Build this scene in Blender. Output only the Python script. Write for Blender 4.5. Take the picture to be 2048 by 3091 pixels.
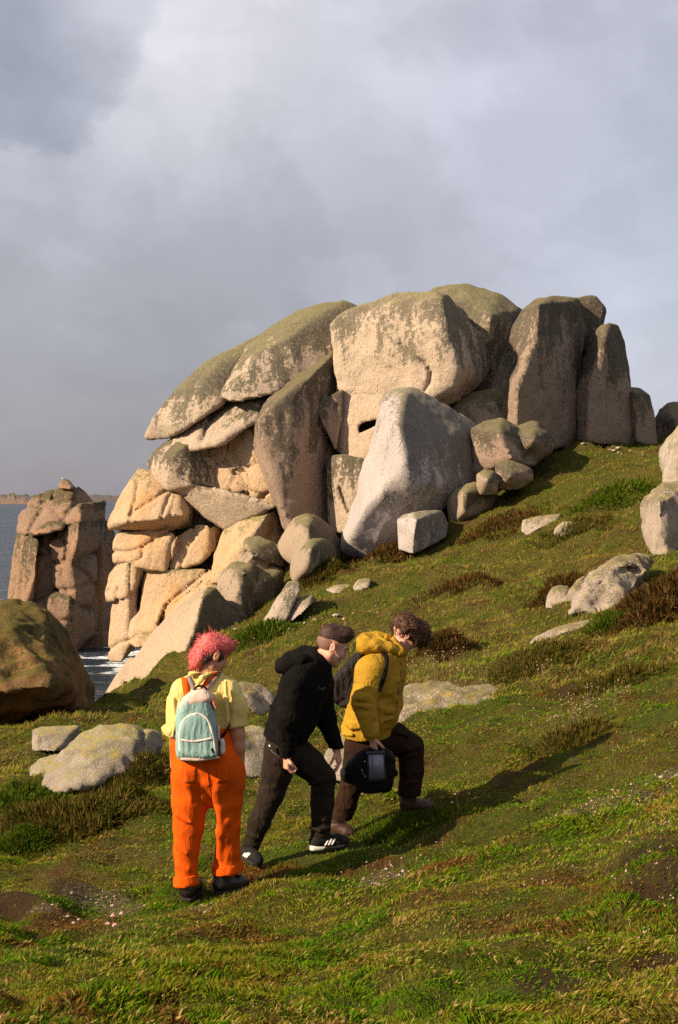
import bpy, bmesh, math, random
import numpy as np
from mathutils import Vector, Matrix

for _o in list(bpy.data.objects):
    bpy.data.objects.remove(_o)
SC = bpy.context.scene
COL = SC.collection
R = math.radians

# ------------------------------------------------------------------ camera
SEA_Z = 0.0
CAM_Z = 6.1                       # metres above the sea
F = 3091 * 50.0 / 36.0            # focal length in photograph pixels (50 mm on 36 mm)
CX, HY = 1024.0, 1508.0           # image centre column and sea horizon row of the photograph
cam_d = bpy.data.cameras.new('camera')
cam = bpy.data.objects.new('camera', cam_d)
COL.objects.link(cam)
cam.location = (0, 0, CAM_Z)
cam.rotation_euler = (R(90), 0, 0)
cam_d.sensor_fit = 'VERTICAL'
cam_d.sensor_height = 36.0
cam_d.lens = 50.0
cam_d.shift_y = -(3091 / 2 - HY) / 3091
cam_d.clip_start = 0.1
cam_d.clip_end = 60000
SC.camera = cam

# ------------------------------------------------------------------ light
SUN_AZ = math.atan2(0.88, 0.475)   # light travels towards +x and away from the camera
SUN_EL = R(29)
LDIR = Vector((math.sin(SUN_AZ) * math.cos(SUN_EL), math.cos(SUN_AZ) * math.cos(SUN_EL), -math.sin(SUN_EL)))
sun_d = bpy.data.lights.new('sun', 'SUN')
sun_d.energy = 5.0
sun_d.angle = R(0.6)
sun_d.color = (1.0, 0.815, 0.59)
sun = bpy.data.objects.new('sun', sun_d)
COL.objects.link(sun)
sun.rotation_euler = LDIR.to_track_quat('-Z', 'Y').to_euler()
sun.location = (-20, -15, 30)
SC.view_settings.view_transform = 'Standard'
SC.view_settings.look = 'None'
SC.view_settings.exposure = 0.85
SC.view_settings.gamma = 1.0
SC.cycles.max_bounces = 6
SC.cycles.diffuse_bounces = 3
SC.cycles.use_denoising = False


class NT:
    """Small helper round a node tree."""
    def __init__(self, nt):
        self.nt = nt
        nt.nodes.clear()

    def n(self, typ, **kw):
        nd = self.nt.nodes.new(typ)
        ins = kw.pop('ins', {})
        for k, v in kw.items():
            setattr(nd, k, v)
        for k, v in ins.items():
            s = nd.inputs[k]
            if hasattr(v, 'is_output') or isinstance(v, bpy.types.NodeSocket):
                self.nt.links.new(v, s)
            else:
                s.default_value = v
        return nd

    def math(self, op, a, b=0.0, c=None, clamp=False):
        nd = self.n('ShaderNodeMath', operation=op, use_clamp=clamp, ins={0: a, 1: b})
        if c is not None:
            if isinstance(c, bpy.types.NodeSocket):
                self.nt.links.new(c, nd.inputs[2])
            else:
                nd.inputs[2].default_value = c
        return nd.outputs[0]

    def vmath(self, op, a, b=(0, 0, 0), out=0):
        nd = self.n('ShaderNodeVectorMath', operation=op, ins={0: a, 1: b})
        return nd.outputs[out]

    def sstep(self, v, lo, hi, a=0.0, b=1.0):
        return self.n('ShaderNodeMapRange', interpolation_type='SMOOTHSTEP',
                      ins={'Value': v, 'From Min': lo, 'From Max': hi, 'To Min': a, 'To Max': b}).outputs[0]

    def noise(self, vec, scale, detail=4.0, rough=0.55, dist=0.0):
        return self.n('ShaderNodeTexNoise', ins={'Vector': vec, 'Scale': scale, 'Detail': detail,
                                                 'Roughness': rough, 'Distortion': dist}).outputs['Fac']

    def mix(self, fac, a, b, blend='MIX'):
        nd = self.n('ShaderNodeMix', data_type='RGBA', blend_type=blend)
        for s, v in ((nd.inputs[0], fac), (nd.inputs[6], a), (nd.inputs[7], b)):
            if isinstance(v, bpy.types.NodeSocket):
                self.nt.links.new(v, s)
            else:
                s.default_value = v if not isinstance(v, (tuple, list)) or len(v) == 4 else (*v, 1)
        return nd.outputs[2]

    def link(self, a, b):
        self.nt.links.new(a, b)


def srgb(r, g, b):
    f = lambda c: ((c / 255 + 0.055) / 1.055) ** 2.4 if c > 10 else c / 255 / 12.92
    return (f(r), f(g), f(b), 1)


# ------------------------------------------------------------------ world: broken cloud over a Nishita sky
world = bpy.data.worlds.new('World')
SC.world = world
world.use_nodes = True
t = NT(world.node_tree)
sky = t.n('ShaderNodeTexSky', sky_type='NISHITA')
sky.sun_disc = False
sky.sun_elevation = SUN_EL
sky.sun_rotation = math.atan2(-LDIR.x, -LDIR.y)
tc = t.n('ShaderNodeTexCoord').outputs['Generated']
sep = t.n('ShaderNodeSeparateXYZ', ins={0: tc})
flat = t.n('ShaderNodeMapping', ins={'Vector': tc, 'Scale': (1.0, 1.0, 1.35)}).outputs[0]
warp = t.n('ShaderNodeTexNoise', ins={'Vector': flat, 'Scale': 6.0, 'Detail': 7.0, 'Roughness': 0.62})
wv = t.vmath('SCALE', t.vmath('SUBTRACT', warp.outputs['Color'], (0.5, 0.5, 0.5)))
wv.node.inputs['Scale'].default_value = 0.085
warp2 = t.n('ShaderNodeTexNoise', ins={'Vector': flat, 'Scale': 26.0, 'Detail': 6.0, 'Roughness': 0.6})
wv2 = t.vmath('SCALE', t.vmath('SUBTRACT', warp2.outputs['Color'], (0.5, 0.5, 0.5)))
wv2.node.inputs['Scale'].default_value = 0.035
wdir = t.vmath('ADD', t.vmath('ADD', tc, wv), wv2)


def skydir(xd, yd):
    v = Vector(((xd - 784) / 3287.5, 1.0, (1154.5 - yd) / 3287.5))
    return tuple(v.normalized())


def blob(xd, yd, r0, r1):
    d = t.vmath('DISTANCE', wdir, skydir(xd, yd), out='Value')
    return t.sstep(d, r1 / 3287.5, r0 / 3287.5, 0.0, 1.0)


big = t.noise(flat, 3.2, 6.0, 0.58)
fine = t.noise(flat, 11.0, 7.0, 0.6)
elev = t.sstep(sep.outputs['Z'], -0.01, 0.30)
low = srgb(157, 153, 163)
mid = srgb(198, 197, 205)
cloud = t.mix(elev, low, mid)
side = t.sstep(sep.outputs['X'], -0.10, 0.24)
cloud = t.mix(t.math('MULTIPLY', side, 0.8), cloud, srgb(197, 199, 213))
# light and dark masses of the cloud deck
puff = t.sstep(t.n('ShaderNodeTexNoise', ins={'Vector': flat, 'Scale': 5.5, 'Detail': 9.0, 'Roughness': 0.56, 'Distortion': 0.25}).outputs['Fac'], 0.43, 0.61)
puff2 = t.sstep(t.n('ShaderNodeTexNoise', ins={'Vector': t.vmath('ADD', flat, (3.1, 1.7, 0.4)), 'Scale': 11.0, 'Detail': 9.0, 'Roughness': 0.55, 'Distortion': 0.2}).outputs['Fac'], 0.46, 0.58)
tone = t.math('ADD', t.math('MULTIPLY', t.math('SUBTRACT', big, 0.5), 0.40),
              t.math('MULTIPLY', t.math('SUBTRACT', fine, 0.5), 0.12))
tone = t.math('ADD', tone, t.math('MULTIPLY', t.math('SUBTRACT', puff, 0.5), 0.17))
tone = t.math('ADD', tone, t.math('MULTIPLY', t.math('SUBTRACT', puff2, 0.5), 0.05))
for (x, y, a, b, w) in ((60, 20, 272, 316, -0.05), (520, 60, 60, 620, 0.10), (230, 700, 520, 570, -0.030), (1220, 330, 130, 225, 0.045),
                        (790, 650, 80, 125, 0.05), (1560, 950, 60, 420, 0.05), (600, 330, 70, 150, -0.03)):
    tone = t.math('ADD', tone, t.math('MULTIPLY', blob(x, y, a, b), w * 1.9))
val = t.math('ADD', 1.0, tone)
cloud = t.mix(t.math('MULTIPLY', blob(60, 20, 272, 316), 0.55), cloud, srgb(160, 166, 184))
cloud = t.mix(t.math('MULTIPLY', blob(470, 40, 60, 420), 0.5), cloud, srgb(212, 210, 212))
cloud = t.vmath('SCALE', cloud)
t.link(val, cloud.node.inputs['Scale'])
cl10 = t.vmath('SCALE', cloud)
cl10.node.inputs['Scale'].default_value = 5.75
skyc = t.mix(0.90, sky.outputs[0], cl10)
bg = t.n('ShaderNodeBackground', ins={'Color': skyc, 'Strength': 0.1})
t.n('ShaderNodeOutputWorld', ins={'Surface': bg.outputs[0]})

# ------------------------------------------------------------------ geometry helpers
RNG = np.random.default_rng(7)
_perm = RNG.permutation(256).astype(np.int32)
_perm = np.concatenate([_perm, _perm, _perm])
_g = RNG.normal(size=(256, 3))
_g = (_g / np.linalg.norm(_g, axis=1, keepdims=True)).astype(np.float32)


def perlin(p):
    p = np.asarray(p, np.float32)
    i = np.floor(p).astype(np.int32)
    f = p - i
    i &= 255
    u = f * f * f * (f * (f * 6 - 15) + 10)
    out = 0
    for dx in (0, 1):
        wx = u[:, 0] if dx else 1 - u[:, 0]
        a = _perm[i[:, 0] + dx]
        for dy in (0, 1):
            wy = u[:, 1] if dy else 1 - u[:, 1]
            b = _perm[a + i[:, 1] + dy]
            for dz in (0, 1):
                wz = u[:, 2] if dz else 1 - u[:, 2]
                h = _perm[b + i[:, 2] + dz]
                g = _g[h]
                d = g[:, 0] * (f[:, 0] - dx) + g[:, 1] * (f[:, 1] - dy) + g[:, 2] * (f[:, 2] - dz)
                out = out + wx * wy * wz * d
    return out * 1.6


def fbm(p, octaves=4, gain=0.5):
    p = np.asarray(p, np.float32)
    s, a = 0, 1.0
    for k in range(octaves):
        s = s + a * perlin(p + 17.3 * k)
        p = p * 2.03
        a *= gain
    return s


def P(x, y, d):
    """World point seen at photograph pixel (x, y) at depth d metres."""
    return np.array((d * (x - CX) / F, d, CAM_Z + d * (HY - y) / F))


def make_mesh(name, V, faces, smooth=True):
    """faces: (n,3) or (n,4) index array."""
    V = np.asarray(V, np.float32)
    faces = np.asarray(faces, np.int32)
    m = bpy.data.meshes.new(name)
    m.vertices.add(len(V))
    m.vertices.foreach_set('co', V.ravel())
    k = faces.shape[1]
    m.loops.add(faces.size)
    m.loops.foreach_set('vertex_index', faces.ravel())
    m.polygons.add(len(faces))
    m.polygons.foreach_set('loop_start', np.arange(0, faces.size, k, dtype=np.int32))
    if smooth:
        m.polygons.foreach_set('use_smooth', np.ones(len(faces), bool))
    m.update(calc_edges=True)
    m.validate()
    return m


def link(name, mesh, mat=None, parent=None, loc=None):
    o = bpy.data.objects.new(name, mesh)
    COL.objects.link(o)
    if mesh is not None and mat is not None:
        mesh.materials.append(mat)
    if loc is not None:
        o.location = loc
    if parent is not None:
        o.parent = parent
    return o


def tag(o, label=None, cat=None, group=None, kind=None):
    for k, v in (('label', label), ('category', cat), ('group', group), ('kind', kind)):
        if v:
            o[k] = v
    return o


ORG = {}


def place(name, V, faces, mat, parent=None, smooth=True, base=None):
    """Mesh object from world-space vertices; origin at its base (or at the parent)."""
    V = np.asarray(V, float)
    if parent is not None:
        org = ORG.get(parent.name, np.array(parent.location))
    elif base is not None:
        org = np.asarray(base, float)
    else:
        org = np.array(((V[:, 0].min() + V[:, 0].max()) / 2, (V[:, 1].min() + V[:, 1].max()) / 2, V[:, 2].min()))
    m = make_mesh(name, V - org, faces, smooth)
    if parent is not None:
        o = link(name, m, mat, parent)
        o.location = (0, 0, 0)
    else:
        o = link(name, m, mat, None, org)
    ORG[o.name] = org
    return o


def surface_nets(f, org, h):
    """Quad mesh of the zero level of f on a grid (negative inside)."""
    ins = f < 0
    nx, ny, nz = f.shape
    c = ins[:-1, :-1, :-1].astype(np.int8)
    for (a, b, d) in ((1, 0, 0), (0, 1, 0), (0, 0, 1), (1, 1, 0), (1, 0, 1), (0, 1, 1), (1, 1, 1)):
        c = c + ins[a:nx - 1 + a, b:ny - 1 + b, d:nz - 1 + d]
    act = (c > 0) & (c < 8)
    I = np.argwhere(act)
    if len(I) == 0:
        return np.zeros((0, 3)), np.zeros((0, 4), int)
    idx = -np.ones(act.shape, np.int32)
    idx[act] = np.arange(len(I))
    corners = [(0, 0, 0), (1, 0, 0), (0, 1, 0), (1, 1, 0), (0, 0, 1), (1, 0, 1), (0, 1, 1), (1, 1, 1)]
    vals = np.stack([f[I[:, 0] + a, I[:, 1] + b, I[:, 2] + d] for a, b, d in corners], 1)
    cp = np.array(corners, float)
    s = np.zeros((len(I), 3))
    n = np.zeros(len(I))
    for a in range(8):
        for b in range(a + 1, 8):
            if abs(cp[a] - cp[b]).sum() != 1:
                continue
            va, vb = vals[:, a], vals[:, b]
            x = (va < 0) != (vb < 0)
            tt = np.where(x, va / np.where(x, va - vb, 1), 0)
            s += np.where(x[:, None], cp[a] + tt[:, None] * (cp[b] - cp[a]), 0)
            n += x
    V = (I + s / n[:, None]) * h + np.asarray(org)
    Fs = []
    # edges along each axis
    for ax in range(3):
        o1, o2 = [(1, 2), (2, 0), (0, 1)][ax]
        lo = [slice(None)] * 3
        hi = [slice(None)] * 3
        lo[ax] = slice(0, -1)
        hi[ax] = slice(1, None)
        A, B = ins[tuple(lo)], ins[tuple(hi)]
        E = np.argwhere(A != B)
        E = E[(E[:, o1] > 0) & (E[:, o2] > 0) & (E[:, o1] < f.shape[o1] - 1) & (E[:, o2] < f.shape[o2] - 1)]
        if len(E) == 0:
            continue
        d1 = np.zeros(3, int); d1[o1] = 1
        d2 = np.zeros(3, int); d2[o2] = 1
        q = [E - d1 - d2, E - d2, E, E - d1]
        q = np.stack([idx[w[:, 0], w[:, 1], w[:, 2]] for w in q], 1)
        flip = ~A[E[:, 0], E[:, 1], E[:, 2]]
        q[flip] = q[flip][:, ::-1]
        Fs.append(q)
    Q = np.concatenate(Fs)
    Q = Q[(Q >= 0).all(1)]
    return V, Q


def vnormals(V, Q):
    a, b, c, d = (V[Q[:, k]] for k in range(4))
    n = np.cross(c - a, d - b)
    N = np.zeros_like(V)
    for k in range(4):
        for ax in range(3):
            N[:, ax] += np.bincount(Q[:, k], n[:, ax], len(V))
    return N / np.maximum(np.linalg.norm(N, axis=1, keepdims=True), 1e-9)


def blur(f, r, passes=2):
    if r < 1:
        return f
    for _ in range(passes):
        for ax in range(3):
            pad = [(0, 0)] * 3
            pad[ax] = (r + 1, r)
            c = np.cumsum(np.pad(f, pad, mode='edge'), axis=ax, dtype=np.float64)
            n = f.shape[ax]
            a = [slice(None)] * 3
            b = [slice(None)] * 3
            a[ax] = slice(2 * r + 1, 2 * r + 1 + n)
            b[ax] = slice(0, n)
            f = ((c[tuple(a)] - c[tuple(b)]) / (2 * r + 1)).astype(np.float32)
    return f


def hull_planes(pts):
    bm = bmesh.new()
    for p in pts:
        bm.verts.new(p)
    bmesh.ops.convex_hull(bm, input=bm.verts)
    bm.normal_update()
    pl = {}
    cen = np.mean(pts, axis=0)
    for f in bm.faces:
        n = np.array(f.normal)
        if np.linalg.norm(n) < 0.5:
            continue
        c = float(np.dot(n, f.verts[0].co))
        if np.dot(n, cen) > c:
            n, c = -n, -c
        pl[tuple(np.round(np.append(n, c), 2))] = (n, c)
    bm.free()
    return list(pl.values())


class ZC:
    """Coordinates read off an enlargement of the photograph: origin and scale."""
    def __init__(self, x0, y0, s):
        self.a = (x0, y0, s)

    def __call__(self, p):
        x0, y0, s = self.a
        return (x0 + p[0] / s, y0 + p[1] / s) + tuple(p[2:])


# ------------------------------------------------------------------ surface materials
def new_mat(name):
    m = bpy.data.materials.new(name)
    m.use_nodes = True
    return m, NT(m.node_tree)


def finish(t, color, rough=0.9, bump=None, spec=0.2, **extra):
    b = t.n('ShaderNodeBsdfPrincipled')
    for k, v in (('Base Color', color), ('Roughness', rough), ('Specular IOR Level', spec)):
        if isinstance(v, bpy.types.NodeSocket):
            t.link(v, b.inputs[k])
        else:
            b.inputs[k].default_value = v
    for k, v in extra.items():
        b.inputs[k.replace('_', ' ')].default_value = v
    if bump is not None:
        t.link(bump, b.inputs['Normal'])
    t.n('ShaderNodeOutputMaterial', ins={'Surface': b.outputs[0]})
    return b


def mat_rock(name, base, base2, lich, lich2, cover, s=1.0, stain=None, stain_amt=0.0, yellow=0.0, rel=1.0, top=0.35,
             speck=1.0, side=0.0):
    cover += 0.17
    top *= 0.6
    base, base2, lich, lich2 = (tuple(0.88 * v for v in c[:3]) + (1,) for c in (base, base2, lich, lich2))
    """Granite: warm crystal base, iron staining, and a lichen coat thickest on the weathered upper parts."""
    m, t = new_mat(name)
    geo = t.n('ShaderNodeNewGeometry')
    pos, nor = geo.outputs['Position'], geo.outputs['Normal']
    gz = t.n('ShaderNodeSeparateXYZ', ins={0: t.n('ShaderNodeTexCoord').outputs['Generated']}).outputs[2]
    nsep = t.n('ShaderNodeSeparateXYZ', ins={0: nor})
    nz, nx = nsep.outputs[2], nsep.outputs[0]
    streak = t.n('ShaderNodeMapping', ins={'Vector': pos, 'Scale': (1.0, 1.0, 0.33)}).outputs[0]
    n1 = t.noise(pos, 0.55 * s, 5, 0.6)
    n2 = t.noise(streak, 1.7 * s, 8, 0.68)
    n3 = t.noise(pos, 9.0 * s, 6, 0.75)
    n4 = t.noise(pos, 34.0 * s, 3, 0.7)
    col = t.mix(t.sstep(n1, 0.35, 0.65), base, base2)
    col = t.mix(t.sstep(n3, 0.3, 0.75, 0.0, 0.5), col, (base[0] * 0.55, base[1] * 0.52, base[2] * 0.5, 1))
    if stain:
        st = t.noise(streak, 0.9 * s, 6, 0.65)
        col = t.mix(t.sstep(st, 0.62 - 0.25 * stain_amt, 0.80 - 0.25 * stain_amt, 0.0, 0.85), col, stain)
    # lichen: more towards the top and on upward faces, ragged edge
    k = t.math('ADD', t.math('MULTIPLY', gz, 0.9), t.math('MULTIPLY', nz, top))
    if side:
        k = t.math('ADD', k, t.math('MULTIPLY', nx, side))
    k = t.math('ADD', k, t.math('MULTIPLY', t.math('SUBTRACT', n2, 0.5), 2.2))
    k = t.math('ADD', k, t.math('MULTIPLY', t.math('SUBTRACT', n3, 0.5), 1.7 * speck))
    lm = t.sstep(k, 1.02 - cover, 1.20 - cover)
    lc = t.mix(t.sstep(n3, 0.46, 0.70), lich2, lich)
    lc = t.mix(t.sstep(nz, 0.45, 0.95, 0.0, 0.55), lc, (lich[0] * 1.12, lich[1] * 1.10, lich[2] * 0.66, 1))
    col = t.mix(t.math('MULTIPLY', lm, 0.92), col, lc)
    if yellow:
        ym = t.sstep(t.math('ADD', t.noise(pos, 2.6 * s, 7, 0.7), t.math('MULTIPLY', nz, 0.16)), 0.76 - yellow * 0.2, 0.82 - yellow * 0.2)
        col = t.mix(t.math('MULTIPLY', ym, 0.85), col, (0.42, 0.30, 0.05, 1))
    # crystals
    v = t.sstep(n4, 0.25, 0.75, 0.86, 1.12)
    sc = t.vmath('SCALE', col)
    t.link(v, sc.node.inputs['Scale'])
    h = t.math('ADD', t.math('MULTIPLY', n3, 0.6), t.math('MULTIPLY', n4, 0.25))
    h = t.math('ADD', h, t.math('MULTIPLY', n2, 0.8))
    bp = t.n('ShaderNodeBump', ins={'Height': h, 'Strength': 0.85 * rel, 'Distance': 0.16 / s}).outputs[0]
    finish(t, sc, 0.92, bp, 0.12)
    return m


TAN, TAN2 = (0.57, 0.44, 0.325, 1), (0.50, 0.40, 0.305, 1)
ORANGE = (0.54, 0.285, 0.12, 1)
OLIVE, DARKL = (0.205, 0.180, 0.120, 1), (0.080, 0.068, 0.046, 1)
GREYL = (0.34, 0.31, 0.24, 1)
M_TOR = mat_rock('granite_lichened', TAN, TAN2, OLIVE, DARKL, 0.32, 1.0, ORANGE, 0.0)
M_TORBLOCK = mat_rock('granite_block', (0.63, 0.495, 0.37, 1), TAN, (0.33, 0.295, 0.215, 1), (0.15, 0.125, 0.085, 1), 0.46, 1.0, ORANGE, -0.1, top=0.2, side=0.15)
M_CAP = mat_rock('granite_cap', TAN2, TAN, (0.27, 0.245, 0.17, 1), (0.105, 0.092, 0.062, 1), 0.62, 1.0)
M_CLIFF = mat_rock('granite_cliff', (0.63, 0.43, 0.25, 1), (0.60, 0.44, 0.295, 1), (0.33, 0.30, 0.17, 1), (0.22, 0.19, 0.10, 1), -0.12, 1.0, ORANGE, 0.5, top=0.5)
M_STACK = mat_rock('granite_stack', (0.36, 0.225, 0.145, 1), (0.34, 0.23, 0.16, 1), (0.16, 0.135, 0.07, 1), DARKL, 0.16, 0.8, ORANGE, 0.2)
M_FRESH = mat_rock('granite_fresh', (0.62, 0.475, 0.345, 1), TAN, (0.33, 0.295, 0.215, 1), (0.17, 0.14, 0.095, 1), -0.12, 1.0, ORANGE, 0.1)
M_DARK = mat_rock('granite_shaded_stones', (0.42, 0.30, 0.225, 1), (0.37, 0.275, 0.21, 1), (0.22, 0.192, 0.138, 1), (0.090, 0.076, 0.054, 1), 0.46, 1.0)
M_WHITE = mat_rock('granite_pale', (0.54, 0.475, 0.445, 1), (0.49, 0.43, 0.405, 1), (0.30, 0.27, 0.235, 1), (0.16, 0.14, 0.115, 1), 0.36, 1.7, top=0.1, speck=1.7, side=0.38)
M_BOULDER = mat_rock('granite_round', (0.43, 0.33, 0.235, 1), (0.38, 0.30, 0.22, 1), (0.25, 0.215, 0.145, 1), (0.10, 0.085, 0.055, 1), 0.32, 1.6, side=0.35)
M_SLAB = mat_rock('granite_slab', (0.54, 0.41, 0.28, 1), (0.50, 0.385, 0.27, 1), (0.20, 0.17, 0.10, 1), (0.085, 0.07, 0.04, 1), 0.12, 1.5, ORANGE, -0.05, side=1.0)
M_MOSSY = mat_rock('granite_mossy', (0.27, 0.15, 0.058, 1), (0.17, 0.10, 0.045, 1), (0.15, 0.122, 0.040, 1), (0.042, 0.033, 0.014, 1), 0.22, 2.0, (0.36, 0.16, 0.03, 1), 0.25)
M_NEAR = mat_rock('granite_field', (0.54, 0.46, 0.37, 1), (0.45, 0.37, 0.30, 1), (0.50, 0.45, 0.35, 1), (0.22, 0.18, 0.13, 1), 0.34, 4.0, yellow=0.42, speck=1.4, rel=1.5)
M_PALE = mat_rock('granite_pale_field', (0.53, 0.44, 0.35, 1), (0.46, 0.37, 0.29, 1), (0.30, 0.26, 0.18, 1), (0.14, 0.11, 0.07, 1), 0.22, 3.0, yellow=0.35, speck=1.5, rel=1.3)


# ------------------------------------------------------------------ terrain
_ctl = []
DS = ZC(0, 0, 0.765625)
for (x, y, d) in (
        (0, 2367, 4.6), (500, 2367, 4.5), (1000, 2367, 4.25), (1568, 2367, 4.0),
        (0, 2230, 6.2), (784, 2230, 5.6), (1568, 2230, 4.8),
        (0, 2085, 8.5), (430, 2085, 8.6), (520, 2062, 8.75), (760, 2085, 8.0), (1100, 2085, 6.6), (1568, 2085, 5.6),
        (575, 1992, 9.25), (760, 1962, 9.35), (790, 1925, 10.0), (950, 1868, 10.15), (1150, 1940, 8.6), (1568, 1900, 7.2),
        (1350, 1800, 9.6), (1150, 1780, 11.0),
        (0, 1960, 11.2), (260, 1960, 10.6), (0, 1830, 14.2), (260, 1830, 13.6), (470, 1830, 12.4), (600, 1760, 14.0),
        (0, 1700, 21.0), (100, 1680, 23.5), (250, 1645, 25.5), (370, 1600, 26.5), (560, 1640, 20.0), (580, 1560, 24.0),
        (600, 1480, 29.0), (700, 1520, 24.0), (700, 1400, 32.0), (790, 1300, 36.5), (900, 1262, 38.0), (1010, 1235, 38.5),
        (1150, 1150, 38.6), (1240, 1060, 40.6), (1300, 1022, 41.8), (1450, 1024, 42.0), (1568, 1030, 42.0),
        (1000, 1400, 26.5), (1000, 1550, 17.5), (1000, 1650, 14.2), (1200, 1300, 31.0), (1200, 1450, 21.5), (1200, 1620, 14.2),
        (1400, 1250, 29.5), (1400, 1130, 35.5), (1400, 1400, 21.5), (1400, 1600, 13.2), (1568, 1660, 10.8), (1568, 1450, 16.5),
        (1568, 1320, 22.5), (1568, 1200, 30.0)):
    p = P(*DS((x, y)), d)
    _ctl.append((p[0], p[1], p[2] - CAM_Z))
# ground outside the picture and the drop to the shore
_ctl += [(-3, 2.0, -1.55), (0, 1.5, -1.5), (3, 2.0, -1.3), (-8, 6, -2.6), (8, 5, -0.6), (-12, 12, -3.4), (12, 12, 0.6), (16, 30, 3.0), (22, 45, 4.0),
         (-13, 20, -4.6), (-10, 28, -6.0), (-7.5, 30, -5.6), (-5.5, 33, -4.8), (-3.0, 36, -3.3), (-9.5, 36, -7.6), (-14, 36, -9.0),
         (-6, 42, -6.2), (-12, 45, -9.5), (-4, 46, -3.5), (-10, 60, -10), (-25, 30, -10), (-25, 60, -12), (0, 47, -1.0), (3, 49, 1.0), (8, 52, 1.2),
         (0, 60, -6), (9, 64, -6), (20, 60, -2), (-20, 80, -13), (10, 85, -12), (30, 80, -9)]
_ctl = np.array(_ctl)


def _tuv(X, Y):
    Yc = np.maximum(Y, 0.6)
    return np.stack([2.2 * X / (Yc + 1.5), 1.6 * np.log(Yc + 1.5)], -1)


def _tps(r):
    return r * r * np.log(r + 1e-6)


_uv = _tuv(_ctl[:, 0], _ctl[:, 1])
_n = len(_uv)
_K = _tps(np.linalg.norm(_uv[:, None] - _uv[None], axis=2)) + 0.012 * np.eye(_n)
_A = np.zeros((_n + 3, _n + 3))
_A[:_n, :_n] = _K
_A[:_n, _n] = 1
_A[:_n, _n + 1:] = _uv
_A[_n:, :_n] = _A[:_n, _n:].T
_w = np.linalg.solve(_A, np.append(_ctl[:, 2], (0, 0, 0)))


def base_height(X, Y):
    X, Y = np.asarray(X, float).ravel(), np.asarray(Y, float).ravel()
    q = _tuv(X, Y)
    out = np.empty(len(X))
    for s in range(0, len(X), 40000):
        e = q[s:s + 40000]
        k = _tps(np.linalg.norm(e[:, None] - _uv[None], axis=2))
        out[s:s + 40000] = k @ _w[:_n] + _w[_n] + e @ _w[_n + 1:]
    return CAM_Z + np.clip(out, -14, 6)


def bumps(X, Y):
    p = np.stack([X, Y, np.zeros_like(X)], -1)
    far = np.clip((Y - 6) / 20, 0, 1)
    # hummocks: rounded tops, sharp little hollows
    b1 = np.abs(perlin(p * 0.9 + 3.1))
    b2 = np.abs(perlin(p * 2.3 + 8.7))
    b3 = perlin(p * 6.0 + 1.7)
    amp = 0.55 + 0.45 * np.clip(perlin(p * 0.35 + 40) + 0.3, 0, 1)
    h = 0.19 * (b1 - 0.25) * amp + 0.135 * (b2 - 0.25) * amp + 0.026 * b3 + 0.05 * perlin(p * 1.6 + 20) + far * 0.22 * perlin(p * 0.33 + 5.5)
    feet = 1.0
    for (fx, fy) in FEET:
        feet = feet * (1 - 0.9 * np.exp(-(((X - fx) ** 2 + (Y - fy) ** 2) / 0.10)))
    h = h * (1 + 0.9 * far)
    return h * feet - 0.022 * (1 - feet)


FEET = [tuple(P(x, y, d)[:2]) for (x, y, d) in ((558, 2720, 8.55), (690, 2690, 8.75), (750, 2600, 9.2), (1000, 2560, 9.35),
                                                  (1030, 2515, 9.95), (1245, 2440, 10.1))]

NA, NR = 310, 390
_ang = np.linspace(R(-62), R(62), NA)
_ang = _ang * 0.42 + 0.58 * np.sign(_ang) * (np.abs(_ang) / R(62)) ** 2.2 * R(62)
_rad = np.exp(np.linspace(math.log(1.2), math.log(95), NR))
_RR, _AA = np.meshgrid(_rad, _ang, indexing='ij')
TX, TY = _RR * np.sin(_AA), _RR * np.cos(_AA)
TZ = (base_height(TX, TY) + bumps(TX.ravel(), TY.ravel())).reshape(TX.shape)


def ground(X, Y):
    """Height of the terrain mesh by bilinear lookup."""
    X, Y = np.asarray(X, float), np.asarray(Y, float)
    r = np.clip(np.hypot(X, Y), 1.21, 94)
    a = np.clip(np.arctan2(X, Y), R(-61.9), R(61.9))
    i = np.clip(np.searchsorted(_rad, r) - 1, 0, NR - 2)
    j = np.clip(np.searchsorted(_ang, a) - 1, 0, NA - 2)
    u = (r - _rad[i]) / (_rad[i + 1] - _rad[i])
    v = (a - _ang[j]) / (_ang[j + 1] - _ang[j])
    return (TZ[i, j] * (1 - u) * (1 - v) + TZ[i + 1, j] * u * (1 - v) + TZ[i, j + 1] * (1 - u) * v + TZ[i + 1, j + 1] * u * v)


def patch_nodes(t, pos):
    """Patches of the sward, shared by the soil sheet and the blades growing on it: 0 lush green .. 1 dry / brown."""
    pos = t.vmath('ADD', pos, (31.0, 17.0, 5.0))
    n = t.noise(pos, 0.6, 5, 0.62, 0.4)
    m = t.noise(pos, 2.6, 6, 0.68, 0.3)
    return t.math('ADD', t.math('MULTIPLY', n, 0.5), t.math('MULTIPLY', m, 0.5)), t.noise(pos, 1.25, 7, 0.72, 0.6)


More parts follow.
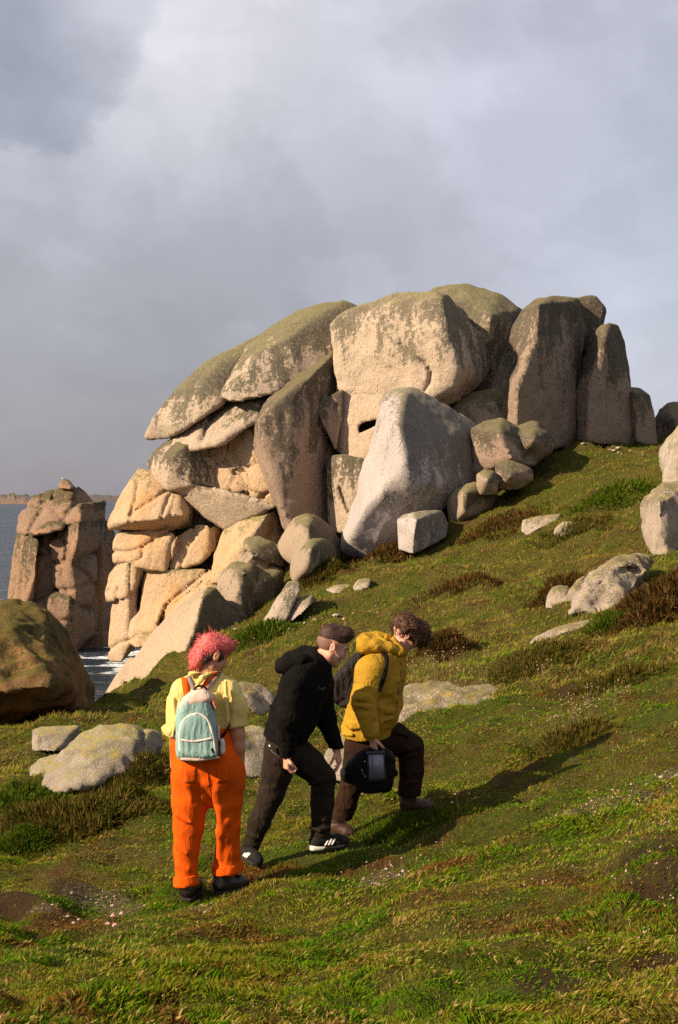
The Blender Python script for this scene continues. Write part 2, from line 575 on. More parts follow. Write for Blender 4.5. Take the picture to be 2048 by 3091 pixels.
def mat_ground():
    m, t = new_mat('turf_soil')
    pos = t.n('ShaderNodeNewGeometry').outputs['Position']
    a, b = patch_nodes(t, pos)
    f = t.noise(pos, 14.0, 6, 0.75)
    g = t.noise(pos, 60.0, 4, 0.7)
    col = t.mix(t.sstep(a, 0.40, 0.60), (0.085, 0.100, 0.009, 1), (0.130, 0.100, 0.020, 1))
    col = t.mix(t.sstep(b, 0.55, 0.66), col, (0.095, 0.045, 0.016, 1))
    col = t.mix(t.sstep(f, 0.42, 0.68, 0.0, 0.6), col, (0.030, 0.018, 0.008, 1))
    col = t.mix(t.sstep(g, 0.44, 0.64, 0.0, 0.5), col, (0.016, 0.014, 0.004, 1))
    stone = t.noise(pos, 1.1, 7, 0.72)
    col = t.mix(t.sstep(stone, 0.70, 0.73, 0, 0.8), col, (0.36, 0.30, 0.24, 1))
    h = t.math('ADD', t.math('MULTIPLY', f, 0.7), t.math('MULTIPLY', g, 0.3))
    bp = t.n('ShaderNodeBump', ins={'Height': h, 'Strength': 1.0, 'Distance': 0.12}).outputs[0]
    finish(t, col, 0.95, bp, 0.1)
    return m


M_GROUND = mat_ground()
_i = np.arange(NR * NA).reshape(NR, NA)
_q = np.stack([_i[:-1, :-1], _i[:-1, 1:], _i[1:, 1:], _i[1:, :-1]], -1).reshape(-1, 4)
_gm = make_mesh('terrain', np.stack([TX.ravel(), TY.ravel(), TZ.ravel()], 1), _q[:, ::-1])
tag(link('terrain', _gm, M_GROUND), 'grassy headland slope of tussocky turf rising to the right', kind='structure')


# ------------------------------------------------------------------ sea
def mat_sea():
    m, t = new_mat('sea_water')
    pos = t.n('ShaderNodeNewGeometry').outputs['Position']
    st = t.n('ShaderNodeMapping', ins={'Vector': pos, 'Scale': (0.55, 1.0, 1.0)}).outputs[0]
    w1 = t.noise(st, 0.16, 5, 0.6, 0.4)
    w2 = t.noise(st, 0.75, 6, 0.62, 0.5)
    w3 = t.noise(st, 3.2, 4, 0.6)
    h = t.math('ADD', t.math('MULTIPLY', w1, 2.6), t.math('ADD', t.math('MULTIPLY', w2, 0.9), t.math('MULTIPLY', w3, 0.22)))
    # wash round the foot of the stack and the cliff
    px = t.n('ShaderNodeSeparateXYZ', ins={0: pos})
    d = t.vmath('DISTANCE', pos, (-9.6, 55.0, 0.0), out='Value')
    near = t.sstep(d, 9.5, 2.5)
    net = t.n('ShaderNodeTexVoronoi', feature='DISTANCE_TO_EDGE', ins={'Vector': t.vmath('ADD', st, t.vmath('SCALE', t.n('ShaderNodeTexNoise', ins={'Vector': st, 'Scale': 0.6, 'Detail': 5.0}).outputs['Color'])), 'Scale': 0.42})
    lace = t.sstep(net.outputs['Distance'], 0.20, 0.02)
    fo = t.math('ADD', t.math('MULTIPLY', near, 0.52), t.math('MULTIPLY', t.math('SUBTRACT', w2, 0.5), 1.5))
    foam = t.sstep(t.math('ADD', fo, t.math('MULTIPLY', lace, t.math('MULTIPLY', near, 0.5))), 0.72, 0.95)
    caps = t.sstep(t.noise(st, 0.24, 9, 0.72), 0.72, 0.76)
    foam = t.math('MAXIMUM', foam, t.math('MULTIPLY', caps, 0.6))
    deep = t.mix(t.sstep(w1, 0.35, 0.65), (0.012, 0.020, 0.030, 1), (0.026, 0.038, 0.050, 1))
    col = t.mix(foam, deep, (0.80, 0.80, 0.78, 1))
    bp = t.n('ShaderNodeBump', ins={'Height': h, 'Strength': 1.0, 'Distance': 1.6}).outputs[0]
    b = finish(t, col, 0.16, bp, 0.3)
    t.link(t.sstep(foam, 0, 1, 0.26, 0.9), b.inputs['Roughness'])
    return m


M_SEA = mat_sea()
sx = np.array([-30000, -9000, -2500, -700, -200, -90, -40, -25, -15, -5, 5, 20, 60, 200, 700, 2500, 9000, 30000.0])
sy = np.array([-300, -60, 0, 20, 35, 45, 60, 80, 120, 200, 400, 900, 2200, 6000, 15000, 30000.0])
SX, SY = np.meshgrid(sx, sy, indexing='ij')
_i = np.arange(SX.size).reshape(SX.shape)
_q = np.stack([_i[:-1, :-1], _i[1:, :-1], _i[1:, 1:], _i[:-1, 1:]], -1).reshape(-1, 4)
tag(link('sea', make_mesh('sea', np.stack([SX.ravel(), SY.ravel(), 0 * SX.ravel()], 1), _q, False), M_SEA),
    'grey-blue choppy sea with white wash round the rocks', kind='structure')


# ------------------------------------------------------------------ rocks
def crack_field(f, G, lines, D, vox):
    """Cut joints into the field: each line is (points in px, half width m, depth m)."""
    X, Y, Z = G
    sx_ = CX + F * X / Y
    sy_ = HY - F * (Z - CAM_Z) / Y
    for (pts, wdt, dep) in lines:
        best = np.full(f.shape, 1e9, np.float32)
        for (x0, y0), (x1, y1) in zip(pts[:-1], pts[1:]):
            dx, dy = x1 - x0, y1 - y0
            tt = np.clip(((sx_ - x0) * dx + (sy_ - y0) * dy) / (dx * dx + dy * dy + 1e-9), 0, 1)
            best = np.minimum(best, np.hypot(sx_ - x0 - tt * dx, sy_ - y0 - tt * dy))
        dist = best * Y / F
        w2 = max(wdt * 1.1, 1.35 * vox)
        dep = dep * 0.7
        g = np.clip(1 - dist / w2, 0, 1)
        f = f + np.float32(dep) * (g * g * (3 - 2 * g)).astype(np.float32)
    return f


def rock_shape(zc, D, hulls, vox, rnd, amp=0.06, scale=1.0, cracks=(), seed=0.0, grow=0.45, rough=1.0, joint=None):
    allp, plans = [], []
    for h in hulls:
        pts = [zc(p) for p in h['p']]
        T, d0 = h['T'], D + h.get('d', 0.0)
        fr = h.get('f', 0.35)
        sh = h.get('s', 0.82)
        cx = np.mean([p[0] for p in pts])
        cy = np.mean([p[1] for p in pts])
        w = []
        for p in pts:
            dd = p[2] if len(p) > 2 else fr * T
            w.append(P(p[0], p[1], d0 + dd))
            if dd < T:
                w.append(P(cx + (p[0] - cx) * sh, cy + (p[1] - cy) * sh, d0 + T))
        w = np.array(w)
        allp.append(w)
        plans.append(hull_planes(w))
    A = np.concatenate(allp)
    lo, hi = A.min(0) - 3.5 * vox - 0.3 * rnd, A.max(0) + 3.5 * vox + 0.3 * rnd
    n = np.ceil((hi - lo) / vox).astype(int) + 1
    gx, gy, gz = (lo[k] + vox * np.arange(n[k]) for k in range(3))
    G = np.meshgrid(gx, gy, gz, indexing='ij')
    G = [g.astype(np.float32) for g in G]
    f = None
    for h, pl in zip(hulls, plans):
        d = np.full(G[0].shape, -1e9, np.float32)
        for nn, c in pl:
            np.maximum(d, G[0] * nn[0] + G[1] * nn[1] + G[2] * nn[2] - c, out=d)
        rr = h.get('r', rnd)
        d = blur(d, int(rr / vox * 0.17 + 0.3), 2 if rr > 0.3 else 1)
        d -= (0.20 + 0.35 * (grow - 0.45)) * rr + 0.35 * amp
        if h.get('cut'):
            f = np.maximum(f, -d)
            continue
        if f is None:
            f = d
        else:
            kk = h.get('k', 0.5 * rnd)
            if kk > 1e-3:
                q = np.clip(0.5 + 0.5 * (f - d) / kk, 0, 1)
                f = f * (1 - q) + d * q - kk * q * (1 - q)
            else:
                f = np.minimum(f, d)
    if cracks:
        f = crack_field(f, G, [([zc(p) for p in c[0]], c[1], c[2]) for c in cracks], D + 60, vox)
    f[0], f[-1], f[:, 0], f[:, -1], f[:, :, 0], f[:, :, -1] = 1, 1, 1, 1, 1, 1
    V, Q = surface_nets(f, lo, vox)
    N = vnormals(V, Q)
    d = amp * (0.9 * fbm(V * (0.45 / scale) + seed, 3) + 0.42 * fbm(V * (1.7 / scale) + seed, 4, 0.55) * rough)
    d = d + amp * 0.8 * rough * (0.28 - np.abs(perlin(V * np.array((1.25, 1.25, 0.38)) / scale + seed + 3)))
    pit = np.clip(perlin(V * (2.6 / scale) + seed + 9), 0.25, 1) - 0.25
    d = d - amp * 0.5 * pit * rough
    if joint:
        e, off = worley(V * np.array(joint[1]) + seed)
        d = d + joint[0] * (off - 0.5) - joint[0] * 1.1 * 1.5 * np.clip(1 - e / 0.08, 0, 1)
    V = V + N * d[:, None]
    return V, Q


def worley(p):
    """Distance to the border of the nearest cell and that cell's own random value."""
    i = np.floor(p).astype(np.int64)
    best = np.full(len(p), 9e9); second = best.copy(); val = np.zeros(len(p))
    for dx in (-1, 0, 1):
        for dy in (-1, 0, 1):
            for dz in (-1, 0, 1):
                c = i + (dx, dy, dz)
                h = (c[:, 0] * 73856093 ^ c[:, 1] * 19349663 ^ c[:, 2] * 83492791)
                r = [(((h * k) >> 7) & 1023) / 1023.0 for k in (1103515245, 69069, 40503, 2654435)]
                q = c + np.stack(r[:3], 1)
                d = ((p - q) ** 2).sum(1)
                m = d < best
                second = np.where(m, best, np.minimum(second, d))
                val = np.where(m, r[3], val)
                best = np.where(m, d, best)
    return np.sqrt(second) - np.sqrt(best), val


SEED = [0.0]


def ray_ground(x, y, lo=4.0, hi=60.0):
    """Depth at which the view ray through pixel (x, y) first meets the terrain."""
    d = np.exp(np.linspace(math.log(lo), math.log(hi), 1500))
    X, Z = d * (x - CX) / F, CAM_Z + d * (HY - y) / F
    k = np.argmax(Z < ground(X, d))
    return float(d[k]) if k else hi


def rock(name, label, zc, D, hulls, mat, vox=0.07, rnd=0.35, amp=0.08, scale=1.0, cat='boulder', parent=None, cracks=(),
         group=None, grow=0.45, rough=1.0, joint=None):
    SEED[0] += 11.37
    if isinstance(hulls, dict):
        hulls = [hulls]
    if name == 'field_rock' or D < 0:
        # stand the rock where the ground is under its foot
        pp = [zc(p) for p in hulls[0]['p'] if not (len(p) > 2 and p[2] in (0.25, 0.3) and p[1] >= 600)]
        by = max(p[1] for p in pp)
        low_ = [p for p in pp if p[1] > by - 0.12 * (by - min(q[1] for q in pp))]
        D = ray_ground(min(np.mean([p[0] for p in low_]), 2040), by - 0.10 * (by - min(q[1] for q in pp)), 9.0)
        D -= 0.25 + np.mean([p[2] if len(p) > 2 else 0.35 * hulls[0]['T'] for p in low_])
    V, Q = rock_shape(zc, D, hulls, vox * 1.27, rnd, amp, scale, cracks, SEED[0], grow, rough, joint)
    o = place(name, V, Q, mat, parent)
    if parent is None:
        tag(o, label, cat, group)
    elif label:
        o['label'] = label
    return o


Z1, Z2, Z3 = ZC(300, 840, 1.96), ZC(950, 840, 1.428), ZC(0, 1400, 1.568)
ZA, ZB, ZK = ZC(0, 1420, 3.92), ZC(300, 1440, 2.6133), ZC(800, 1500, 2.6133)
ZD, ZL, Z6 = ZC(1600, 1250, 3.3817), ZC(0, 2100, 1.96), ZC(1200, 1600, 1.849)

# --- the tor: stacked granite blocks
rock('granite_boulder', 'long olive-green cap slab tapering to an overhanging tip at the tor\'s left', Z1, 41.5, [
    dict(T=5.0, f=0.25, p=[(290, 935, 2.2), (330, 850), (400, 740), (500, 630), (640, 512), (760, 448), (880, 400, 2.0),
                   (400, 935, 1.0), (480, 885, 0.4), (600, 812, 0.2), (735, 715, 0.3), (860, 470, 1.2), (1000, 340, 3.2), (950, 600, 2.4), (640, 600, 0.5), (480, 760, 0.8)])],
     M_CAP, 0.08, 0.35, 0.07)
rock('granite_boulder', 'dark domed upper cap slab behind the left shoulder of the block', Z1, 41.2, [
    dict(T=6.0, f=0.35, p=[(742, 690, 0.2), (800, 560, 0.8), (880, 405), (1000, 318), (1180, 208), (1330, 163), (1450, 148), (1540, 178), (1600, 300),
                   (1420, 520, 1.6), (1250, 560, 0.8), (1050, 660, 0.2), (900, 695, 0.0), (780, 712, 0.0), (1150, 350, 0.9), (950, 470, 0.6)])],
     M_CAP, 0.08, 0.4, 0.08)
rock('granite_boulder', 'long lichened ledge wedged under the overhanging caps', Z1, 41.05, [
    dict(T=4.0, p=[(400, 1000, 1.4), (520, 890, 1.4), (700, 758), (780, 718), (1045, 655), (960, 760, 0.3), (925, 835, 0.2), (700, 978, 0.0), (620, 990, 0.2), (470, 1030, 0.6)])],
     M_TOR, 0.07, 0.22, 0.08, cracks=[([(700, 760), (640, 870), (615, 965)], 0.07, 0.25), ([(930, 770), (985, 752)], 0.06, 0.2)])
rock('granite_boulder', 'bulging snout-shaped boulder with a slanting flat underside', Z1, 41.3, [
    dict(T=4.2, p=[(305, 1090), (330, 1040), (430, 962), (500, 1000, 0.1), (660, 960, 0.8), (640, 1070, 0.9), (665, 1245, 0.5), (540, 1215, 0.0), (410, 1240, 0.3), (320, 1165, 1.0), (430, 1080, -0.1)]),
    dict(T=4.5, d=-0.3, p=[(400, 1225, 0.9), (540, 1212, 0.4), (670, 1258, 0.1), (850, 1288, -0.3), (1030, 1350, -0.5), (870, 1428, 0.1), (745, 1484, 0.5), (600, 1385, 0.8), (480, 1295, 1.1)], r=0.12)],
     M_TOR, 0.07, 0.28, 0.07, cracks=[([(480, 1140), (520, 1190), (660, 1245)], 0.05, 0.2)])
rock('granite_boulder', 'orange-stained angular rock face left of the brown pillar', Z1, 41.2, [
    dict(T=4.0, p=[(625, 1080, 1.0), (680, 985, 0.9), (800, 920, 0.6), (925, 870, 0.3), (960, 990, 0.1), (1000, 1120, -0.1), (1030, 1260, -0.2), (1040, 1360, 0.0), (900, 1310, 0.2), (700, 1275, 0.6), (660, 1210, 0.8)])],
     M_CLIFF, 0.055, 0.08, 0.05, rough=1.4, joint=(0.09, (1.1, 0.8, 1.0)), cracks=[([(800, 1145), (900, 1110)], 0.05, 0.18), ([(840, 1140), (905, 1290)], 0.04, 0.15),
                                        ([(670, 1268), (850, 1275), (920, 1310), (1020, 1255)], 0.05, 0.25), ([(780, 990), (800, 1060), (830, 1100)], 0.06, 0.2)])
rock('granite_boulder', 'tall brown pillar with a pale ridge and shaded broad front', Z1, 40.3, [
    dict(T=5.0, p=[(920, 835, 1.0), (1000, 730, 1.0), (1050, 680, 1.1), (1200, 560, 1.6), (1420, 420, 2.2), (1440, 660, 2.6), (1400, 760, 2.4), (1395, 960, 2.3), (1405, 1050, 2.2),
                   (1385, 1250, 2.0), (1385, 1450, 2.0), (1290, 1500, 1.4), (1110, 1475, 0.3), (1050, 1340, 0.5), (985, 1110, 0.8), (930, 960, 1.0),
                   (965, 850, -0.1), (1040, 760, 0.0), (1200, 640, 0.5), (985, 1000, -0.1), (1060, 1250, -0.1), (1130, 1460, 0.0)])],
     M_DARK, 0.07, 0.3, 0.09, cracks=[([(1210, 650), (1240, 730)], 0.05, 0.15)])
rock('granite_boulder', 'huge lit square-faced block crowning the tor, with a curved crack', Z2, 40.6, [
    dict(T=5.5, p=[(78, 200, 1.3), (100, 175, 1.3), (170, 140, 1.2), (265, 105, 1.0), (345, 70, 0.9), (430, 70, 0.6), (520, 66, 0.3), (560, 74, 0.5), (620, 130, 1.6), (680, 225, 2.4), (725, 290, 2.9),
                   (748, 400, 3.0), (728, 445, 2.6), (640, 515, 1.6), (545, 552, 0.8), (495, 532, 0.1),
                   (540, 110, -0.35), (545, 240, -0.5), (610, 410, -0.5), (600, 450, -0.4), (490, 525, -0.2), (300, 500, 0.4), (105, 480, 1.1), (90, 330, 1.2)])],
     M_TORBLOCK, 0.06, 0.15, 0.10, cracks=[([(370, 280), (430, 325), (480, 365), (503, 405), (497, 450), (475, 490)], 0.045, 0.25)])
rock('granite_boulder', 'tan lower jaw of the tor with a dark slot like a mouth', Z2, 41.3, [
    dict(T=4.5, p=[(106, 470, 0.45), (300, 480, -0.35), (480, 520, -0.8), (420, 700, -0.7), (250, 800, -0.45), (205, 790, -0.35), (130, 775, 0.1), (95, 730, 0.45), (104, 600, 0.45)]),
    dict(cut=True, T=2.0, s=1.0, f=0.0, d=-1.2, r=0.05, p=[(x, y, d) for x, y in ((190, 640), (202, 630), (275, 610), (280, 622), (222, 645), (196, 664)) for d in (0, 2.6)])],
     M_FRESH, 0.05, 0.2, 0.05, grow=0.3)
rock('granite_boulder', 'small tan chin-like boulder under the tor\'s dark slot', Z2, 40.3, [
    dict(T=3.6, p=[(62, 800, 0.8), (75, 775, 0.8), (130, 772, 0.4), (205, 782, 0.2), (230, 830, 0.3), (190, 930, 0.2), (150, 1005, 0.2), (140, 1090, 0.4), (75, 1085, 0.9), (68, 1060, 0.9), (90, 920, 1.0), (66, 860, 0.9)])],
     M_TOR, 0.05, 0.18, 0.05, cracks=[([(110, 900), (135, 980), (150, 1010)], 0.04, 0.3)])
rock('granite_boulder', 'small flake of shaded rock leaning beside the tor\'s tan jaw', Z2, 40.75, [
    dict(T=1.6, p=[(2, 548), (20, 530), (60, 520), (120, 485), (118, 560), (95, 690), (90, 735), (75, 640), (40, 605)])],
     M_DARK, 0.045, 0.1, 0.04)
rock('granite_boulder', 'grey-green boulder peeping over the back of the square-faced block', Z2, 44.5, [
    dict(T=4.5, p=[(470, 75), (520, 45), (580, 28), (680, 40), (800, 80), (892, 142), (880, 230, 2.6), (850, 380, 2.0), (830, 480, 1.8), (760, 580, 1.2), (690, 540, 1.0), (740, 330, 0.2), (700, 230, 0.0), (600, 300, 0.6),
                   (760, 170, -0.2), (830, 200, 0.6)])],
     M_CAP, 0.08, 0.3, 0.08)
rock('granite_boulder', 'pale low rock floor shaded between block and tall stone', Z2, 41.0, [
    dict(T=4.0, p=[(520, 600), (560, 575), (640, 520), (830, 475), (850, 560, 1.0), (800, 640, 0.3), (700, 660, 0.1), (560, 640, 0.2), (640, 575, 0.6), (740, 590, 0.4)])],
     M_BOULDER, 0.07, 0.3, 0.06)
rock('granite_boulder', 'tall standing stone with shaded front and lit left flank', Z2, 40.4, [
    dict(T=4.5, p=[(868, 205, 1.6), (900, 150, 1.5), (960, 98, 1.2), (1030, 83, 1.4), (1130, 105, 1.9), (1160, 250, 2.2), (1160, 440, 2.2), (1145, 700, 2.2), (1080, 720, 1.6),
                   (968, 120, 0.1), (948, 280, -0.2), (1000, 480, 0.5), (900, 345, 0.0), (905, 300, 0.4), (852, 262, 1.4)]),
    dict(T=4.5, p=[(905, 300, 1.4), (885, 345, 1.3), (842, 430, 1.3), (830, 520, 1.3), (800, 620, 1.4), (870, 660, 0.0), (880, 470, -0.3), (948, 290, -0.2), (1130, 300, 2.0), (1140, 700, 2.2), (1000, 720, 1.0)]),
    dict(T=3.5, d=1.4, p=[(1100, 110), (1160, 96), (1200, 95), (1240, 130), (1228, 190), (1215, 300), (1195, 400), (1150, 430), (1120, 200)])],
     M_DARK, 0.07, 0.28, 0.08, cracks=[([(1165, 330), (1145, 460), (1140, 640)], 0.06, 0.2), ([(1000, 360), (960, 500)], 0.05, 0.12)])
rock('granite_boulder', 'slim upright stone leaning on the tall shaded one', Z2, 41.2, [
    dict(T=3.0, p=[(1222, 230, 0.8), (1240, 208, 0.9), (1270, 198, 1.0), (1305, 212, 1.3), (1330, 262, 1.6), (1342, 470, 1.6), (1362, 560, 1.6), (1362, 715, 1.6), (1140, 705, 0.9), (1145, 480, 0.9),
                   (1250, 260, 0.2), (1190, 470, 0.2), (1180, 700, 0.2)])],
     M_DARK, 0.065, 0.25, 0.07)
rock('granite_boulder', 'short dark stump beside the slim upright stone', Z2, 42.2, [
    dict(T=2.4, p=[(1335, 475), (1400, 478), (1442, 508), (1448, 560), (1466, 610), (1474, 730), (1350, 730), (1380, 500, 0.2), (1390, 700, 0.2)])],
     M_DARK, 0.06, 0.14, 0.06)
rock('granite_boulder', 'dark rounded boulder on the skyline at the right edge', Z2, 43.6, [
    dict(T=4.0, p=[(1468, 610), (1490, 565), (1530, 545), (1620, 540), (1700, 590), (1720, 740), (1480, 740), (1485, 690), (1560, 620, 0.1), (1600, 700, 0.1)])],
     M_DARK, 0.08, 0.35, 0.08)
rock('granite_boulder', 'great pale pear-shaped boulder with bright left flank', Z2, 36.8, [
    dict(T=5.0, p=[(285, 580, 1.6), (300, 515, 1.7), (345, 488, 1.6), (420, 482, 1.7), (455, 503, 2.0), (530, 560, 2.2), (575, 592, 2.3), (690, 640, 2.6), (712, 690, 2.8), (718, 820, 2.6), (700, 850, 2.3),
                   (630, 915, 1.8), (440, 900, 0.3), (230, 850, 1.3), (255, 700, 1.6), (375, 520, 0.9), (362, 620, 0.25), (385, 760, -0.1), (392, 860, -0.15), (560, 700, 1.2), (520, 880, 0.6)]),
    dict(T=5.0, k=0.5, p=[(235, 830, 1.2), (385, 830, -0.1), (440, 880, 0.0), (600, 920, 1.2), (540, 990, 1.2), (440, 1030, 1.0), (370, 1140, 0.9), (250, 1195, 0.6), (128, 1180, 0.9), (128, 1110, 1.1), (172, 990, 1.2),
                   (300, 915, -0.1), (210, 1010, 0.0), (160, 1120, 0.2), (330, 1080, 0.5)])],
     M_WHITE, 0.06, 0.42, 0.07)
rock('granite_boulder', 'humped speckled boulder just right of the pale pear-shaped one', Z2, 37.6, [
    dict(T=3.2, p=[(690, 660), (740, 628), (805, 618), (860, 650), (930, 800), (800, 830), (700, 830), (790, 680, 0.2), (840, 770, 0.2)]),
    dict(T=3.0, d=0.4, p=[(850, 670), (900, 645), (955, 636), (1010, 670), (1028, 700), (1010, 745), (940, 790), (860, 800), (940, 700, 0.1)])],
     M_DARK, 0.06, 0.3, 0.09)
rock('granite_boulder', 'little round stone tucked between two speckled boulders', Z2, 36.4, dict(
    T=1.3, p=[(705, 850), (735, 832), (770, 835), (792, 870), (780, 925), (720, 925), (705, 890), (745, 870, 0.1)]), M_BOULDER, 0.04, 0.16, 0.04)
rock('granite_boulder', 'low flat-topped stone at the upper edge of the grass', Z2, 36.6, dict(
    T=1.8, p=[(785, 810), (800, 792), (850, 798), (930, 830), (935, 865), (880, 900), (790, 900), (840, 850, 0.2)]), M_DARK, 0.045, 0.16, 0.05)
rock('granite_boulder', 'rounded boulder squeezed beneath the pale boulder\'s right end', Z2, 37.0, dict(
    T=2.0, p=[(585, 960), (610, 925), (650, 898), (705, 890), (755, 915), (772, 960), (740, 1010), (640, 1050), (590, 1060), (655, 930, 0.1), (640, 1010, 0.1)]), M_BOULDER, 0.045, 0.22, 0.05)
rock('granite_boulder', 'cube-shaped stone at the foot of the pale boulder', Z2, 35.4, dict(
    T=1.8, p=[(360, 1042, 0.7), (385, 1022, 0.8), (430, 1014, 0.5), (545, 1010, 1.3), (572, 1060, 1.4), (560, 1110, 1.2), (425, 1185, 0.1), (365, 1170, 0.6), (440, 1040, 0.0), (430, 1100, -0.1)]), M_WHITE, 0.045, 0.12, 0.05)
rock('granite_boulder', 'tilted pale stone filling the gap under the pear-shaped boulder', Z2, 38.8, dict(
    T=1.0, p=[(530, 975), (580, 950), (590, 1040), (530, 1040)]), M_TORBLOCK, 0.05, 0.12, 0.03)

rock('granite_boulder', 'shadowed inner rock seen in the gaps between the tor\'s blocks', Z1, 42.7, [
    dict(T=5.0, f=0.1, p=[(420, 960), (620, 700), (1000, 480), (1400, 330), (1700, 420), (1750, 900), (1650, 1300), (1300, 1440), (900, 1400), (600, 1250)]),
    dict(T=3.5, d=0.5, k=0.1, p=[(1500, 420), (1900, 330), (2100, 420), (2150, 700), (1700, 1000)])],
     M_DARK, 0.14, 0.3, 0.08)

# --- boulders below the tor
rock('granite_boulder', 'large round boulder below the brown pillar', ZK, 36.0, dict(
    T=3.2, p=[(110, 390, 1.2), (170, 280, 1.2), (250, 190, 1.2), (330, 153, 1.2), (400, 158, 1.4), (470, 210, 1.9), (540, 290, 2.2), (600, 400, 2.3), (590, 480, 2.0), (240, 520, 0.4), (140, 450, 0.8),
              (340, 230, 0.2), (350, 400, 0.0)]), M_BOULDER, 0.055, 0.4, 0.05)
rock('granite_boulder', 'smaller round boulder with a pale streaked left side', ZK, 34.6, dict(
    T=2.2, p=[(222, 600, 0.8), (240, 500, 0.8), (300, 390, 0.8), (370, 348, 0.8), (440, 343, 1.0), (510, 385, 1.4), (545, 450, 1.5), (540, 540, 1.4), (400, 650, 0.6), (240, 660, 0.5), (370, 400, 0.1), (330, 560, 0.0)]), M_BOULDER, 0.045, 0.35, 0.05)
rock('granite_boulder', 'brown bun-shaped rock with orange nose on the folded rocks', ZB, 36.4, [
    dict(T=2.6, p=[(1145, 515, 0.8), (1170, 493), (1260, 490), (1360, 525), (1420, 570), (1445, 620), (1440, 690), (1300, 640, 0.1), (1190, 580, 0.0), (1150, 545, 0.6)]),
    dict(T=2.8, k=0.05, p=[(1105, 640, 0.7), (1130, 612, 0.8), (1250, 605, 0.2), (1440, 640, 1.5), (1450, 760, 1.4), (1320, 750, 0.4), (1150, 690, 0.1), (1110, 665, 0.5)])],
     M_BOULDER, 0.045, 0.18, 0.07)
rock('granite_boulder', 'finger-like folds of grey rock left of the grass edge', ZB, 35.6, [
    dict(T=2.6, p=[(940, 880, 0.7), (960, 780), (1010, 740), (1060, 705), (1120, 705), (1130, 760, 0.0), (1050, 960, -0.1), (1030, 1000, 0.0), (960, 920, 0.2)]),
    dict(T=2.6, d=-0.2, k=0.03, p=[(1100, 760, 0.3), (1160, 712), (1195, 715), (1220, 790), (1220, 900), (1190, 1090), (1140, 1150, 0.1), (1060, 1060, -0.1), (1035, 1000, 0.0), (1110, 880, -0.2)]),
    dict(T=2.6, d=0.4, k=0.03, p=[(1200, 720), (1260, 715), (1330, 760), (1440, 760), (1430, 900), (1330, 1150), (1200, 1170), (1210, 900, 0.1), (1290, 840, 0.2)])],
     M_BOULDER, 0.045, 0.16, 0.08)
rock('granite_boulder', 'sloping pale outcrop breaking through grass near the cliff', ZB, -1, dict(
    T=1.2, p=[(1310, 1130, 0.2), (1370, 1040, 0.4), (1500, 830), (1568, 830), (1570, 900, 0.3), (1480, 1110, 0.0), (1440, 1170, 0.0), (1340, 1190, 0.0), (1450, 980, 0.1)]),
    M_PALE, 0.035, 0.06, 0.06, rough=1.8)
rock('granite_boulder', 'white-topped low stone beside the sloping outcrop', ZK, -1, dict(
    T=1.2, p=[(178, 930, 0.3), (220, 860), (280, 800), (370, 778), (395, 810), (330, 870, 0.1), (240, 950, 0.0), (185, 985, 0.1)]), M_PALE, 0.035, 0.1, 0.04)
rock('granite_boulder', 'flat stone sunk in grass left of the tiny pale one', ZK, -1, dict(
    T=1.2, p=[(500, 735), (560, 705), (650, 697), (695, 712), (690, 750, 0.1), (560, 760, 0.0)]), M_PALE, 0.03, 0.08, 0.03)
rock('granite_boulder', 'small pale stone standing alone on the middle slope', ZK, -1, dict(
    T=1.0, p=[(703, 710), (740, 662), (800, 648), (835, 655), (810, 705, 0.1), (720, 740, 0.0)]), M_PALE, 0.03, 0.08, 0.03)
rock('granite_boulder', 'large tilted slab with pale flank and black-lichened back', Z3, 31.5, [
    dict(T=5.0, p=[(640, 940, 1.2), (690, 862, 1.4), (800, 732, 1.7), (900, 645, 2.0), (985, 588, 2.2), (1025, 592, 2.3), (1095, 690, 2.9), (1190, 825, 3.2), (1190, 900, 2.8), (900, 1010, 0.8), (820, 1060, 0.1), (740, 1120, 0.1), (640, 1170, 0.4), (620, 1060, 1.0),
                   (960, 640, 1.0), (925, 780, 0.4), (850, 980, -0.1), (760, 900, 0.7)]),
    dict(T=4.0, d=0.6, p=[(508, 1180, 0.5), (520, 1085, 0.8), (560, 1010, 1.0), (620, 930, 1.4), (700, 1000, 0.8), (660, 1180, 0.1), (600, 1120, 0.0)])],
     M_SLAB, 0.055, 0.2, 0.06, cracks=[([(600, 1040), (620, 1110), (640, 1140)], 0.05, 0.2), ([(860, 720), (920, 690)], 0.04, 0.12)])
rock('granite_boulder', 'big mossy brown boulder at the left edge above the sea', Z3, 22.0, dict(
    T=6.0, p=[(-260, 1280), (-250, 900), (-120, 740), (0, 692), (60, 690), (130, 702), (200, 735), (280, 800, 2.4), (342, 900, 2.6), (382, 1000, 2.8), (412, 1130, 2.8), (418, 1230, 2.8), (310, 1050, 0.2), (230, 1040, -0.5), (0, 1070, -0.6), (-150, 1060, -0.5),
              (60, 800, 0.6), (200, 860, 0.7), (300, 1240, 2.8), (0, 1330, 2.6)]), M_MOSSY, 0.045, 0.2, 0.12, 0.7, rough=1.5)

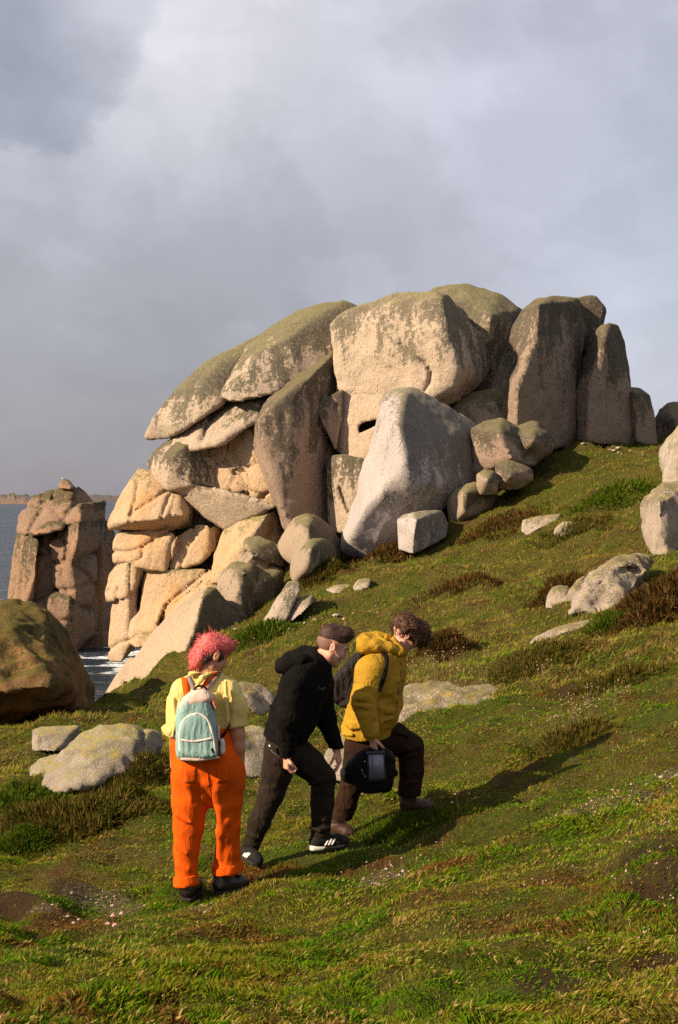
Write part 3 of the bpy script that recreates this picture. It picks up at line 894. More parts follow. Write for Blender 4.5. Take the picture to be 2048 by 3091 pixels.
# --- the cliff: jointed blocks
cliff = link('rock_cliff', None, loc=tuple(P(430, 1980, 42)))
tag(cliff, 'jointed orange granite cliff dropping from the tor into the sea', 'cliff')
CLIFF = [
    # leaf-like slab at the upper left with a thick under-edge
    ([dict(T=3.0, p=[(70, 375, 0.9), (90, 320, 0.9), (180, 150, 0.9), (260, 20, 1.1), (330, -60, 1.3), (440, -20, 1.2), (560, 110, 0.8), (600, 140, 0.7), (240, 345, 0.05), (490, 330, -0.15), (530, 300, -0.1),
                      (240, 405, 0.6), (500, 425, 0.7), (80, 410, 1.0)]),
      dict(T=2.6, d=0.1, k=0.02, p=[(500, 300, -0.1), (560, 130, 0.5), (640, 150, 0.6), (735, 225, 1.0), (725, 390, 1.2), (660, 300, -0.1), (540, 425, 0.6), (520, 300, -0.2)])],
     0.0, [([(310, 40), (290, 170), (250, 290), (243, 350)], 0.06, 0.3), ([(252, 300), (330, 240), (410, 190), (480, 140), (560, 95)], 0.055, 0.3), ([(490, 330), (520, 240), (560, 140)], 0.06, 0.35),
           ([(600, 160), (560, 300)], 0.05, 0.2), ([(130, 250), (180, 330)], 0.04, 0.12)]),
    # jointed middle band
    ([dict(T=3.4, p=[(125, 520, 0.7), (160, 440, 0.8), (300, 425, 0.6), (560, 405, 0.4), (610, 470, 0.1), (545, 745, 0.0), (340, 705, 0.1), (240, 690, 0.2), (122, 690, 0.7)]),
      dict(T=3.2, d=0.05, k=0.03, p=[(548, 650, 0.5), (600, 490, 0.5), (740, 388, 0.4), (880, 390, 0.05), (985, 400, 1.3), (940, 560, 1.1), (896, 612, 0.0), (800, 700, -0.1), (620, 745, 0.05), (555, 762, 0.2)])],
     0.2, [([(125, 590), (240, 592), (350, 550), (470, 470), (600, 412)], 0.065, 0.35), ([(122, 686), (240, 688), (340, 640), (345, 560)], 0.06, 0.3), ([(610, 420), (560, 560), (545, 745)], 0.065, 0.35),
           ([(742, 392), (745, 480), (690, 580), (640, 735)], 0.06, 0.3), ([(880, 392), (895, 612)], 0.055, 0.25), ([(545, 770), (640, 740), (800, 690), (900, 612)], 0.06, 0.35), ([(420, 480), (430, 560), (410, 690)], 0.045, 0.15)]),
    # bright sheer face on the right
    ([dict(T=3.4, p=[(890, 780, 0.2), (905, 640, 0.7), (1000, 420, 1.0), (1180, 345, 0.7), (1350, 260, 0.6), (1440, 300, 1.4), (1450, 380, 1.5), (1430, 600, 1.4), (1150, 640, 0.2), (1000, 820, 0.0), (900, 830, 0.1), (1200, 480, 0.1)])],
     -0.8, [([(1360, 270), (1380, 420), (1330, 520)], 0.05, 0.2), ([(905, 640), (870, 770)], 0.05, 0.2), ([(1180, 350), (1250, 320), (1350, 262)], 0.05, 0.25)]),
    # pillar running down into the water
    ([dict(T=3.2, p=[(62, 900, 0.7), (100, 770, 0.7), (160, 690, 0.6), (250, 680, 0.1), (350, 705, 0.2), (330, 850, 0.6), (250, 920, -0.05), (140, 962, 0.2), (72, 972, 0.6)]),
      dict(T=3.4, k=0.03, p=[(82, 1380, 0.6), (110, 1050, 0.7), (150, 860, 0.7), (245, 800, 0.1), (305, 900, 0.5), (300, 1060, 0.5), (250, 1180, 0.0), (238, 1290, -0.05), (285, 1330, 0.1), (180, 1450, 0.0), (88, 1455, 0.5)])],
     0.25, [([(248, 690), (246, 860), (256, 1080), (245, 1210)], 0.06, 0.3), ([(80, 1368), (160, 1312), (235, 1286)], 0.055, 0.3), ([(140, 962), (152, 870)], 0.05, 0.25), ([(330, 700), (320, 860), (290, 1040)], 0.05, 0.2)]),
    # long sloping sheets
    ([dict(T=3.4, p=[(320, 1110, 0.5), (335, 960, 0.6), (370, 738, 0.7), (545, 745, 0.4), (865, 732, 0.4), (860, 790, 0.2), (560, 1000, -0.1), (470, 1170, -0.1), (330, 1130, 0.2)]),
      dict(T=3.4, d=-0.4, k=0.03, p=[(240, 1270, 0.5), (262, 1140, 0.6), (330, 1060, 0.6), (560, 965, 0.3), (480, 1160, -0.05), (415, 1310, -0.1), (250, 1310, 0.2)]),
      dict(T=3.0, d=-0.6, k=0.03, p=[(470, 1165, 0.5), (530, 1010, 0.5), (850, 745, 0.8), (1010, 760, 0.7), (960, 900, 0.1), (830, 880, 0.1), (640, 1010, -0.05), (490, 1200, 0.0)])],
     -0.1, [([(470, 1165), (530, 1010), (850, 745)], 0.06, 0.35), ([(500, 1150), (570, 1020), (860, 790)], 0.055, 0.3), ([(240, 1292), (330, 1232), (440, 1240)], 0.055, 0.3), ([(560, 760), (540, 860), (420, 1000)], 0.04, 0.12),
            ([(800, 870), (960, 800)], 0.05, 0.2)]),
    # small undercut block at the foot
    ([dict(T=2.4, p=[(238, 1300, 0.4), (330, 1235, 0.4), (445, 1245, 0.4), (405, 1345, 0.0), (290, 1335, 0.0)])], -0.95, []),
    # inner mass behind the joints
    ([dict(T=3.5, p=[(170, 460), (420, 80), (880, 330), (1330, 350), (1310, 700), (1000, 860), (560, 1230), (300, 1340), (150, 1320), (190, 800)])], 0.65, []),
]
for hs_, d_, cr_ in CLIFF:
    rock('rock_block', None, ZB, 41.0 + d_, [dict(h, s=0.97) for h in hs_], M_CLIFF, 0.05, 0.05, 0.045, parent=cliff, grow=0.9, rough=1.5,
         cracks=[(c[0], c[1] * 0.62, c[2] * 0.45) for c in cr_])

# --- the sea stack
stack = link('sea_stack', None, loc=tuple(P(170, 1980, 58)))
tag(stack, 'blocky brown sea stack standing off the left end of the cliff', 'sea stack')
STACK = [
    ([dict(T=4.2, p=[(212, 745, 0.8), (230, 560, 1.0), (300, 450, 1.2), (400, 330, 1.5), (510, 268, 1.6), (680, 233, 1.5), (850, 185, 1.5), (895, 230, 1.4), (860, 340, 0.6), (815, 610, 0.2), (640, 650, -0.1), (480, 725, -0.1), (350, 765, 0.0)])],
     0.0, [([(515, 275), (490, 470), (390, 645), (350, 755)], 0.10, 0.4), ([(530, 372), (640, 470), (755, 595)], 0.09, 0.35), ([(655, 250), (620, 350), (590, 400), (530, 372)], 0.09, 0.35), ([(620, 335), (740, 336), (865, 345)], 0.09, 0.4),
           ([(720, 522), (820, 515)], 0.08, 0.3), ([(300, 450), (390, 410), (485, 395)], 0.08, 0.3), ([(250, 620), (340, 710)], 0.07, 0.2)]),
    ([dict(T=3.6, p=[(838, 460, 0.4), (880, 260, 1.1), (930, 213, 1.5), (1000, 270, 1.9), (1095, 400, 2.1), (1000, 450, 1.2)])], 0.4, []),
    ([dict(T=2.0, p=[(700, 190, 0.6), (720, 130, 0.8), (760, 108, 0.9), (820, 135, 1.0), (890, 200, 1.3), (840, 210, 0.3), (740, 218, 0.3)])], 0.6, []),
    ([dict(T=3.2, p=[(425, 752, 0.3), (500, 670, 0.4), (580, 620, 0.5), (790, 625, 0.8), (740, 690, 0.2), (560, 735, 0.0)])], -0.6, []),
    ([dict(T=3.4, p=[(798, 630, 0.6), (820, 480, 0.8), (965, 410, 0.0), (1090, 410, 1.4), (1238, 372, 2.2), (1222, 560, 2.0), (1100, 605, 1.0), (958, 608, -0.25)])], -0.6, [([(960, 470), (1100, 465), (1220, 440)], 0.07, 0.2)]),
    ([dict(T=3.4, p=[(778, 745, 0.7), (830, 632, 0.6), (942, 615, -0.25), (1110, 608, 1.0), (1218, 575, 1.9), (1208, 800, 1.9), (1140, 935, 1.5), (930, 995, 0.4), (850, 1085, 0.3), (838, 880, 0.5), (905, 930, -0.3)])], -0.6, [([(930, 700), (1090, 670), (1205, 640)], 0.07, 0.2)]),
    ([dict(T=5.0, p=[(98, 1700, 0.9), (120, 1480, 0.9), (170, 1300, 1.0), (240, 1040, 1.1), (218, 750, 1.1), (420, 745, 0.3), (445, 840, 0.1), (432, 1030, -0.1), (420, 1250, -0.2), (350, 1450, -0.2), (280, 1690, -0.1), (98, 1900, 0.9), (300, 1900, 0.2)])],
     -0.3, [([(240, 890), (340, 850), (440, 770)], 0.08, 0.3), ([(330, 860), (300, 1100), (250, 1400), (210, 1680)], 0.07, 0.25), ([(390, 1180), (330, 1330), (300, 1500)], 0.06, 0.2), ([(165, 1300), (330, 1290)], 0.06, 0.15)]),
    ([dict(T=3.0, p=[(280, 1700, 0.5), (420, 1300, 0.6), (460, 860, 0.7), (560, 750, 0.5), (650, 745, 0.6), (640, 1000, 0.9), (665, 1380, 0.5), (560, 1480, 0.4), (340, 1700, 0.3)])], 0.0, [([(450, 1000), (560, 990), (640, 900)], 0.10, 0.4), ([(540, 1010), (560, 1200)], 0.08, 0.3)]),
    ([dict(T=3.4, p=[(605, 890, 0.5), (640, 780, 0.6), (850, 660, 0.4), (860, 870, 0.8), (860, 1075, 0.3), (1140, 1030, 1.3), (1142, 1290, 1.2), (1085, 1380, 0.9), (1080, 1565, 1.0), (900, 1565, 0.0), (800, 1440, -0.05), (655, 1410, 0.2), (635, 1180, 0.4), (900, 1390, -0.2), (850, 1200, -0.15)])],
     -0.2, [([(640, 1085), (700, 1085), (840, 1080), (930, 1150), (1010, 1215), (1075, 1295)], 0.10, 0.5), ([(655, 1405), (800, 1425), (910, 1392), (1000, 1350), (1140, 1340)], 0.09, 0.45), ([(640, 785), (760, 780), (850, 870), (790, 960), (765, 1075)], 0.09, 0.4),
            ([(740, 1180), (760, 1330), (800, 1420)], 0.07, 0.25), ([(700, 900), (690, 1060)], 0.06, 0.2), ([(830, 1240), (960, 1300)], 0.06, 0.2)]),
    ([dict(T=4.0, p=[(325, 1700, 0.5), (400, 1570, 0.5), (520, 1530, 0.3), (660, 1435, 0.4), (870, 1510, -0.1), (1085, 1600, 1.6), (1100, 1900, 1.6), (880, 2170, 0.9), (540, 2170, 0.3), (320, 1900, 0.6), (840, 1760, 0.1)])],
     -0.35, [([(540, 1772), (700, 1775), (850, 1760)], 0.09, 0.4), ([(870, 1515), (850, 1760), (880, 2000)], 0.09, 0.4), ([(510, 1540), (540, 1680), (600, 1760)], 0.09, 0.35), ([(1090, 1610), (900, 1620)], 0.07, 0.3)]),
    ([dict(T=5.0, p=[(900, 1560, 1.0), (1100, 1350, 1.5), (1230, 560, 2.7), (1335, 700, 3.0), (1400, 1100, 3.0), (1330, 1900, 2.7), (1300, 2165, 2.5), (880, 2165, 1.3), (1080, 1850, 1.1)])],
     0.6, [([(930, 1880), (1290, 1900)], 0.09, 0.3), ([(1100, 1380), (1090, 1850)], 0.09, 0.3)]),
    ([dict(T=3.5, p=[(260, 720), (420, 380), (700, 270), (900, 300), (1060, 440), (1180, 600), (1230, 1200), (1230, 2160), (400, 2160), (200, 1800), (330, 1300)])], 0.9, []),
]
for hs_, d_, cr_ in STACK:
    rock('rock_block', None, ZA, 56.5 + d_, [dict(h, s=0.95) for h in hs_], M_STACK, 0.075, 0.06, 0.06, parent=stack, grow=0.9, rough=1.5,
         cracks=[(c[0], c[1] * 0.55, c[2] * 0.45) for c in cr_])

# --- rocks in the grass
rock('field_rock', 'long cream rock sprinkled with yellow lichen left of the orange trousers', ZL, 13.6, [
    dict(T=1.6, p=[(255, 530, 0.2), (330, 395, 0.45), (420, 292, 0.6), (490, 230, 0.75), (600, 200, 0.8), (740, 190, 0.9), (835, 215, 1.1), (860, 260, 0.7), (840, 350, 0.5), (780, 430, 0.3), (600, 500, 0.05), (500, 520, 0.0), (350, 560, 0.0),
                   (500, 300, 0.35), (700, 260, 0.4), (800, 280, 0.4)]),
    dict(T=1.3, d=0.3, k=0.02, p=[(830, 240, 0.5), (870, 225, 0.6), (935, 232, 0.8), (945, 290, 0.7), (880, 380, 0.4), (830, 360, 0.1)])],
     M_NEAR, 0.022, 0.06, 0.038, 0.35, 'rock', rough=1.2, cracks=[([(845, 235), (845, 300), (830, 370)], 0.02, 0.08)])
rock('field_rock', 'flat-topped pale block on the grass behind the long cream rock', ZL, 18.5, dict(
    T=1.2, p=[(198, 320, 0.1), (203, 215, 0.2), (240, 198), (400, 190), (455, 195), (462, 225, 0.6), (440, 290, 0.4), (330, 320, 0.0)]), M_NEAR, 0.025, 0.06, 0.04, 0.5, 'rock')
rock('field_rock', 'low half-buried stone at the left foot of the long cream rock', ZL, 14.2, dict(
    T=0.9, p=[(180, 480, 0.1), (200, 430), (250, 392), (340, 370), (350, 420, 0.1), (260, 480, 0.0)]), M_NEAR, 0.02, 0.06, 0.03, 0.4, 'rock')
rock('field_rock', 'pale lichened rock between the orange trousers and the black hoodie', DS, 12.6, dict(
    T=1.1, p=[(540, 1700, 0.2), (560, 1682), (600, 1685), (625, 1700), (640, 1760, 0.4), (600, 1790, 0.1), (545, 1800, 0.0)]), M_NEAR, 0.02, 0.06, 0.035, 0.4, 'rock')
rock('field_rock', 'broken pale ledge beside the yellow shirt sleeve', DS, 17.5, dict(
    T=1.2, p=[(545, 1600, 0.2), (560, 1586), (600, 1586), (630, 1605), (640, 1640, 0.3), (600, 1650, 0.1), (560, 1625, 0.0)]), M_PALE, 0.025, 0.06, 0.05, 0.5, 'rock')
rock('field_rock', 'pale rock glimpsed between the black hoodie and dark-trousered legs', DS, 12.0, dict(
    T=0.9, p=[(748, 1790, 0.2), (755, 1740), (790, 1700), (830, 1690), (845, 1760, 0.3), (800, 1800, 0.0)]), M_NEAR, 0.02, 0.06, 0.03, 0.4, 'rock')
rock('field_rock', 'long whale-backed pale slab just right of the mustard jacket', Z6, 14.4, dict(
    T=2.0, p=[(-60, 1000, 0.3), (0, 915), (60, 890), (180, 868), (350, 878), (520, 888), (640, 930), (620, 1010, 0.4), (430, 1010, 0.05), (250, 1000, 0.0), (90, 1030, 0.0), (-40, 1070, 0.0), (200, 910, 0.5), (450, 920, 0.5)]), M_PALE, 0.025, 0.06, 0.05, 0.4, 'rock', rough=1.8)
rock('field_rock', 'big rough pale rock on the right slope under brown heather', ZD, 18.6, [
    dict(T=2.2, p=[(430, 2030, 0.0), (560, 1830, 0.3), (660, 1640, 0.5), (740, 1560, 0.7), (900, 1490, 0.9), (1130, 1430, 1.3), (1220, 1470, 1.5), (1150, 1600, 0.7), (1060, 1760, 0.4), (940, 1960, 0.1), (800, 2060, 0.0),
                   (760, 1650, 0.3), (960, 1560, 0.5)])],
     M_PALE, 0.03, 0.08, 0.07, 0.5, 'rock', rough=1.8, cracks=[([(920, 1600), (1000, 1575), (1130, 1590)], 0.03, 0.12)])
rock('field_rock', 'small round pale stone leftmost of three on the right slope', ZD, 19.4, dict(
    T=1.0, p=[(178, 1960, 0.1), (190, 1860, 0.3), (240, 1780), (310, 1755), (380, 1760), (415, 1800), (350, 1900, 0.1), (250, 1980, 0.0)]), M_PALE, 0.022, 0.1, 0.03, 0.5, 'rock')
rock('field_rock', 'pointed pale stone middle of three on the right slope', ZD, 19.1, dict(
    T=1.1, p=[(350, 1910, 0.0), (430, 1790, 0.2), (490, 1710), (550, 1670), (610, 1690), (635, 1740), (560, 1860, 0.1), (420, 1930, 0.0)]), M_PALE, 0.022, 0.08, 0.035, 0.5, 'rock')
rock('field_rock', 'thin white sliver of rock lying along the slope', ZD, 15.6, dict(
    T=0.7, p=[(20, 2340, 0.0), (110, 2260), (250, 2205), (400, 2150), (560, 2115), (650, 2110), (600, 2160, 0.1), (400, 2215, 0.0), (200, 2290, 0.0), (90, 2350, 0.0)]), M_PALE, 0.02, 0.04, 0.03, 0.5, 'rock')
rock('field_rock', 'tall speckled boulder cut off by the right edge of the picture', ZD, 23.5, [
    dict(T=3.2, p=[(1345, 400), (1360, 330), (1420, 240), (1515, 135), (1700, 60), (1900, 300), (1900, 900), (1515, 890, 0.2), (1440, 800, 0.3), (1385, 700, 0.6), (1355, 560, 0.9), (1500, 500, 0.1)])],
     M_NEAR, 0.045, 0.10, 0.10, 0.8, 'boulder', rough=1.4)
rock('field_rock', 'lower pale boulder wedged under the right-edge speckled one', ZD, 22.8, [
    dict(T=3.0, p=[(1155, 1000), (1175, 920), (1260, 820), (1370, 720), (1600, 760), (1700, 1000), (1650, 1400), (1400, 1420, 0.1), (1265, 1440, 0.4), (1225, 1300, 0.8), (1175, 1150, 1.0), (1330, 900, 0.2), (1330, 1200, 0.1)])],
     M_PALE, 0.045, 0.10, 0.10, 0.8, 'boulder', rough=1.4)
rock('field_rock', 'small angular stone with yellow lichen alone on the upper slope', ZD, 31.0, dict(
    T=1.0, p=[(250, 1215, 0.1), (275, 1160), (340, 1110), (420, 1108), (475, 1125), (430, 1200, 0.1), (300, 1250, 0.0)]), M_NEAR, 0.03, 0.06, 0.03, 0.6, 'rock')
rock('field_rock', 'long low pale ledge across the slope below the tor', Z2, 33.0, dict(
    T=1.2, p=[(893, 1090, 0.1), (900, 1045), (960, 1028), (1060, 1018), (1040, 1050, 0.2), (960, 1080, 0.0), (915, 1110, 0.0)]), M_PALE, 0.03, 0.06, 0.03, 0.6, 'rock')


# ------------------------------------------------------------------ grass
def mat_grass(name, tones, patchy=True):
    """Blades: tone from the sward patches plus a per-blade random value (attribute 'blade': x random, y height along blade)."""
    m, t = new_mat(name)
    pos = t.n('ShaderNodeNewGeometry').outputs['Position']
    at = t.n('ShaderNodeAttribute', attribute_name='blade').outputs['Vector']
    s = t.n('ShaderNodeSeparateXYZ', ins={0: at})
    rnd, hgt, dry = s.outputs[0], s.outputs[1], s.outputs[2]
    a, b = patch_nodes(t, pos)
    k = t.math('ADD', a, t.math('MULTIPLY', t.math('SUBTRACT', rnd, 0.5), 0.16))
    lush, olive, straw, brown = tones
    col = t.mix(t.sstep(k, 0.45, 0.54), lush, olive)
    col = t.mix(t.sstep(k, 0.54, 0.66), col, straw)
    col = t.mix(t.math('MULTIPLY', t.sstep(t.math('ADD', b, t.math('MULTIPLY', t.math('SUBTRACT', rnd, 0.5), 0.12)), 0.50, 0.59), 0.9), col, brown)
    col = t.mix(t.sstep(dry, 0.5, 0.6), col, (0.32, 0.22, 0.075, 1))
    sc = t.vmath('SCALE', col)
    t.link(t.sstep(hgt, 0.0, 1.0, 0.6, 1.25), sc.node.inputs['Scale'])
    d = t.n('ShaderNodeBsdfDiffuse', ins={'Color': sc})
    tr = t.n('ShaderNodeBsdfTranslucent', ins={'Color': sc})
    mx = t.n('ShaderNodeMixShader', ins={0: 0.28, 1: d.outputs[0], 2: tr.outputs[0]})
    t.n('ShaderNodeOutputMaterial', ins={'Surface': mx.outputs[0]})
    return m


TONES = ((0.070, 0.158, 0.005, 1), (0.150, 0.170, 0.010, 1), (0.250, 0.180, 0.028, 1), (0.155, 0.068, 0.018, 1))
M_GRASS = mat_grass('grass_blades', TONES)
M_FARGRASS = mat_grass('coarse_grass_blades', ((0.115, 0.185, 0.011, 1), (0.240, 0.225, 0.022, 1), (0.330, 0.245, 0.055, 1), (0.215, 0.105, 0.040, 1)))

# bare earth and worn pale patches: (display px x, y, radius m, squash)
BARE = [(1520, 1965, 0.22, 0.6), (1545, 2080, 0.18, 0.6), (1545, 2240, 0.12, 0.6), (1270, 2270, 0.12, 0.35),
        (30, 2075, 0.18, 0.4), (150, 2055, 0.16, 0.35), (1320, 1590, 0.22, 0.5), (880, 1930, 0.12, 0.3), (60, 2110, 0.15, 0.4)]
WORN = [(230, 2085, 0.20, 0.55), (280, 2100, 0.16, 0.5), (470, 2093, 0.10, 0.4), (120, 2095, 0.14, 0.3), (1440, 1840, 0.26, 0.45), (1350, 1870, 0.14, 0.4), (1520, 1800, 0.16, 0.4),
        (880, 2030, 0.16, 0.4)]


def ray_pt(xd, yd, lo=3.5):
    x, y = xd / 0.765625, yd / 0.765625
    d = ray_ground(x, y, lo)
    return P(x, y, d)


def patch_mask(X, Y, lst):
    out = np.zeros(len(X))
    p = np.stack([X, Y, 0 * X], -1)
    wob = 0.45 * perlin(p * 7.0) + 0.35 * perlin(p * 17.0)
    for (x, y, r, q) in lst:
        c = ray_pt(x, y)
        q2 = max(q, 0.75)
        d = np.hypot((X - c[0]) / r, (Y - c[1]) / (r * q2 * 1.5)) + wob
        out = np.maximum(out, np.clip((1.15 - d) * 3, 0, 1))
    return out


def add_attr(m, name, data, typ='FLOAT_VECTOR'):
    a = m.attributes.new(name, typ, 'POINT')
    a.data.foreach_set('vector' if typ == 'FLOAT_VECTOR' else 'value', np.asarray(data, np.float32).ravel())


_xy = np.stack([TX.ravel(), TY.ravel()], 1)
_near = np.hypot(_xy[:, 0], _xy[:, 1]) < 16
_bm, _wm = np.zeros(len(_xy)), np.zeros(len(_xy))
_bm[_near] = patch_mask(_xy[_near, 0], _xy[_near, 1], BARE)
_wm[_near] = patch_mask(_xy[_near, 0], _xy[_near, 1], WORN)
add_attr(_gm, 'worn', np.stack([_bm, _wm, 0 * _wm], 1))
# earth and worn gravel in the turf sheet
t = NT.__new__(NT)
t.nt = M_GROUND.node_tree
_bs = [n for n in t.nt.nodes if n.type == 'BSDF_PRINCIPLED'][0]
_src = _bs.inputs['Base Color'].links[0].from_socket
_at = t.n('ShaderNodeSeparateXYZ', ins={0: t.n('ShaderNodeAttribute', attribute_name='worn').outputs['Vector']})
_c = t.mix(_at.outputs[0], _src, (0.060, 0.034, 0.015, 1))
_gp = t.noise(t.n('ShaderNodeNewGeometry').outputs['Position'], 55.0, 3, 0.7)
_c = t.mix(t.math('MULTIPLY', _at.outputs[1], t.sstep(_gp, 0.46, 0.62)), _c, (0.28, 0.20, 0.15, 1))
t.link(_c, _bs.inputs['Base Color'])


def scatter(n, r0, r1, half, power):
    u = RNG.random(n)
    e = 2 - power
    r = (r0 ** e + u * (r1 ** e - r0 ** e)) ** (1 / e)
    a = (RNG.random(n) * 2 - 1) * half
    return r * np.sin(a), r * np.cos(a), r


def blades(X, Y, Z, L, W, lean, az, rnd, dry, quad=True, curl=0.5):
    """Vertices and faces of flat bent blades rooted at X, Y, Z."""
    n = len(X)
    dirx, diry = np.cos(az), np.sin(az)
    sl, cl = np.sin(lean), np.cos(lean)
    # blade side vector is across the view for most so that it reads
    sa = RNG.random(n) * 6.283
    sx2, sy2 = np.cos(sa) * W * 0.5, np.sin(sa) * W * 0.5
    root = np.stack([X, Y, Z - 0.004], 1)
    side = np.stack([sx2, sy2, 0 * sx2], 1)
    up = np.stack([dirx * sl, diry * sl, cl], 1)
    l2 = np.clip(lean + curl * (0.4 + RNG.random(n)), 0, 1.75)
    up2 = np.stack([dirx * np.sin(l2), diry * np.sin(l2), np.cos(l2)], 1)
    A, B = root - side, root + side
    if quad:
        M = root + up * (L * 0.55)[:, None] - side * 0.8
        T = root + up * (L * 0.55)[:, None] + up2 * (L * 0.45)[:, None]
        V = np.stack([A, B, T, M], 1).reshape(-1, 3)
        h = np.tile(np.array([0, 0, 1, 0.55]), n)
        k = 4
    else:
        T = root + up * (L * 0.5)[:, None] + up2 * (L * 0.5)[:, None]
        V = np.stack([A, B, T], 1).reshape(-1, 3)
        h = np.tile(np.array([0, 0, 1.0]), n)
        k = 3
    Fc = np.arange(n * k).reshape(n, k)
    at = np.stack([np.repeat(rnd, k), h, np.repeat(dry, k)], 1)
    return V, Fc, at


def sward(name, label, n, r0, r1, half, power, Lmin, Lmax, W, quad, mat, keep_bare=0.32, dry_p=0.065):
    X, Y, r = scatter(n, r0, r1, half, power)
    p = np.stack([X, Y, 0 * X], 1)
    bare = np.zeros(n)
    if r0 < 12:
        bare = np.maximum(patch_mask(X, Y, BARE), patch_mask(X, Y, WORN) * 0.85)
    keep = RNG.random(n) > bare * (1 - keep_bare)
    keep &= ground(X, Y) > 1.2
    X, Y, r, p = X[keep], Y[keep], r[keep], p[keep]
    n = len(X)
    tall = np.clip(0.40 + 0.8 * perlin(p * 0.8 + 31) + 0.5 * perlin(p * 2.6 + 3), 0.0, 1.3)
    clump = perlin(p * 9.0 + 12)
    L = (Lmin + (Lmax - Lmin) * tall * (0.5 + 0.5 * RNG.random(n))) * (0.8 + 0.5 * clump)
    L = np.clip(L, Lmin * 0.6, Lmax * 1.3)
    az = 3.2 * perlin(p * 1.7 + 71) + 2.6 * perlin(p * 6.0 + 5) + RNG.normal(size=n) * 0.8
    lean = np.clip(RNG.normal(0.75, 0.35, n), 0.05, 1.4)
    rnd = RNG.random(n)
    dry = (RNG.random(n) < dry_p * np.clip(1 + 2.2 * perlin(p * 1.3 + 55), 0.1, 3.2)).astype(float)
    L = np.where(dry > 0, L * 1.25, L)
    V, Fc, at = blades(X, Y, ground(X, Y), L, np.full(n, W) * (0.7 + 0.6 * RNG.random(n)) * np.sqrt(r / r0), lean, az, rnd, dry, quad)
    m = make_mesh(name, V, Fc, False)
    add_attr(m, 'blade', at)
    o = link(name, m, mat)
    tag(o, label, 'grass', kind='stuff')
    return o


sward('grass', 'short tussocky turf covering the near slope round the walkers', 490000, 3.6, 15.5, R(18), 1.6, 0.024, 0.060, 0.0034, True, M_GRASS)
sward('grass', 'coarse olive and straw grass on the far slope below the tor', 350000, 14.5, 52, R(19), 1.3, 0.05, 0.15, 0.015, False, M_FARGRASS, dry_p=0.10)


# ------------------------------------------------------------------ low plants and hummocks
def mat_leaf(name, c0, c1, c2):
    m, t = new_mat(name)
    at = t.n('ShaderNodeAttribute', attribute_name='blade').outputs['Vector']
    s = t.n('ShaderNodeSeparateXYZ', ins={0: at})
    pos = t.n('ShaderNodeNewGeometry').outputs['Position']
    n = t.noise(pos, 5.0, 4, 0.6)
    k = t.math('ADD', s.outputs[0], t.math('MULTIPLY', t.math('SUBTRACT', n, 0.5), 1.6))
    col = t.mix(t.sstep(k, 0.15, 0.55), c0, c1)
    col = t.mix(t.sstep(k, 0.70, 1.0), col, c2)
    d = t.n('ShaderNodeBsdfDiffuse', ins={'Color': col})
    tr = t.n('ShaderNodeBsdfTranslucent', ins={'Color': col})
    mx = t.n('ShaderNodeMixShader', ins={0: 0.25, 1: d.outputs[0], 2: tr.outputs[0]})
    t.n('ShaderNodeOutputMaterial', ins={'Surface': mx.outputs[0]})
    return m


M_HEATH = mat_leaf('heather_leaf', (0.040, 0.032, 0.008, 1), (0.085, 0.040, 0.012, 1), (0.14, 0.085, 0.026, 1))
M_CUSH = mat_leaf('cushion_leaf', (0.038, 0.068, 0.005, 1), (0.062, 0.100, 0.007, 1), (0.125, 0.108, 0.017, 1))
M_MIXH = mat_leaf('mixed_hummock_leaf', (0.050, 0.058, 0.007, 1), (0.088, 0.068, 0.012, 1), (0.13, 0.08, 0.026, 1))


def hummock(name, label, xd, yd, rx, h, mat, n, L, W, cat, lo=3.5, group=None):
    """Low dome of foliage rooted on the slope; dense enough to read as one plant."""
    n = int(n * 0.6)
    W = W * 1.2
    c = ray_pt(xd, yd, lo)
    th = RNG.random(n) * 6.283
    q = np.sqrt(RNG.random(n)) * (1 + 0.28 * RNG.normal(size=n) ** 2 * 0.5)
    q = q * (1 + 0.22 * np.sin(3 * th + xd) + 0.12 * np.sin(5 * th + yd))
    h = h * 0.62
    L = L * 0.8
    X = c[0] + rx * q * np.cos(th)
    Y = c[1] + rx * 0.9 * q * np.sin(th)
    p = np.stack([X, Y, 0 * X], 1)
    prof = np.clip(1 - np.minimum(q, 1.0) ** 2, 0, 1) * (1 + 0.35 * perlin(p * (2.2 / rx)))
    Z = ground(X, Y) + h * prof * (0.55 + 0.45 * RNG.random(n) ** 0.4)
    out = np.arctan2(np.sin(th), np.cos(th))
    lean = np.clip(np.minimum(q, 1.2) * 0.8 + RNG.normal(0, 0.6, n), -0.6, 1.5)
    V, Fc, at = blades(X, Y, Z, L * (0.5 + RNG.random(n)), np.full(n, W), lean, out + RNG.normal(0, 0.7, n), RNG.random(n), 0 * X, True, 0.4)
    # woody stems inside the dome
    ns = 40
    a2 = RNG.random(ns) * 6.283
    X2, Y2 = c[0] + 0.3 * rx * np.cos(a2) * RNG.random(ns), c[1] + 0.3 * rx * np.sin(a2) * RNG.random(ns)
    V2, F2, at2 = blades(X2, Y2, ground(X2, Y2), np.full(ns, h * 1.0), np.full(ns, W * 1.4), RNG.random(ns) * 0.9, a2, 0 * X2, 0 * X2, True, 0.2)
    base = np.array((c[0], c[1], float(ground(c[0], c[1]))))
    V = np.concatenate([V, V2]) - base
    Fc = np.concatenate([Fc, F2 + len(at)])
    m = make_mesh(name, V, Fc, False)
    add_attr(m, 'blade', np.concatenate([at, at2]))
    o = link(name, m, mat, None, base)
    tag(o, label, cat, group)
    return o


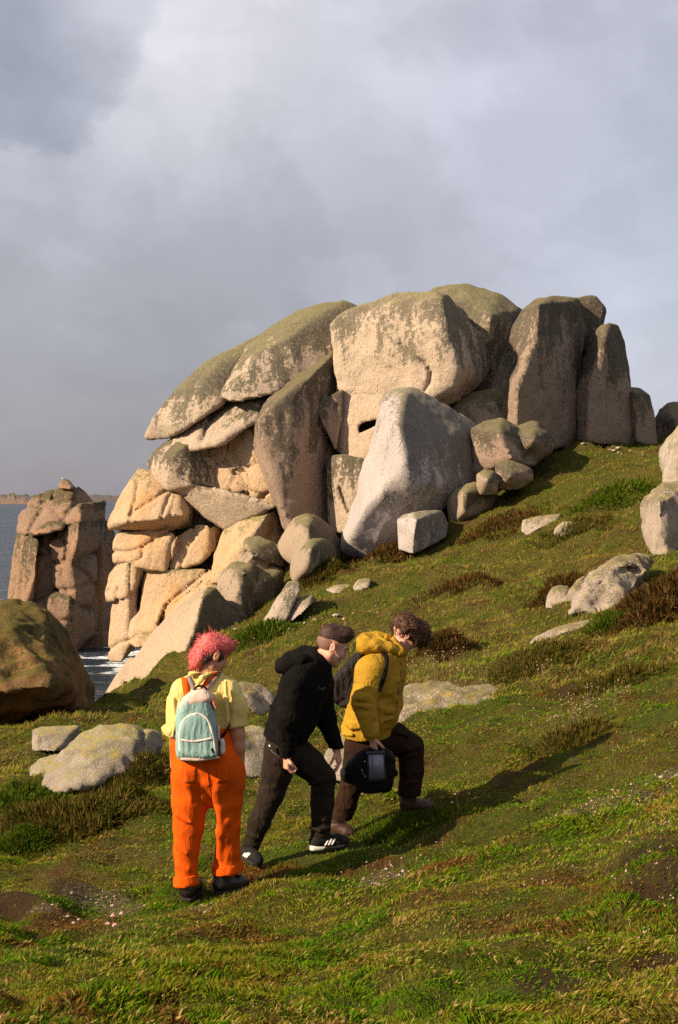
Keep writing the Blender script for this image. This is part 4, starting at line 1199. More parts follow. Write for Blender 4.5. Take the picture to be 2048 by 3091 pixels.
hummock('heather_bush', 'rusty brown heather bush at the right edge below the boulders', 1560, 1395, 0.85, 0.55, M_HEATH, 9000, 0.16, 0.014, 'bush', 12)
hummock('heather_bush', 'brown heather running down from the right-edge bush', 1500, 1425, 0.50, 0.28, M_HEATH, 4000, 0.12, 0.012, 'bush', 12)
hummock('grass_hummock', 'bright green grassy cushion below the rough pale rock', 1440, 1450, 0.42, 0.20, M_CUSH, 6000, 0.12, 0.010, 'hummock', 12)
hummock('heather_bush', 'dark heather clump right behind the curly-haired walker\'s head', 1030, 1492, 0.45, 0.32, M_HEATH, 4500, 0.10, 0.012, 'bush', 12)
hummock('heather_bush', 'reddish heather clump behind three pale stones on the right', 1310, 1362, 0.55, 0.30, M_HEATH, 4500, 0.12, 0.014, 'bush', 14)
hummock('grass_hummock', 'dark green dome of turf high on the right slope', 1425, 1158, 0.95, 0.45, M_CUSH, 5000, 0.14, 0.022, 'hummock', 20)
hummock('grass_hummock', 'round green dome beside the smaller streaked boulder', 748, 1335, 0.60, 0.50, M_MIXH, 4500, 0.14, 0.020, 'hummock', 20)
hummock('grass_hummock', 'big shaggy brown-green hummock left of the orange trousers', 190, 1925, 0.62, 0.34, M_MIXH, 15000, 0.11, 0.007, 'hummock', 8)
hummock('grass_hummock', 'round dark green cushion at the far left of the slope', 55, 1960, 0.22, 0.20, M_CUSH, 8000, 0.05, 0.005, 'hummock', 8)
hummock('grass_hummock', 'green hummock on the left edge behind the round cushion', 20, 1875, 0.45, 0.26, M_CUSH, 8000, 0.08, 0.007, 'hummock', 8)
hummock('grass_hummock', 'shaded green mound under the curly-haired walker\'s front boot', 935, 1915, 0.30, 0.10, M_CUSH, 8000, 0.05, 0.0045, 'hummock', 7)
hummock('heather_bush', 'brown tangle of heather below the long whale-backed slab', 1330, 1725, 0.30, 0.16, M_MIXH, 3500, 0.08, 0.005, 'bush', 8)
hummock('heather_bush', 'brown heather fringe at the long cream rock\'s right end', 350, 1790, 0.42, 0.24, M_MIXH, 7000, 0.09, 0.007, 'bush', 10)
hummock('heather_bush', 'russet heather at the foot of the pale pear-shaped boulder', 905, 1282, 0.9, 0.30, M_HEATH, 4000, 0.16, 0.024, 'bush', 25)
hummock('heather_bush', 'rust-brown heather mat on the open slope above the mustard jacket', 1080, 1350, 0.8, 0.22, M_HEATH, 3000, 0.12, 0.016, 'bush', 16)
hummock('heather_bush', 'russet heather mat just right of the cube-shaped stone', 1150, 1215, 1.0, 0.26, M_HEATH, 3000, 0.14, 0.022, 'bush', 22)
hummock('heather_bush', 'brown-green mat of heather below the thin white sliver of rock', 1250, 1530, 0.5, 0.16, M_MIXH, 3500, 0.09, 0.010, 'bush', 10)
hummock('heather_bush', 'dull brown heather mat beneath the green dome of turf', 1330, 1225, 0.9, 0.22, M_MIXH, 3000, 0.13, 0.020, 'bush', 20)
hummock('grass_hummock', 'lumpy olive tuft on the right slope below the bright green cushion', 1440, 1570, 0.45, 0.16, M_MIXH, 3500, 0.08, 0.009, 'hummock', 9)
hummock('grass_hummock', 'low green bush where the grass meets the folded rocks', 610, 1475, 0.7, 0.40, M_CUSH, 4000, 0.13, 0.018, 'hummock', 20)


# ------------------------------------------------------------------ dried flower heads, pebbles, thrift
OCT_V = np.array([(1, 0, 0), (-1, 0, 0), (0, 1, 0), (0, -1, 0), (0, 0, 1), (0, 0, -1.0)])
OCT_F = np.array([(0, 2, 4), (2, 1, 4), (1, 3, 4), (3, 0, 4), (2, 0, 5), (1, 2, 5), (3, 1, 5), (0, 3, 5)])


def mat_plain(name, c, rough=0.85, spec=0.2, var=0.0, scale=30.0, bump=0.0, bscale=200.0, bdist=0.002, **kw):
    m, t = new_mat(name)
    pos = t.n('ShaderNodeTexCoord').outputs['Object']
    col = c
    if var:
        n = t.noise(pos, scale, 5, 0.65)
        col = t.mix(t.sstep(n, 0.3, 0.7), (c[0] * (1 - var), c[1] * (1 - var), c[2] * (1 - var), 1),
                    (min(1, c[0] * (1 + var)), min(1, c[1] * (1 + var)), min(1, c[2] * (1 + var)), 1))
    bp = None
    if bump:
        bp = t.n('ShaderNodeBump', ins={'Height': t.noise(pos, bscale, 4, 0.6), 'Strength': bump, 'Distance': bdist}).outputs[0]
    finish(t, col, rough, bp, spec, **kw)
    return m


M_HEAD = mat_plain('dry_flower_head', (0.34, 0.22, 0.15, 1), var=0.35, scale=9)
M_STEM = mat_plain('dry_stem', (0.20, 0.125, 0.06, 1), var=0.3, scale=9)
M_PINK = mat_plain('thrift_petals', (0.62, 0.30, 0.36, 1), var=0.2)
M_PEB = mat_plain('pebble_granite', (0.32, 0.245, 0.19, 1), var=0.35, scale=14)

HV, HF, SV, SF = [], [], [], []
nh = ns_ = 0
for (x, y, r, cnt, hh) in ((990, 1560, 0.55, 150, 0.16), (1060, 1575, 0.4, 60, 0.15), (1330, 1660, 0.35, 140, 0.13), (1290, 1700, 0.3, 80, 0.12), (1400, 1640, 0.3, 60, 0.12), (560, 1850, 0.4, 90, 0.12),
                           (740, 1770, 0.35, 60, 0.12), (890, 2035, 0.3, 50, 0.04), (970, 2010, 0.25, 30, 0.04), (230, 2090, 0.3, 50, 0.03), (300, 1795, 0.5, 60, 0.14), (1030, 1900, 0.2, 24, 0.13),
                           (1440, 2180, 0.3, 60, 0.02), (1500, 2080, 0.3, 70, 0.02), (1530, 1920, 0.3, 60, 0.03), (1250, 2050, 0.4, 40, 0.02), (1440, 1850, 0.4, 90, 0.03), (500, 2330, 0.4, 26, 0.04), (620, 2350, 0.3, 18, 0.04),
                           (1250, 1560, 0.5, 50, 0.1), (1450, 1560, 0.5, 40, 0.1), (450, 1860, 0.5, 40, 0.1), (60, 1760, 0.6, 40, 0.14)):
    c = ray_pt(x, y)
    for k in range(int(cnt * 0.38)):
        X = c[0] + RNG.normal() * r * 0.5
        Y = c[1] + RNG.normal() * r * 0.6
        z = float(ground(X, Y))
        hgt = hh * (0.6 + 0.7 * RNG.random()) + 0.02
        tip = np.array((X + RNG.normal() * 0.02, Y + RNG.normal() * 0.02, z + hgt))
        s = (0.0042 + 0.004 * RNG.random()) * (Y / 9.0) ** 0.5
        HV.append(OCT_V * s + tip); HF.append(OCT_F + nh); nh += 6
        w = 0.0012 * (Y / 9.0)
        SV.append(np.array([(X - w, Y, z), (X + w, Y, z), tuple(tip)])); SF.append(np.array([(0, 1, 2)]) + ns_); ns_ += 3
o = link('dry_flower_heads', make_mesh('dry_flower_heads', np.concatenate(HV), np.concatenate(HF), False), M_HEAD)
tag(o, 'pale dried flower heads dotted in patches over the turf', 'flowers', kind='stuff')
o = link('dry_flower_stems', make_mesh('dry_flower_stems', np.concatenate(SV), np.concatenate(SF), False), M_STEM)
tag(o, 'thin brown stems under the dried flower heads', 'stems', kind='stuff')

PV, PF, np_ = [], [], 0
for (x, y, r, q) in WORN + [(1415, 1048, 0.9, 0.5), (700, 1435, 0.9, 0.5), (640, 1460, 0.8, 0.5), (740, 1430, 0.8, 0.4)]:
    c = ray_pt(x, y)
    for k in range(16):
        X = c[0] + RNG.normal() * r * 0.7
        Y = c[1] + RNG.normal() * r * 0.7
        s = (0.006 + 0.014 * RNG.random() ** 2.5) * (Y / 8.0) ** 1.05
        V = OCT_V * s * np.array((1, 1, 0.55)) * (0.7 + 0.6 * RNG.random((6, 1))) + (X, Y, float(ground(X, Y)) + 0.25 * s + (0.02 if Y > 16 else 0))
        PV.append(V); PF.append(OCT_F + np_); np_ += 6
o = link('pebbles', make_mesh('pebbles', np.concatenate(PV), np.concatenate(PF), False), M_PEB)
tag(o, 'pale pebbles strewn in worn patches of the turf', 'pebbles', kind='stuff')


def tube(path, rad, seg=6, caps=True):
    """Closed tube through path points with per-point radius."""
    path = np.asarray(path, float)
    n = len(path)
    rad = np.full(n, rad) if np.isscalar(rad) else np.asarray(rad, float)
    tg = np.gradient(path, axis=0)
    tg /= np.linalg.norm(tg, axis=1, keepdims=True) + 1e-9
    ref = np.array((0, 0, 1.0)) if abs(tg[0][2]) < 0.9 else np.array((1.0, 0, 0))
    V = []
    for i in range(n):
        u = np.cross(tg[i], ref); u /= np.linalg.norm(u) + 1e-9
        v = np.cross(tg[i], u)
        a = np.linspace(0, 2 * math.pi, seg, endpoint=False)
        V.append(path[i] + rad[i] * (np.cos(a)[:, None] * u + np.sin(a)[:, None] * v))
    V = np.concatenate(V)
    Fq = []
    for i in range(n - 1):
        for k in range(seg):
            k2 = (k + 1) % seg
            Fq.append((i * seg + k, (i + 1) * seg + k, (i + 1) * seg + k2, i * seg + k2))
    for e, base in ((0, 0), (1, (n - 1) * seg)):
        for k in range(1, seg - 1, 2):
            q = [base, base + k, base + k + 1, base + min(k + 2, seg - 1)]
            Fq.append(tuple(q if e == 0 else q[::-1]))
    return V, np.array(Fq)


for i, (x, y, lab) in enumerate(((258, 2150, 'pink thrift flower left of centre, upper left of a loose four'), (278, 2145, 'pink thrift flower left of centre, upper right of a loose four'),
                                 (246, 2168, 'pink thrift flower left of centre, lower left of a loose four'), (262, 2172, 'pink thrift flower left of centre, lower right of a loose four'))):
    c = ray_pt(x, y)
    c[2] = float(ground(c[0], c[1]))
    root = link('thrift_flower', None, loc=tuple(c))
    tag(root, lab, 'flower', 'pink thrift flowers in the foreground turf')
    tip = c + np.array((0.008, 0, 0.07))
    V, Q = tube([c, (c + tip) / 2 + 0.003, tip], 0.0015, 5)
    place('stem', V, Q, M_STEM, root)
    hv, hf = [], []
    for k in range(14):
        d = RNG.normal(size=3); d[2] = abs(d[2]); d /= np.linalg.norm(d)
        hv.append(OCT_V * 0.006 + tip + d * 0.009); hf.append(OCT_F + 6 * k)
    place('flower_head', np.concatenate(hv), np.concatenate(hf), M_PINK, root, False)


# ------------------------------------------------------------------ figures: smooth-blended solids meshed as one skin
class Field:
    def __init__(self, lo, hi, h):
        self.lo, self.h = np.asarray(lo, float), h
        n = np.ceil((np.asarray(hi) - self.lo) / h).astype(int) + 1
        self.n = n
        self.f = np.full(tuple(n), 0.5, np.float32)

    def block(self, lo, hi):
        a = np.clip(np.floor((np.asarray(lo) - self.lo) / self.h).astype(int), 0, self.n)
        b = np.clip(np.ceil((np.asarray(hi) - self.lo) / self.h).astype(int) + 1, 0, self.n)
        sl = tuple(slice(a[k], b[k]) for k in range(3))
        ax = [self.lo[k] + self.h * np.arange(a[k], b[k]) for k in range(3)]
        G = np.stack(np.meshgrid(*ax, indexing='ij'), -1).astype(np.float32)
        return sl, G

    def join(self, sl, d, k, sub=False):
        f = self.f[sl]
        if d.size == 0:
            return
        if sub:
            f, d = -f, d
        if k > 0:
            q = np.clip(0.5 + 0.5 * (f - d) / k, 0, 1)
            r = f * (1 - q) + d * q - k * q * (1 - q)
        else:
            r = np.minimum(f, d)
        self.f[sl] = -r if sub else r

    def cone(self, p0, p1, r0, r1, k=0.02, flat=1.0, axis=None, sub=False):
        p0, p1 = np.asarray(p0, float), np.asarray(p1, float)
        m = max(r0, r1) * max(1, flat) + 0.04 + k
        sl, G = self.block(np.minimum(p0, p1) - m, np.maximum(p0, p1) + m)
        if G.size == 0:
            return
        v = p1 - p0
        L2 = float(v @ v) + 1e-12
        t_ = np.clip(((G - p0) @ v) / L2, 0, 1)
        w = G - (p0 + t_[..., None] * v)
        if axis is not None and flat != 1.0:
            n = np.asarray(axis, float)
            n = n - v * (n @ v) / L2 if L2 > 1e-8 else n
            n = n / (np.linalg.norm(n) + 1e-9)
            e = w @ n
            w = w + (e / flat - e)[..., None] * n
        d = (np.linalg.norm(w, axis=-1) - (r0 + (r1 - r0) * t_)) * min(1.0, flat)
        self.join(sl, d.astype(np.float32), k, sub)

    def limb(self, pts, rads, k=0.02, flat=1.0, axis=None):
        for i in range(len(pts) - 1):
            fl = flat if np.isscalar(flat) else flat[i]
            self.cone(pts[i], pts[i + 1], rads[i], rads[i + 1], k, fl, axis)

    def ell(self, c, rad, ax, k=0.01, sub=False):
        """Ellipsoid with radii along the three unit axes in ax."""
        m = max(rad) + 0.03 + k
        sl, G = self.block(np.asarray(c) - m, np.asarray(c) + m)
        w = G - np.asarray(c, np.float32)
        q = np.stack([(w @ np.asarray(a, float)) / r for a, r in zip(ax, rad)], -1)
        q2 = np.stack([(w @ np.asarray(a, float)) / r ** 2 for a, r in zip(ax, rad)], -1)
        k0 = np.linalg.norm(q, axis=-1)
        k1 = np.linalg.norm(q2, axis=-1) + 1e-6
        self.join(sl, (k0 * (k0 - 1) / k1).astype(np.float32), k, sub)

    def hull(self, pts, rnd=0.0, k=0.0, sub=False, grow=0.0):
        pts = np.asarray(pts, float)
        pl = hull_planes(pts)
        sl, G = self.block(pts.min(0) - 0.05, pts.max(0) + 0.05)
        d = np.full(G.shape[:3], -1e9, np.float32)
        for nn, c in pl:
            np.maximum(d, G @ nn.astype(np.float32) - np.float32(c), out=d)
        if rnd:
            d = blur(d, int(round(rnd / self.h)))
            d -= 0.35 * rnd
        self.join(sl, d - grow, k, sub)

    def cut(self, p, n):
        """Keep the side the normal points away from."""
        ax = [self.lo[k] + self.h * np.arange(self.n[k]) for k in range(3)]
        n = np.asarray(n, float) / np.linalg.norm(n)
        d = (ax[0][:, None, None] - p[0]) * n[0] + (ax[1][None, :, None] - p[1]) * n[1] + (ax[2][None, None, :] - p[2]) * n[2]
        self.f = np.maximum(self.f, d.astype(np.float32))

    def cut_local(self, p, n, rad):
        """Cut by a plane only inside a ball round p (sleeve ends, trouser hems)."""
        p = np.asarray(p, float)
        n = np.asarray(n, float) / np.linalg.norm(n)
        sl, G = self.block(p - rad, p + rad)
        w = G - p
        d = w @ n
        ins = np.linalg.norm(w, axis=-1) < rad
        f = self.f[sl]
        self.f[sl] = np.where(ins, np.maximum(f, d), f)

    def sample(self, p):
        q = (np.asarray(p) - self.lo) / self.h
        i = np.clip(np.floor(q).astype(int), 0, self.n - 2)
        u = q - i
        s = 0
        for a in (0, 1):
            for b in (0, 1):
                for c in (0, 1):
                    w = (u[0] if a else 1 - u[0]) * (u[1] if b else 1 - u[1]) * (u[2] if c else 1 - u[2])
                    s += w * self.f[i[0] + a, i[1] + b, i[2] + c]
        return s

    def hit(self, x, y, d0, d1):
        """First point of the solid met by the view ray through photograph pixel (x, y)."""
        for d in np.arange(d0, d1, self.h * 0.5):
            p = P(x, y, d)
            q = (p - self.lo) / self.h
            if (q < 1).any() or (q > self.n - 2).any():
                continue
            if self.sample(p) < 0:
                return p
        return None

    def mesh(self, wrinkle=(), smooth=0):
        f = self.f
        f[0], f[-1], f[:, 0], f[:, -1], f[:, :, 0], f[:, :, -1] = .1, .1, .1, .1, .1, .1
        V, Q = surface_nets(f, self.lo, self.h)
        if wrinkle:
            N = vnormals(V, Q)
            d = np.zeros(len(V))
            for (amp, freq, stretch, mode) in wrinkle:
                q = V * freq * np.asarray(stretch)
                n = fbm(q + 5.1 * freq, 2)
                if mode == 'ridge':
                    n = (0.55 - np.abs(n)) * 1.2
                d += amp * n
            V = V + N * d[:, None]
        return V, Q


def frame(fwd, up):
    f = np.asarray(fwd, float); f /= np.linalg.norm(f)
    r = np.cross(f, up); r /= np.linalg.norm(r)
    u = np.cross(r, f)
    return r, f, u


def head(F_, c, fwd, up, s=1.0):
    """Skull, jaw, brow, nose, lips, cheeks, ears; c lies midway between the ears."""
    r, f, u = frame(fwd, up)
    L = lambda a, b, d: np.asarray(c) + s * (a * r + b * f + d * u)
    ax = (r, f, u)
    E = lambda p, rad, k=0.012, sub=False: F_.ell(L(*p), [s * q for q in rad], ax, s * k, sub)
    C = lambda p, q, a, b, k=0.008, sub=False: F_.cone(L(*p), L(*q), s * a, s * b, s * k, sub=sub)
    E((0, -0.010, 0.036), (0.075, 0.096, 0.082))
    E((0, 0.036, -0.030), (0.058, 0.056, 0.074), 0.025)
    C((0, 0.060, -0.094), (0, 0.070, -0.094), 0.022, 0.021, 0.02)
    for q in (-1, 1):
        C((q * 0.052, 0.0, -0.055), (q * 0.012, 0.064, -0.098), 0.020, 0.018, 0.02)
        E((q * 0.036, 0.060, -0.026), (0.026, 0.028, 0.026), 0.02)
        E((q * 0.031, 0.101, 0.002), (0.017, 0.016, 0.011), 0.010, True)
        E((q * 0.030, 0.080, 0.000), (0.0125, 0.0125, 0.0125), 0.002)
        C((q * 0.012, 0.088, 0.020), (q * 0.045, 0.076, 0.020), 0.009, 0.008, 0.012)
        E((q * 0.011, 0.101, -0.040), (0.009, 0.010, 0.008), 0.006)
        # ear: rim and lobe with a hollow
        e0 = L(q * 0.076, -0.010, -0.002)
        er = np.asarray(r) * q * 0.9 - np.asarray(f) * 0.42
        er /= np.linalg.norm(er)
        ef = np.cross(u, er)
        F_.ell(e0 + er * 0.008 * s, (0.009 * s, 0.019 * s, 0.033 * s), (er, ef, u), 0.005 * s)
        F_.ell(e0 + er * 0.018 * s + np.asarray(f) * 0.003 * s, (0.008 * s, 0.010 * s, 0.019 * s), (er, ef, u), 0.003 * s, True)
    C((0, 0.089, 0.012), (0, 0.112, -0.036), 0.0075, 0.0115, 0.010)
    C((-0.019, 0.090, -0.062), (0.019, 0.090, -0.062), 0.0075, 0.0075, 0.006)
    C((-0.017, 0.088, -0.075), (0.017, 0.088, -0.075), 0.0085, 0.0085, 0.006)
    C((-0.022, 0.101, -0.0685), (0.022, 0.101, -0.0685), 0.0035, 0.0035, 0.002, True)
    return L


def hand(F_, wrist, d, n, thumb, curls, s=1.0, tcurl=0.5):
    """Palm, four jointed fingers of different length and a thumb leaving the side of the palm."""
    d = np.asarray(d, float); d /= np.linalg.norm(d)
    n = np.asarray(n, float); n = n - d * (n @ d); n /= np.linalg.norm(n)
    t_ = np.cross(d, n)
    if t_ @ np.asarray(thumb, float) < 0:
        t_ = -t_
    w = np.asarray(wrist, float)
    for a in (-0.026, -0.009, 0.009, 0.026):
        F_.cone(w + t_ * a * 0.6 * s, w + (d * 0.080 + t_ * a) * s, 0.017 * s, 0.0145 * s, 0.012)
    for i, (a, ln) in enumerate(((0.030, 0.92), (0.010, 1.05), (-0.010, 0.98), (-0.029, 0.78))):
        p = w + (d * 0.082 + t_ * a) * s
        ang = 0.0
        rr = 0.0094 * s
        for seg, c in zip((0.042, 0.026, 0.021), curls[i] if isinstance(curls[0], (tuple, list)) else curls):
            ang += c
            v = d * math.cos(ang) + n * math.sin(ang)
            q = p + v * seg * ln * s
            F_.cone(p, q, rr, rr * 0.9, 0.003)
            p, rr = q, rr * 0.9
    p = w + (d * 0.022 + t_ * 0.026) * s
    v = d * 0.62 + t_ * 0.62 + n * 0.35
    v /= np.linalg.norm(v)
    for i, (seg, rr) in enumerate(((0.042, 0.0135), (0.030, 0.0108), (0.024, 0.0095))):
        q = p + v * seg * s
        F_.cone(p, q, rr * s, rr * 0.9 * s, 0.006)
        p = q
        v = v * math.cos(tcurl) + (n * 0.6 + d * 0.5 - t_ * 0.35) * math.sin(tcurl)
        v /= np.linalg.norm(v)


def ribbon(path, side, width, thick=0.004):
    """Flat strap along path; side vectors per point (or one)."""
    path = np.asarray(path, float)
    n = len(path)
    side = np.asarray(side, float)
    if side.ndim == 1:
        side = np.repeat(side[None], n, 0)
    tg = np.gradient(path, axis=0)
    V = []
    wd = np.full(n, width) if np.isscalar(width) else np.asarray(width)
    for i in range(n):
        t_ = tg[i] / (np.linalg.norm(tg[i]) + 1e-9)
        s = side[i] - t_ * (side[i] @ t_); s /= np.linalg.norm(s) + 1e-9
        nn = np.cross(t_, s)
        for a, b in ((-.5, -.5), (.5, -.5), (.5, .5), (-.5, .5)):
            V.append(path[i] + s * wd[i] * a + nn * thick * b)
    Fq = []
    for i in range(n - 1):
        for k in range(4):
            Fq.append((4 * i + k, 4 * i + (k + 1) % 4, 4 * i + 4 + (k + 1) % 4, 4 * i + 4 + k))
    Fq += [(3, 2, 1, 0), (4 * n - 4, 4 * n - 3, 4 * n - 2, 4 * n - 1)]
    return np.array(V), np.array(Fq)


def smooth_path(pts, n=8):
    """Catmull-Rom through the points."""
    p = np.asarray(pts, float)
    p = np.concatenate([[2 * p[0] - p[1]], p, [2 * p[-1] - p[-2]]])
    out = []
    for i in range(1, len(p) - 2):
        for t_ in np.linspace(0, 1, n, endpoint=False):
            a, b, c, d = p[i - 1], p[i], p[i + 1], p[i + 2]
            out.append(0.5 * (2 * b + (c - a) * t_ + (2 * a - 5 * b + 4 * c - d) * t_ ** 2 + (3 * b - a - 3 * c + d) * t_ ** 3))
    out.append(p[-2])
    return np.array(out)


def join(parts):
    V, Fq, n = [], [], 0
    for v, f in parts:
        V.append(v); Fq.append(f + n); n += len(v)
    return np.concatenate(V), np.concatenate(Fq)


def strands(roots, dirs, length, width, curl, droop=0.0, seg=4, seed=0, twist=0.0):
    """Tapered tufts of hair: three-sided, bending, one mesh."""
    rg = np.random.default_rng(seed)
    V, Fq, n = [], [], 0
    for r0, d0, L in zip(roots, dirs, length):
        d = d0 / np.linalg.norm(d0)
        p = r0.copy()
        b = rg.normal(size=3) * curl
        ref = np.cross(d, rg.normal(size=3)); ref /= np.linalg.norm(ref) + 1e-9
        ring = []
        for s in range(seg + 1):
            w = width * (1 - s / seg) ** 0.8 + 0.0006
            v2 = np.cross(d, ref)
            for k in range(3):
                a = 2.094 * k + twist * s
                ring.append(p + w * (math.cos(a) * ref + math.sin(a) * v2))
            d = d + b / seg + np.array((0, 0, -droop)) / seg
            if twist:
                d = d + 0.9 * (math.cos(twist * s) * ref + math.sin(twist * s) * v2) / seg
            d /= np.linalg.norm(d)
            p = p + d * L / seg
        V.append(np.array(ring))
        for s in range(seg):
            for k in range(3):
                k2 = (k + 1) % 3
                Fq.append((n + 3 * s + k, n + 3 * s + k2, n + 3 * s + 3 + k2, n + 3 * s + 3 + k))
        n += 3 * (seg + 1)
    return np.concatenate(V), np.array(Fq)


# --- cloth and skin materials
def mat_cloth(name, c, c2=None, weave=900.0, rough=0.9, var=0.12, fold=0.25, sheen=0.0, vscale=9.0):
    m, t = new_mat(name)
    pos = t.n('ShaderNodeTexCoord').outputs['Object']
    c2 = c2 or c
    n = t.noise(pos, vscale, 5, 0.6)
    f = t.noise(pos, 140.0, 3, 0.7)
    col = t.mix(t.sstep(n, 0.3, 0.7), (c[0] * (1 - var), c[1] * (1 - var), c[2] * (1 - var), 1), c2)
    col = t.mix(t.sstep(f, 0.3, 0.8, 0, 0.22), col, (c[0] * 0.5, c[1] * 0.5, c[2] * 0.5, 1))
    w = t.noise(pos, weave, 2, 0.5)
    cr = t.noise(pos, 22.0, 4, 0.55, 0.8)
    fo = t.noise(t.n('ShaderNodeMapping', ins={'Vector': pos, 'Rotation': (0.0, 0.5, 0.3), 'Scale': (1.0, 1.0, 0.45)}).outputs[0], 11.0, 2, 0.5, 1.3)
    crease = t.math('SUBTRACT', 1.0, t.math('ABSOLUTE', t.math('MULTIPLY', t.math('SUBTRACT', fo, 0.5), 5.0)), clamp=True)
    h = t.math('ADD', t.math('MULTIPLY', w, 0.06), t.math('MULTIPLY', cr, 0.8))
    h = t.math('ADD', h, t.math('MULTIPLY', crease, 0.55))
    bp = t.n('ShaderNodeBump', ins={'Height': h, 'Strength': fold, 'Distance': 0.02}).outputs[0]
    b = finish(t, col, rough, bp, 0.08)
    b.inputs['Sheen Weight'].default_value = sheen
    return m


def mat_skin(name, c, red):
    m, t = new_mat(name)
    pos = t.n('ShaderNodeTexCoord').outputs['Object']
    n = t.noise(pos, 24.0, 4, 0.6)
    col = t.mix(t.sstep(n, 0.35, 0.7), c, red)
    bp = t.n('ShaderNodeBump', ins={'Height': t.noise(pos, 320.0, 3, 0.6), 'Strength': 0.12, 'Distance': 0.003}).outputs[0]
    b = finish(t, col, 0.55, bp, 0.3)
    b.inputs['Subsurface Weight'].default_value = 0.15
    b.inputs['Subsurface Radius'].default_value = (0.012, 0.005, 0.003)
    b.inputs['Subsurface Scale'].default_value = 0.6
    return m


M_SKIN = mat_skin('skin_fair', (0.56, 0.30, 0.20, 1), (0.52, 0.235, 0.155, 1))
M_SKIN1 = mat_skin('skin_warm', (0.44, 0.215, 0.115, 1), (0.40, 0.165, 0.09, 1))
M_SHIRT = mat_cloth('yellow_cotton', (0.66, 0.50, 0.155, 1), (0.70, 0.55, 0.20, 1), fold=0.35)
M_ORANGE = mat_cloth('orange_canvas', (0.62, 0.082, 0.004, 1), (0.68, 0.094, 0.004, 1), fold=0.18, var=0.08)
M_TEAL = mat_cloth('teal_canvas', (0.235, 0.37, 0.345, 1), (0.27, 0.41, 0.38, 1), fold=0.35)
M_PINKC = mat_cloth('pale_pink_canvas', (0.62, 0.44, 0.36, 1), (0.66, 0.48, 0.40, 1), fold=0.25)
M_CORAL = mat_cloth('coral_canvas', (0.68, 0.22, 0.14, 1), fold=0.25)
M_TRIM = mat_cloth('white_trim', (0.72, 0.60, 0.52, 1), fold=0.2)
M_GREYW = mat_cloth('grey_webbing', (0.22, 0.17, 0.165, 1), fold=0.1)
M_BLACKW = mat_cloth('black_webbing', (0.012, 0.010, 0.009, 1), fold=0.1)
M_HOODIE = mat_cloth('black_fleece', (0.0052, 0.0042, 0.0036, 1), (0.0065, 0.0052, 0.0044, 1), fold=0.5)
M_JEANS = mat_cloth('charcoal_denim', (0.021, 0.0145, 0.010, 1), (0.027, 0.019, 0.0135, 1), fold=0.5)
M_MUSTARD = mat_cloth('mustard_shell', (0.355, 0.20, 0.017, 1), (0.39, 0.225, 0.021, 1), rough=0.7, fold=0.45, var=0.1)
M_BROWNT = mat_cloth('brown_black_cotton', (0.022, 0.0105, 0.006, 1), (0.030, 0.0145, 0.008, 1), fold=0.5)
M_NYLON = mat_cloth('black_nylon', (0.020, 0.015, 0.014, 1), (0.026, 0.020, 0.019, 1), rough=0.5, fold=0.8)
M_BAG = mat_cloth('black_bag_fabric', (0.009, 0.008, 0.008, 1), rough=0.6, fold=0.5)
M_LEATHER = mat_plain('black_leather', (0.013, 0.009, 0.007, 1), 0.42, 0.5, var=0.3, bump=0.3, bscale=90, bdist=0.003)
M_BROWNL = mat_plain('brown_leather', (0.046, 0.019, 0.009, 1), 0.6, 0.35, var=0.35, scale=25, bump=0.3, bscale=90, bdist=0.003)
M_RUBBER = mat_plain('dark_rubber', (0.022, 0.018, 0.015, 1), 0.8, 0.2)
M_WHITE_R = mat_plain('white_rubber', (0.72, 0.68, 0.60, 1), 0.6, 0.3, var=0.1)
M_SHOEB = mat_plain('black_mesh_fabric', (0.013, 0.011, 0.010, 1), 0.85, 0.2, var=0.3, scale=80)
M_METAL = mat_plain('steel', (0.55, 0.52, 0.48, 1), 0.3, 0.5, Metallic=1.0)
M_GOLD = mat_plain('gold_thread', (0.13, 0.085, 0.03, 1), 0.7, 0.3)
M_SCREEN = mat_plain('display_glass', (0.17, 0.165, 0.215, 1), 0.22, 0.6, var=0.10, scale=60)
M_PLASTIC = mat_plain('black_plastic', (0.010, 0.009, 0.009, 1), 0.45, 0.5)
M_BLUEP = mat_plain('blue_plastic', (0.03, 0.18, 0.30, 1), 0.4, 0.5)
M_EYE = mat_plain('dark_eye', (0.02, 0.012, 0.01, 1), 0.3, 0.5)


def mat_hair(name, a, b, c):
    m, t = new_mat(name)
    pos = t.n('ShaderNodeTexCoord').outputs['Object']
    n = t.noise(pos, 26.0, 3, 0.6)
    f = t.noise(pos, 130.0, 3, 0.7)
    col = t.mix(t.sstep(n, 0.32, 0.68), a, b)
    col = t.mix(t.sstep(f, 0.45, 0.75, 0, 0.7), col, c)
    bp = t.n('ShaderNodeBump', ins={'Height': f, 'Strength': 0.4, 'Distance': 0.006}).outputs[0]
    finish(t, col, 0.6, bp, 0.3)
    return m


M_PINKH = mat_hair('pink_dyed_hair', (0.56, 0.080, 0.095, 1), (0.62, 0.12, 0.085, 1), (0.66, 0.24, 0.22, 1))
M_DARKH = mat_hair('dark_brown_hair', (0.036, 0.016, 0.011, 1), (0.050, 0.023, 0.015, 1), (0.085, 0.043, 0.028, 1))
M_FADE = mat_hair('shaved_fade_hair', (0.20, 0.105, 0.075, 1), (0.17, 0.085, 0.06, 1), (0.26, 0.145, 0.105, 1))
M_CURLH = mat_hair('curly_brown_hair', (0.035, 0.013, 0.006, 1), (0.060, 0.023, 0.010, 1), (0.13, 0.055, 0.022, 1))


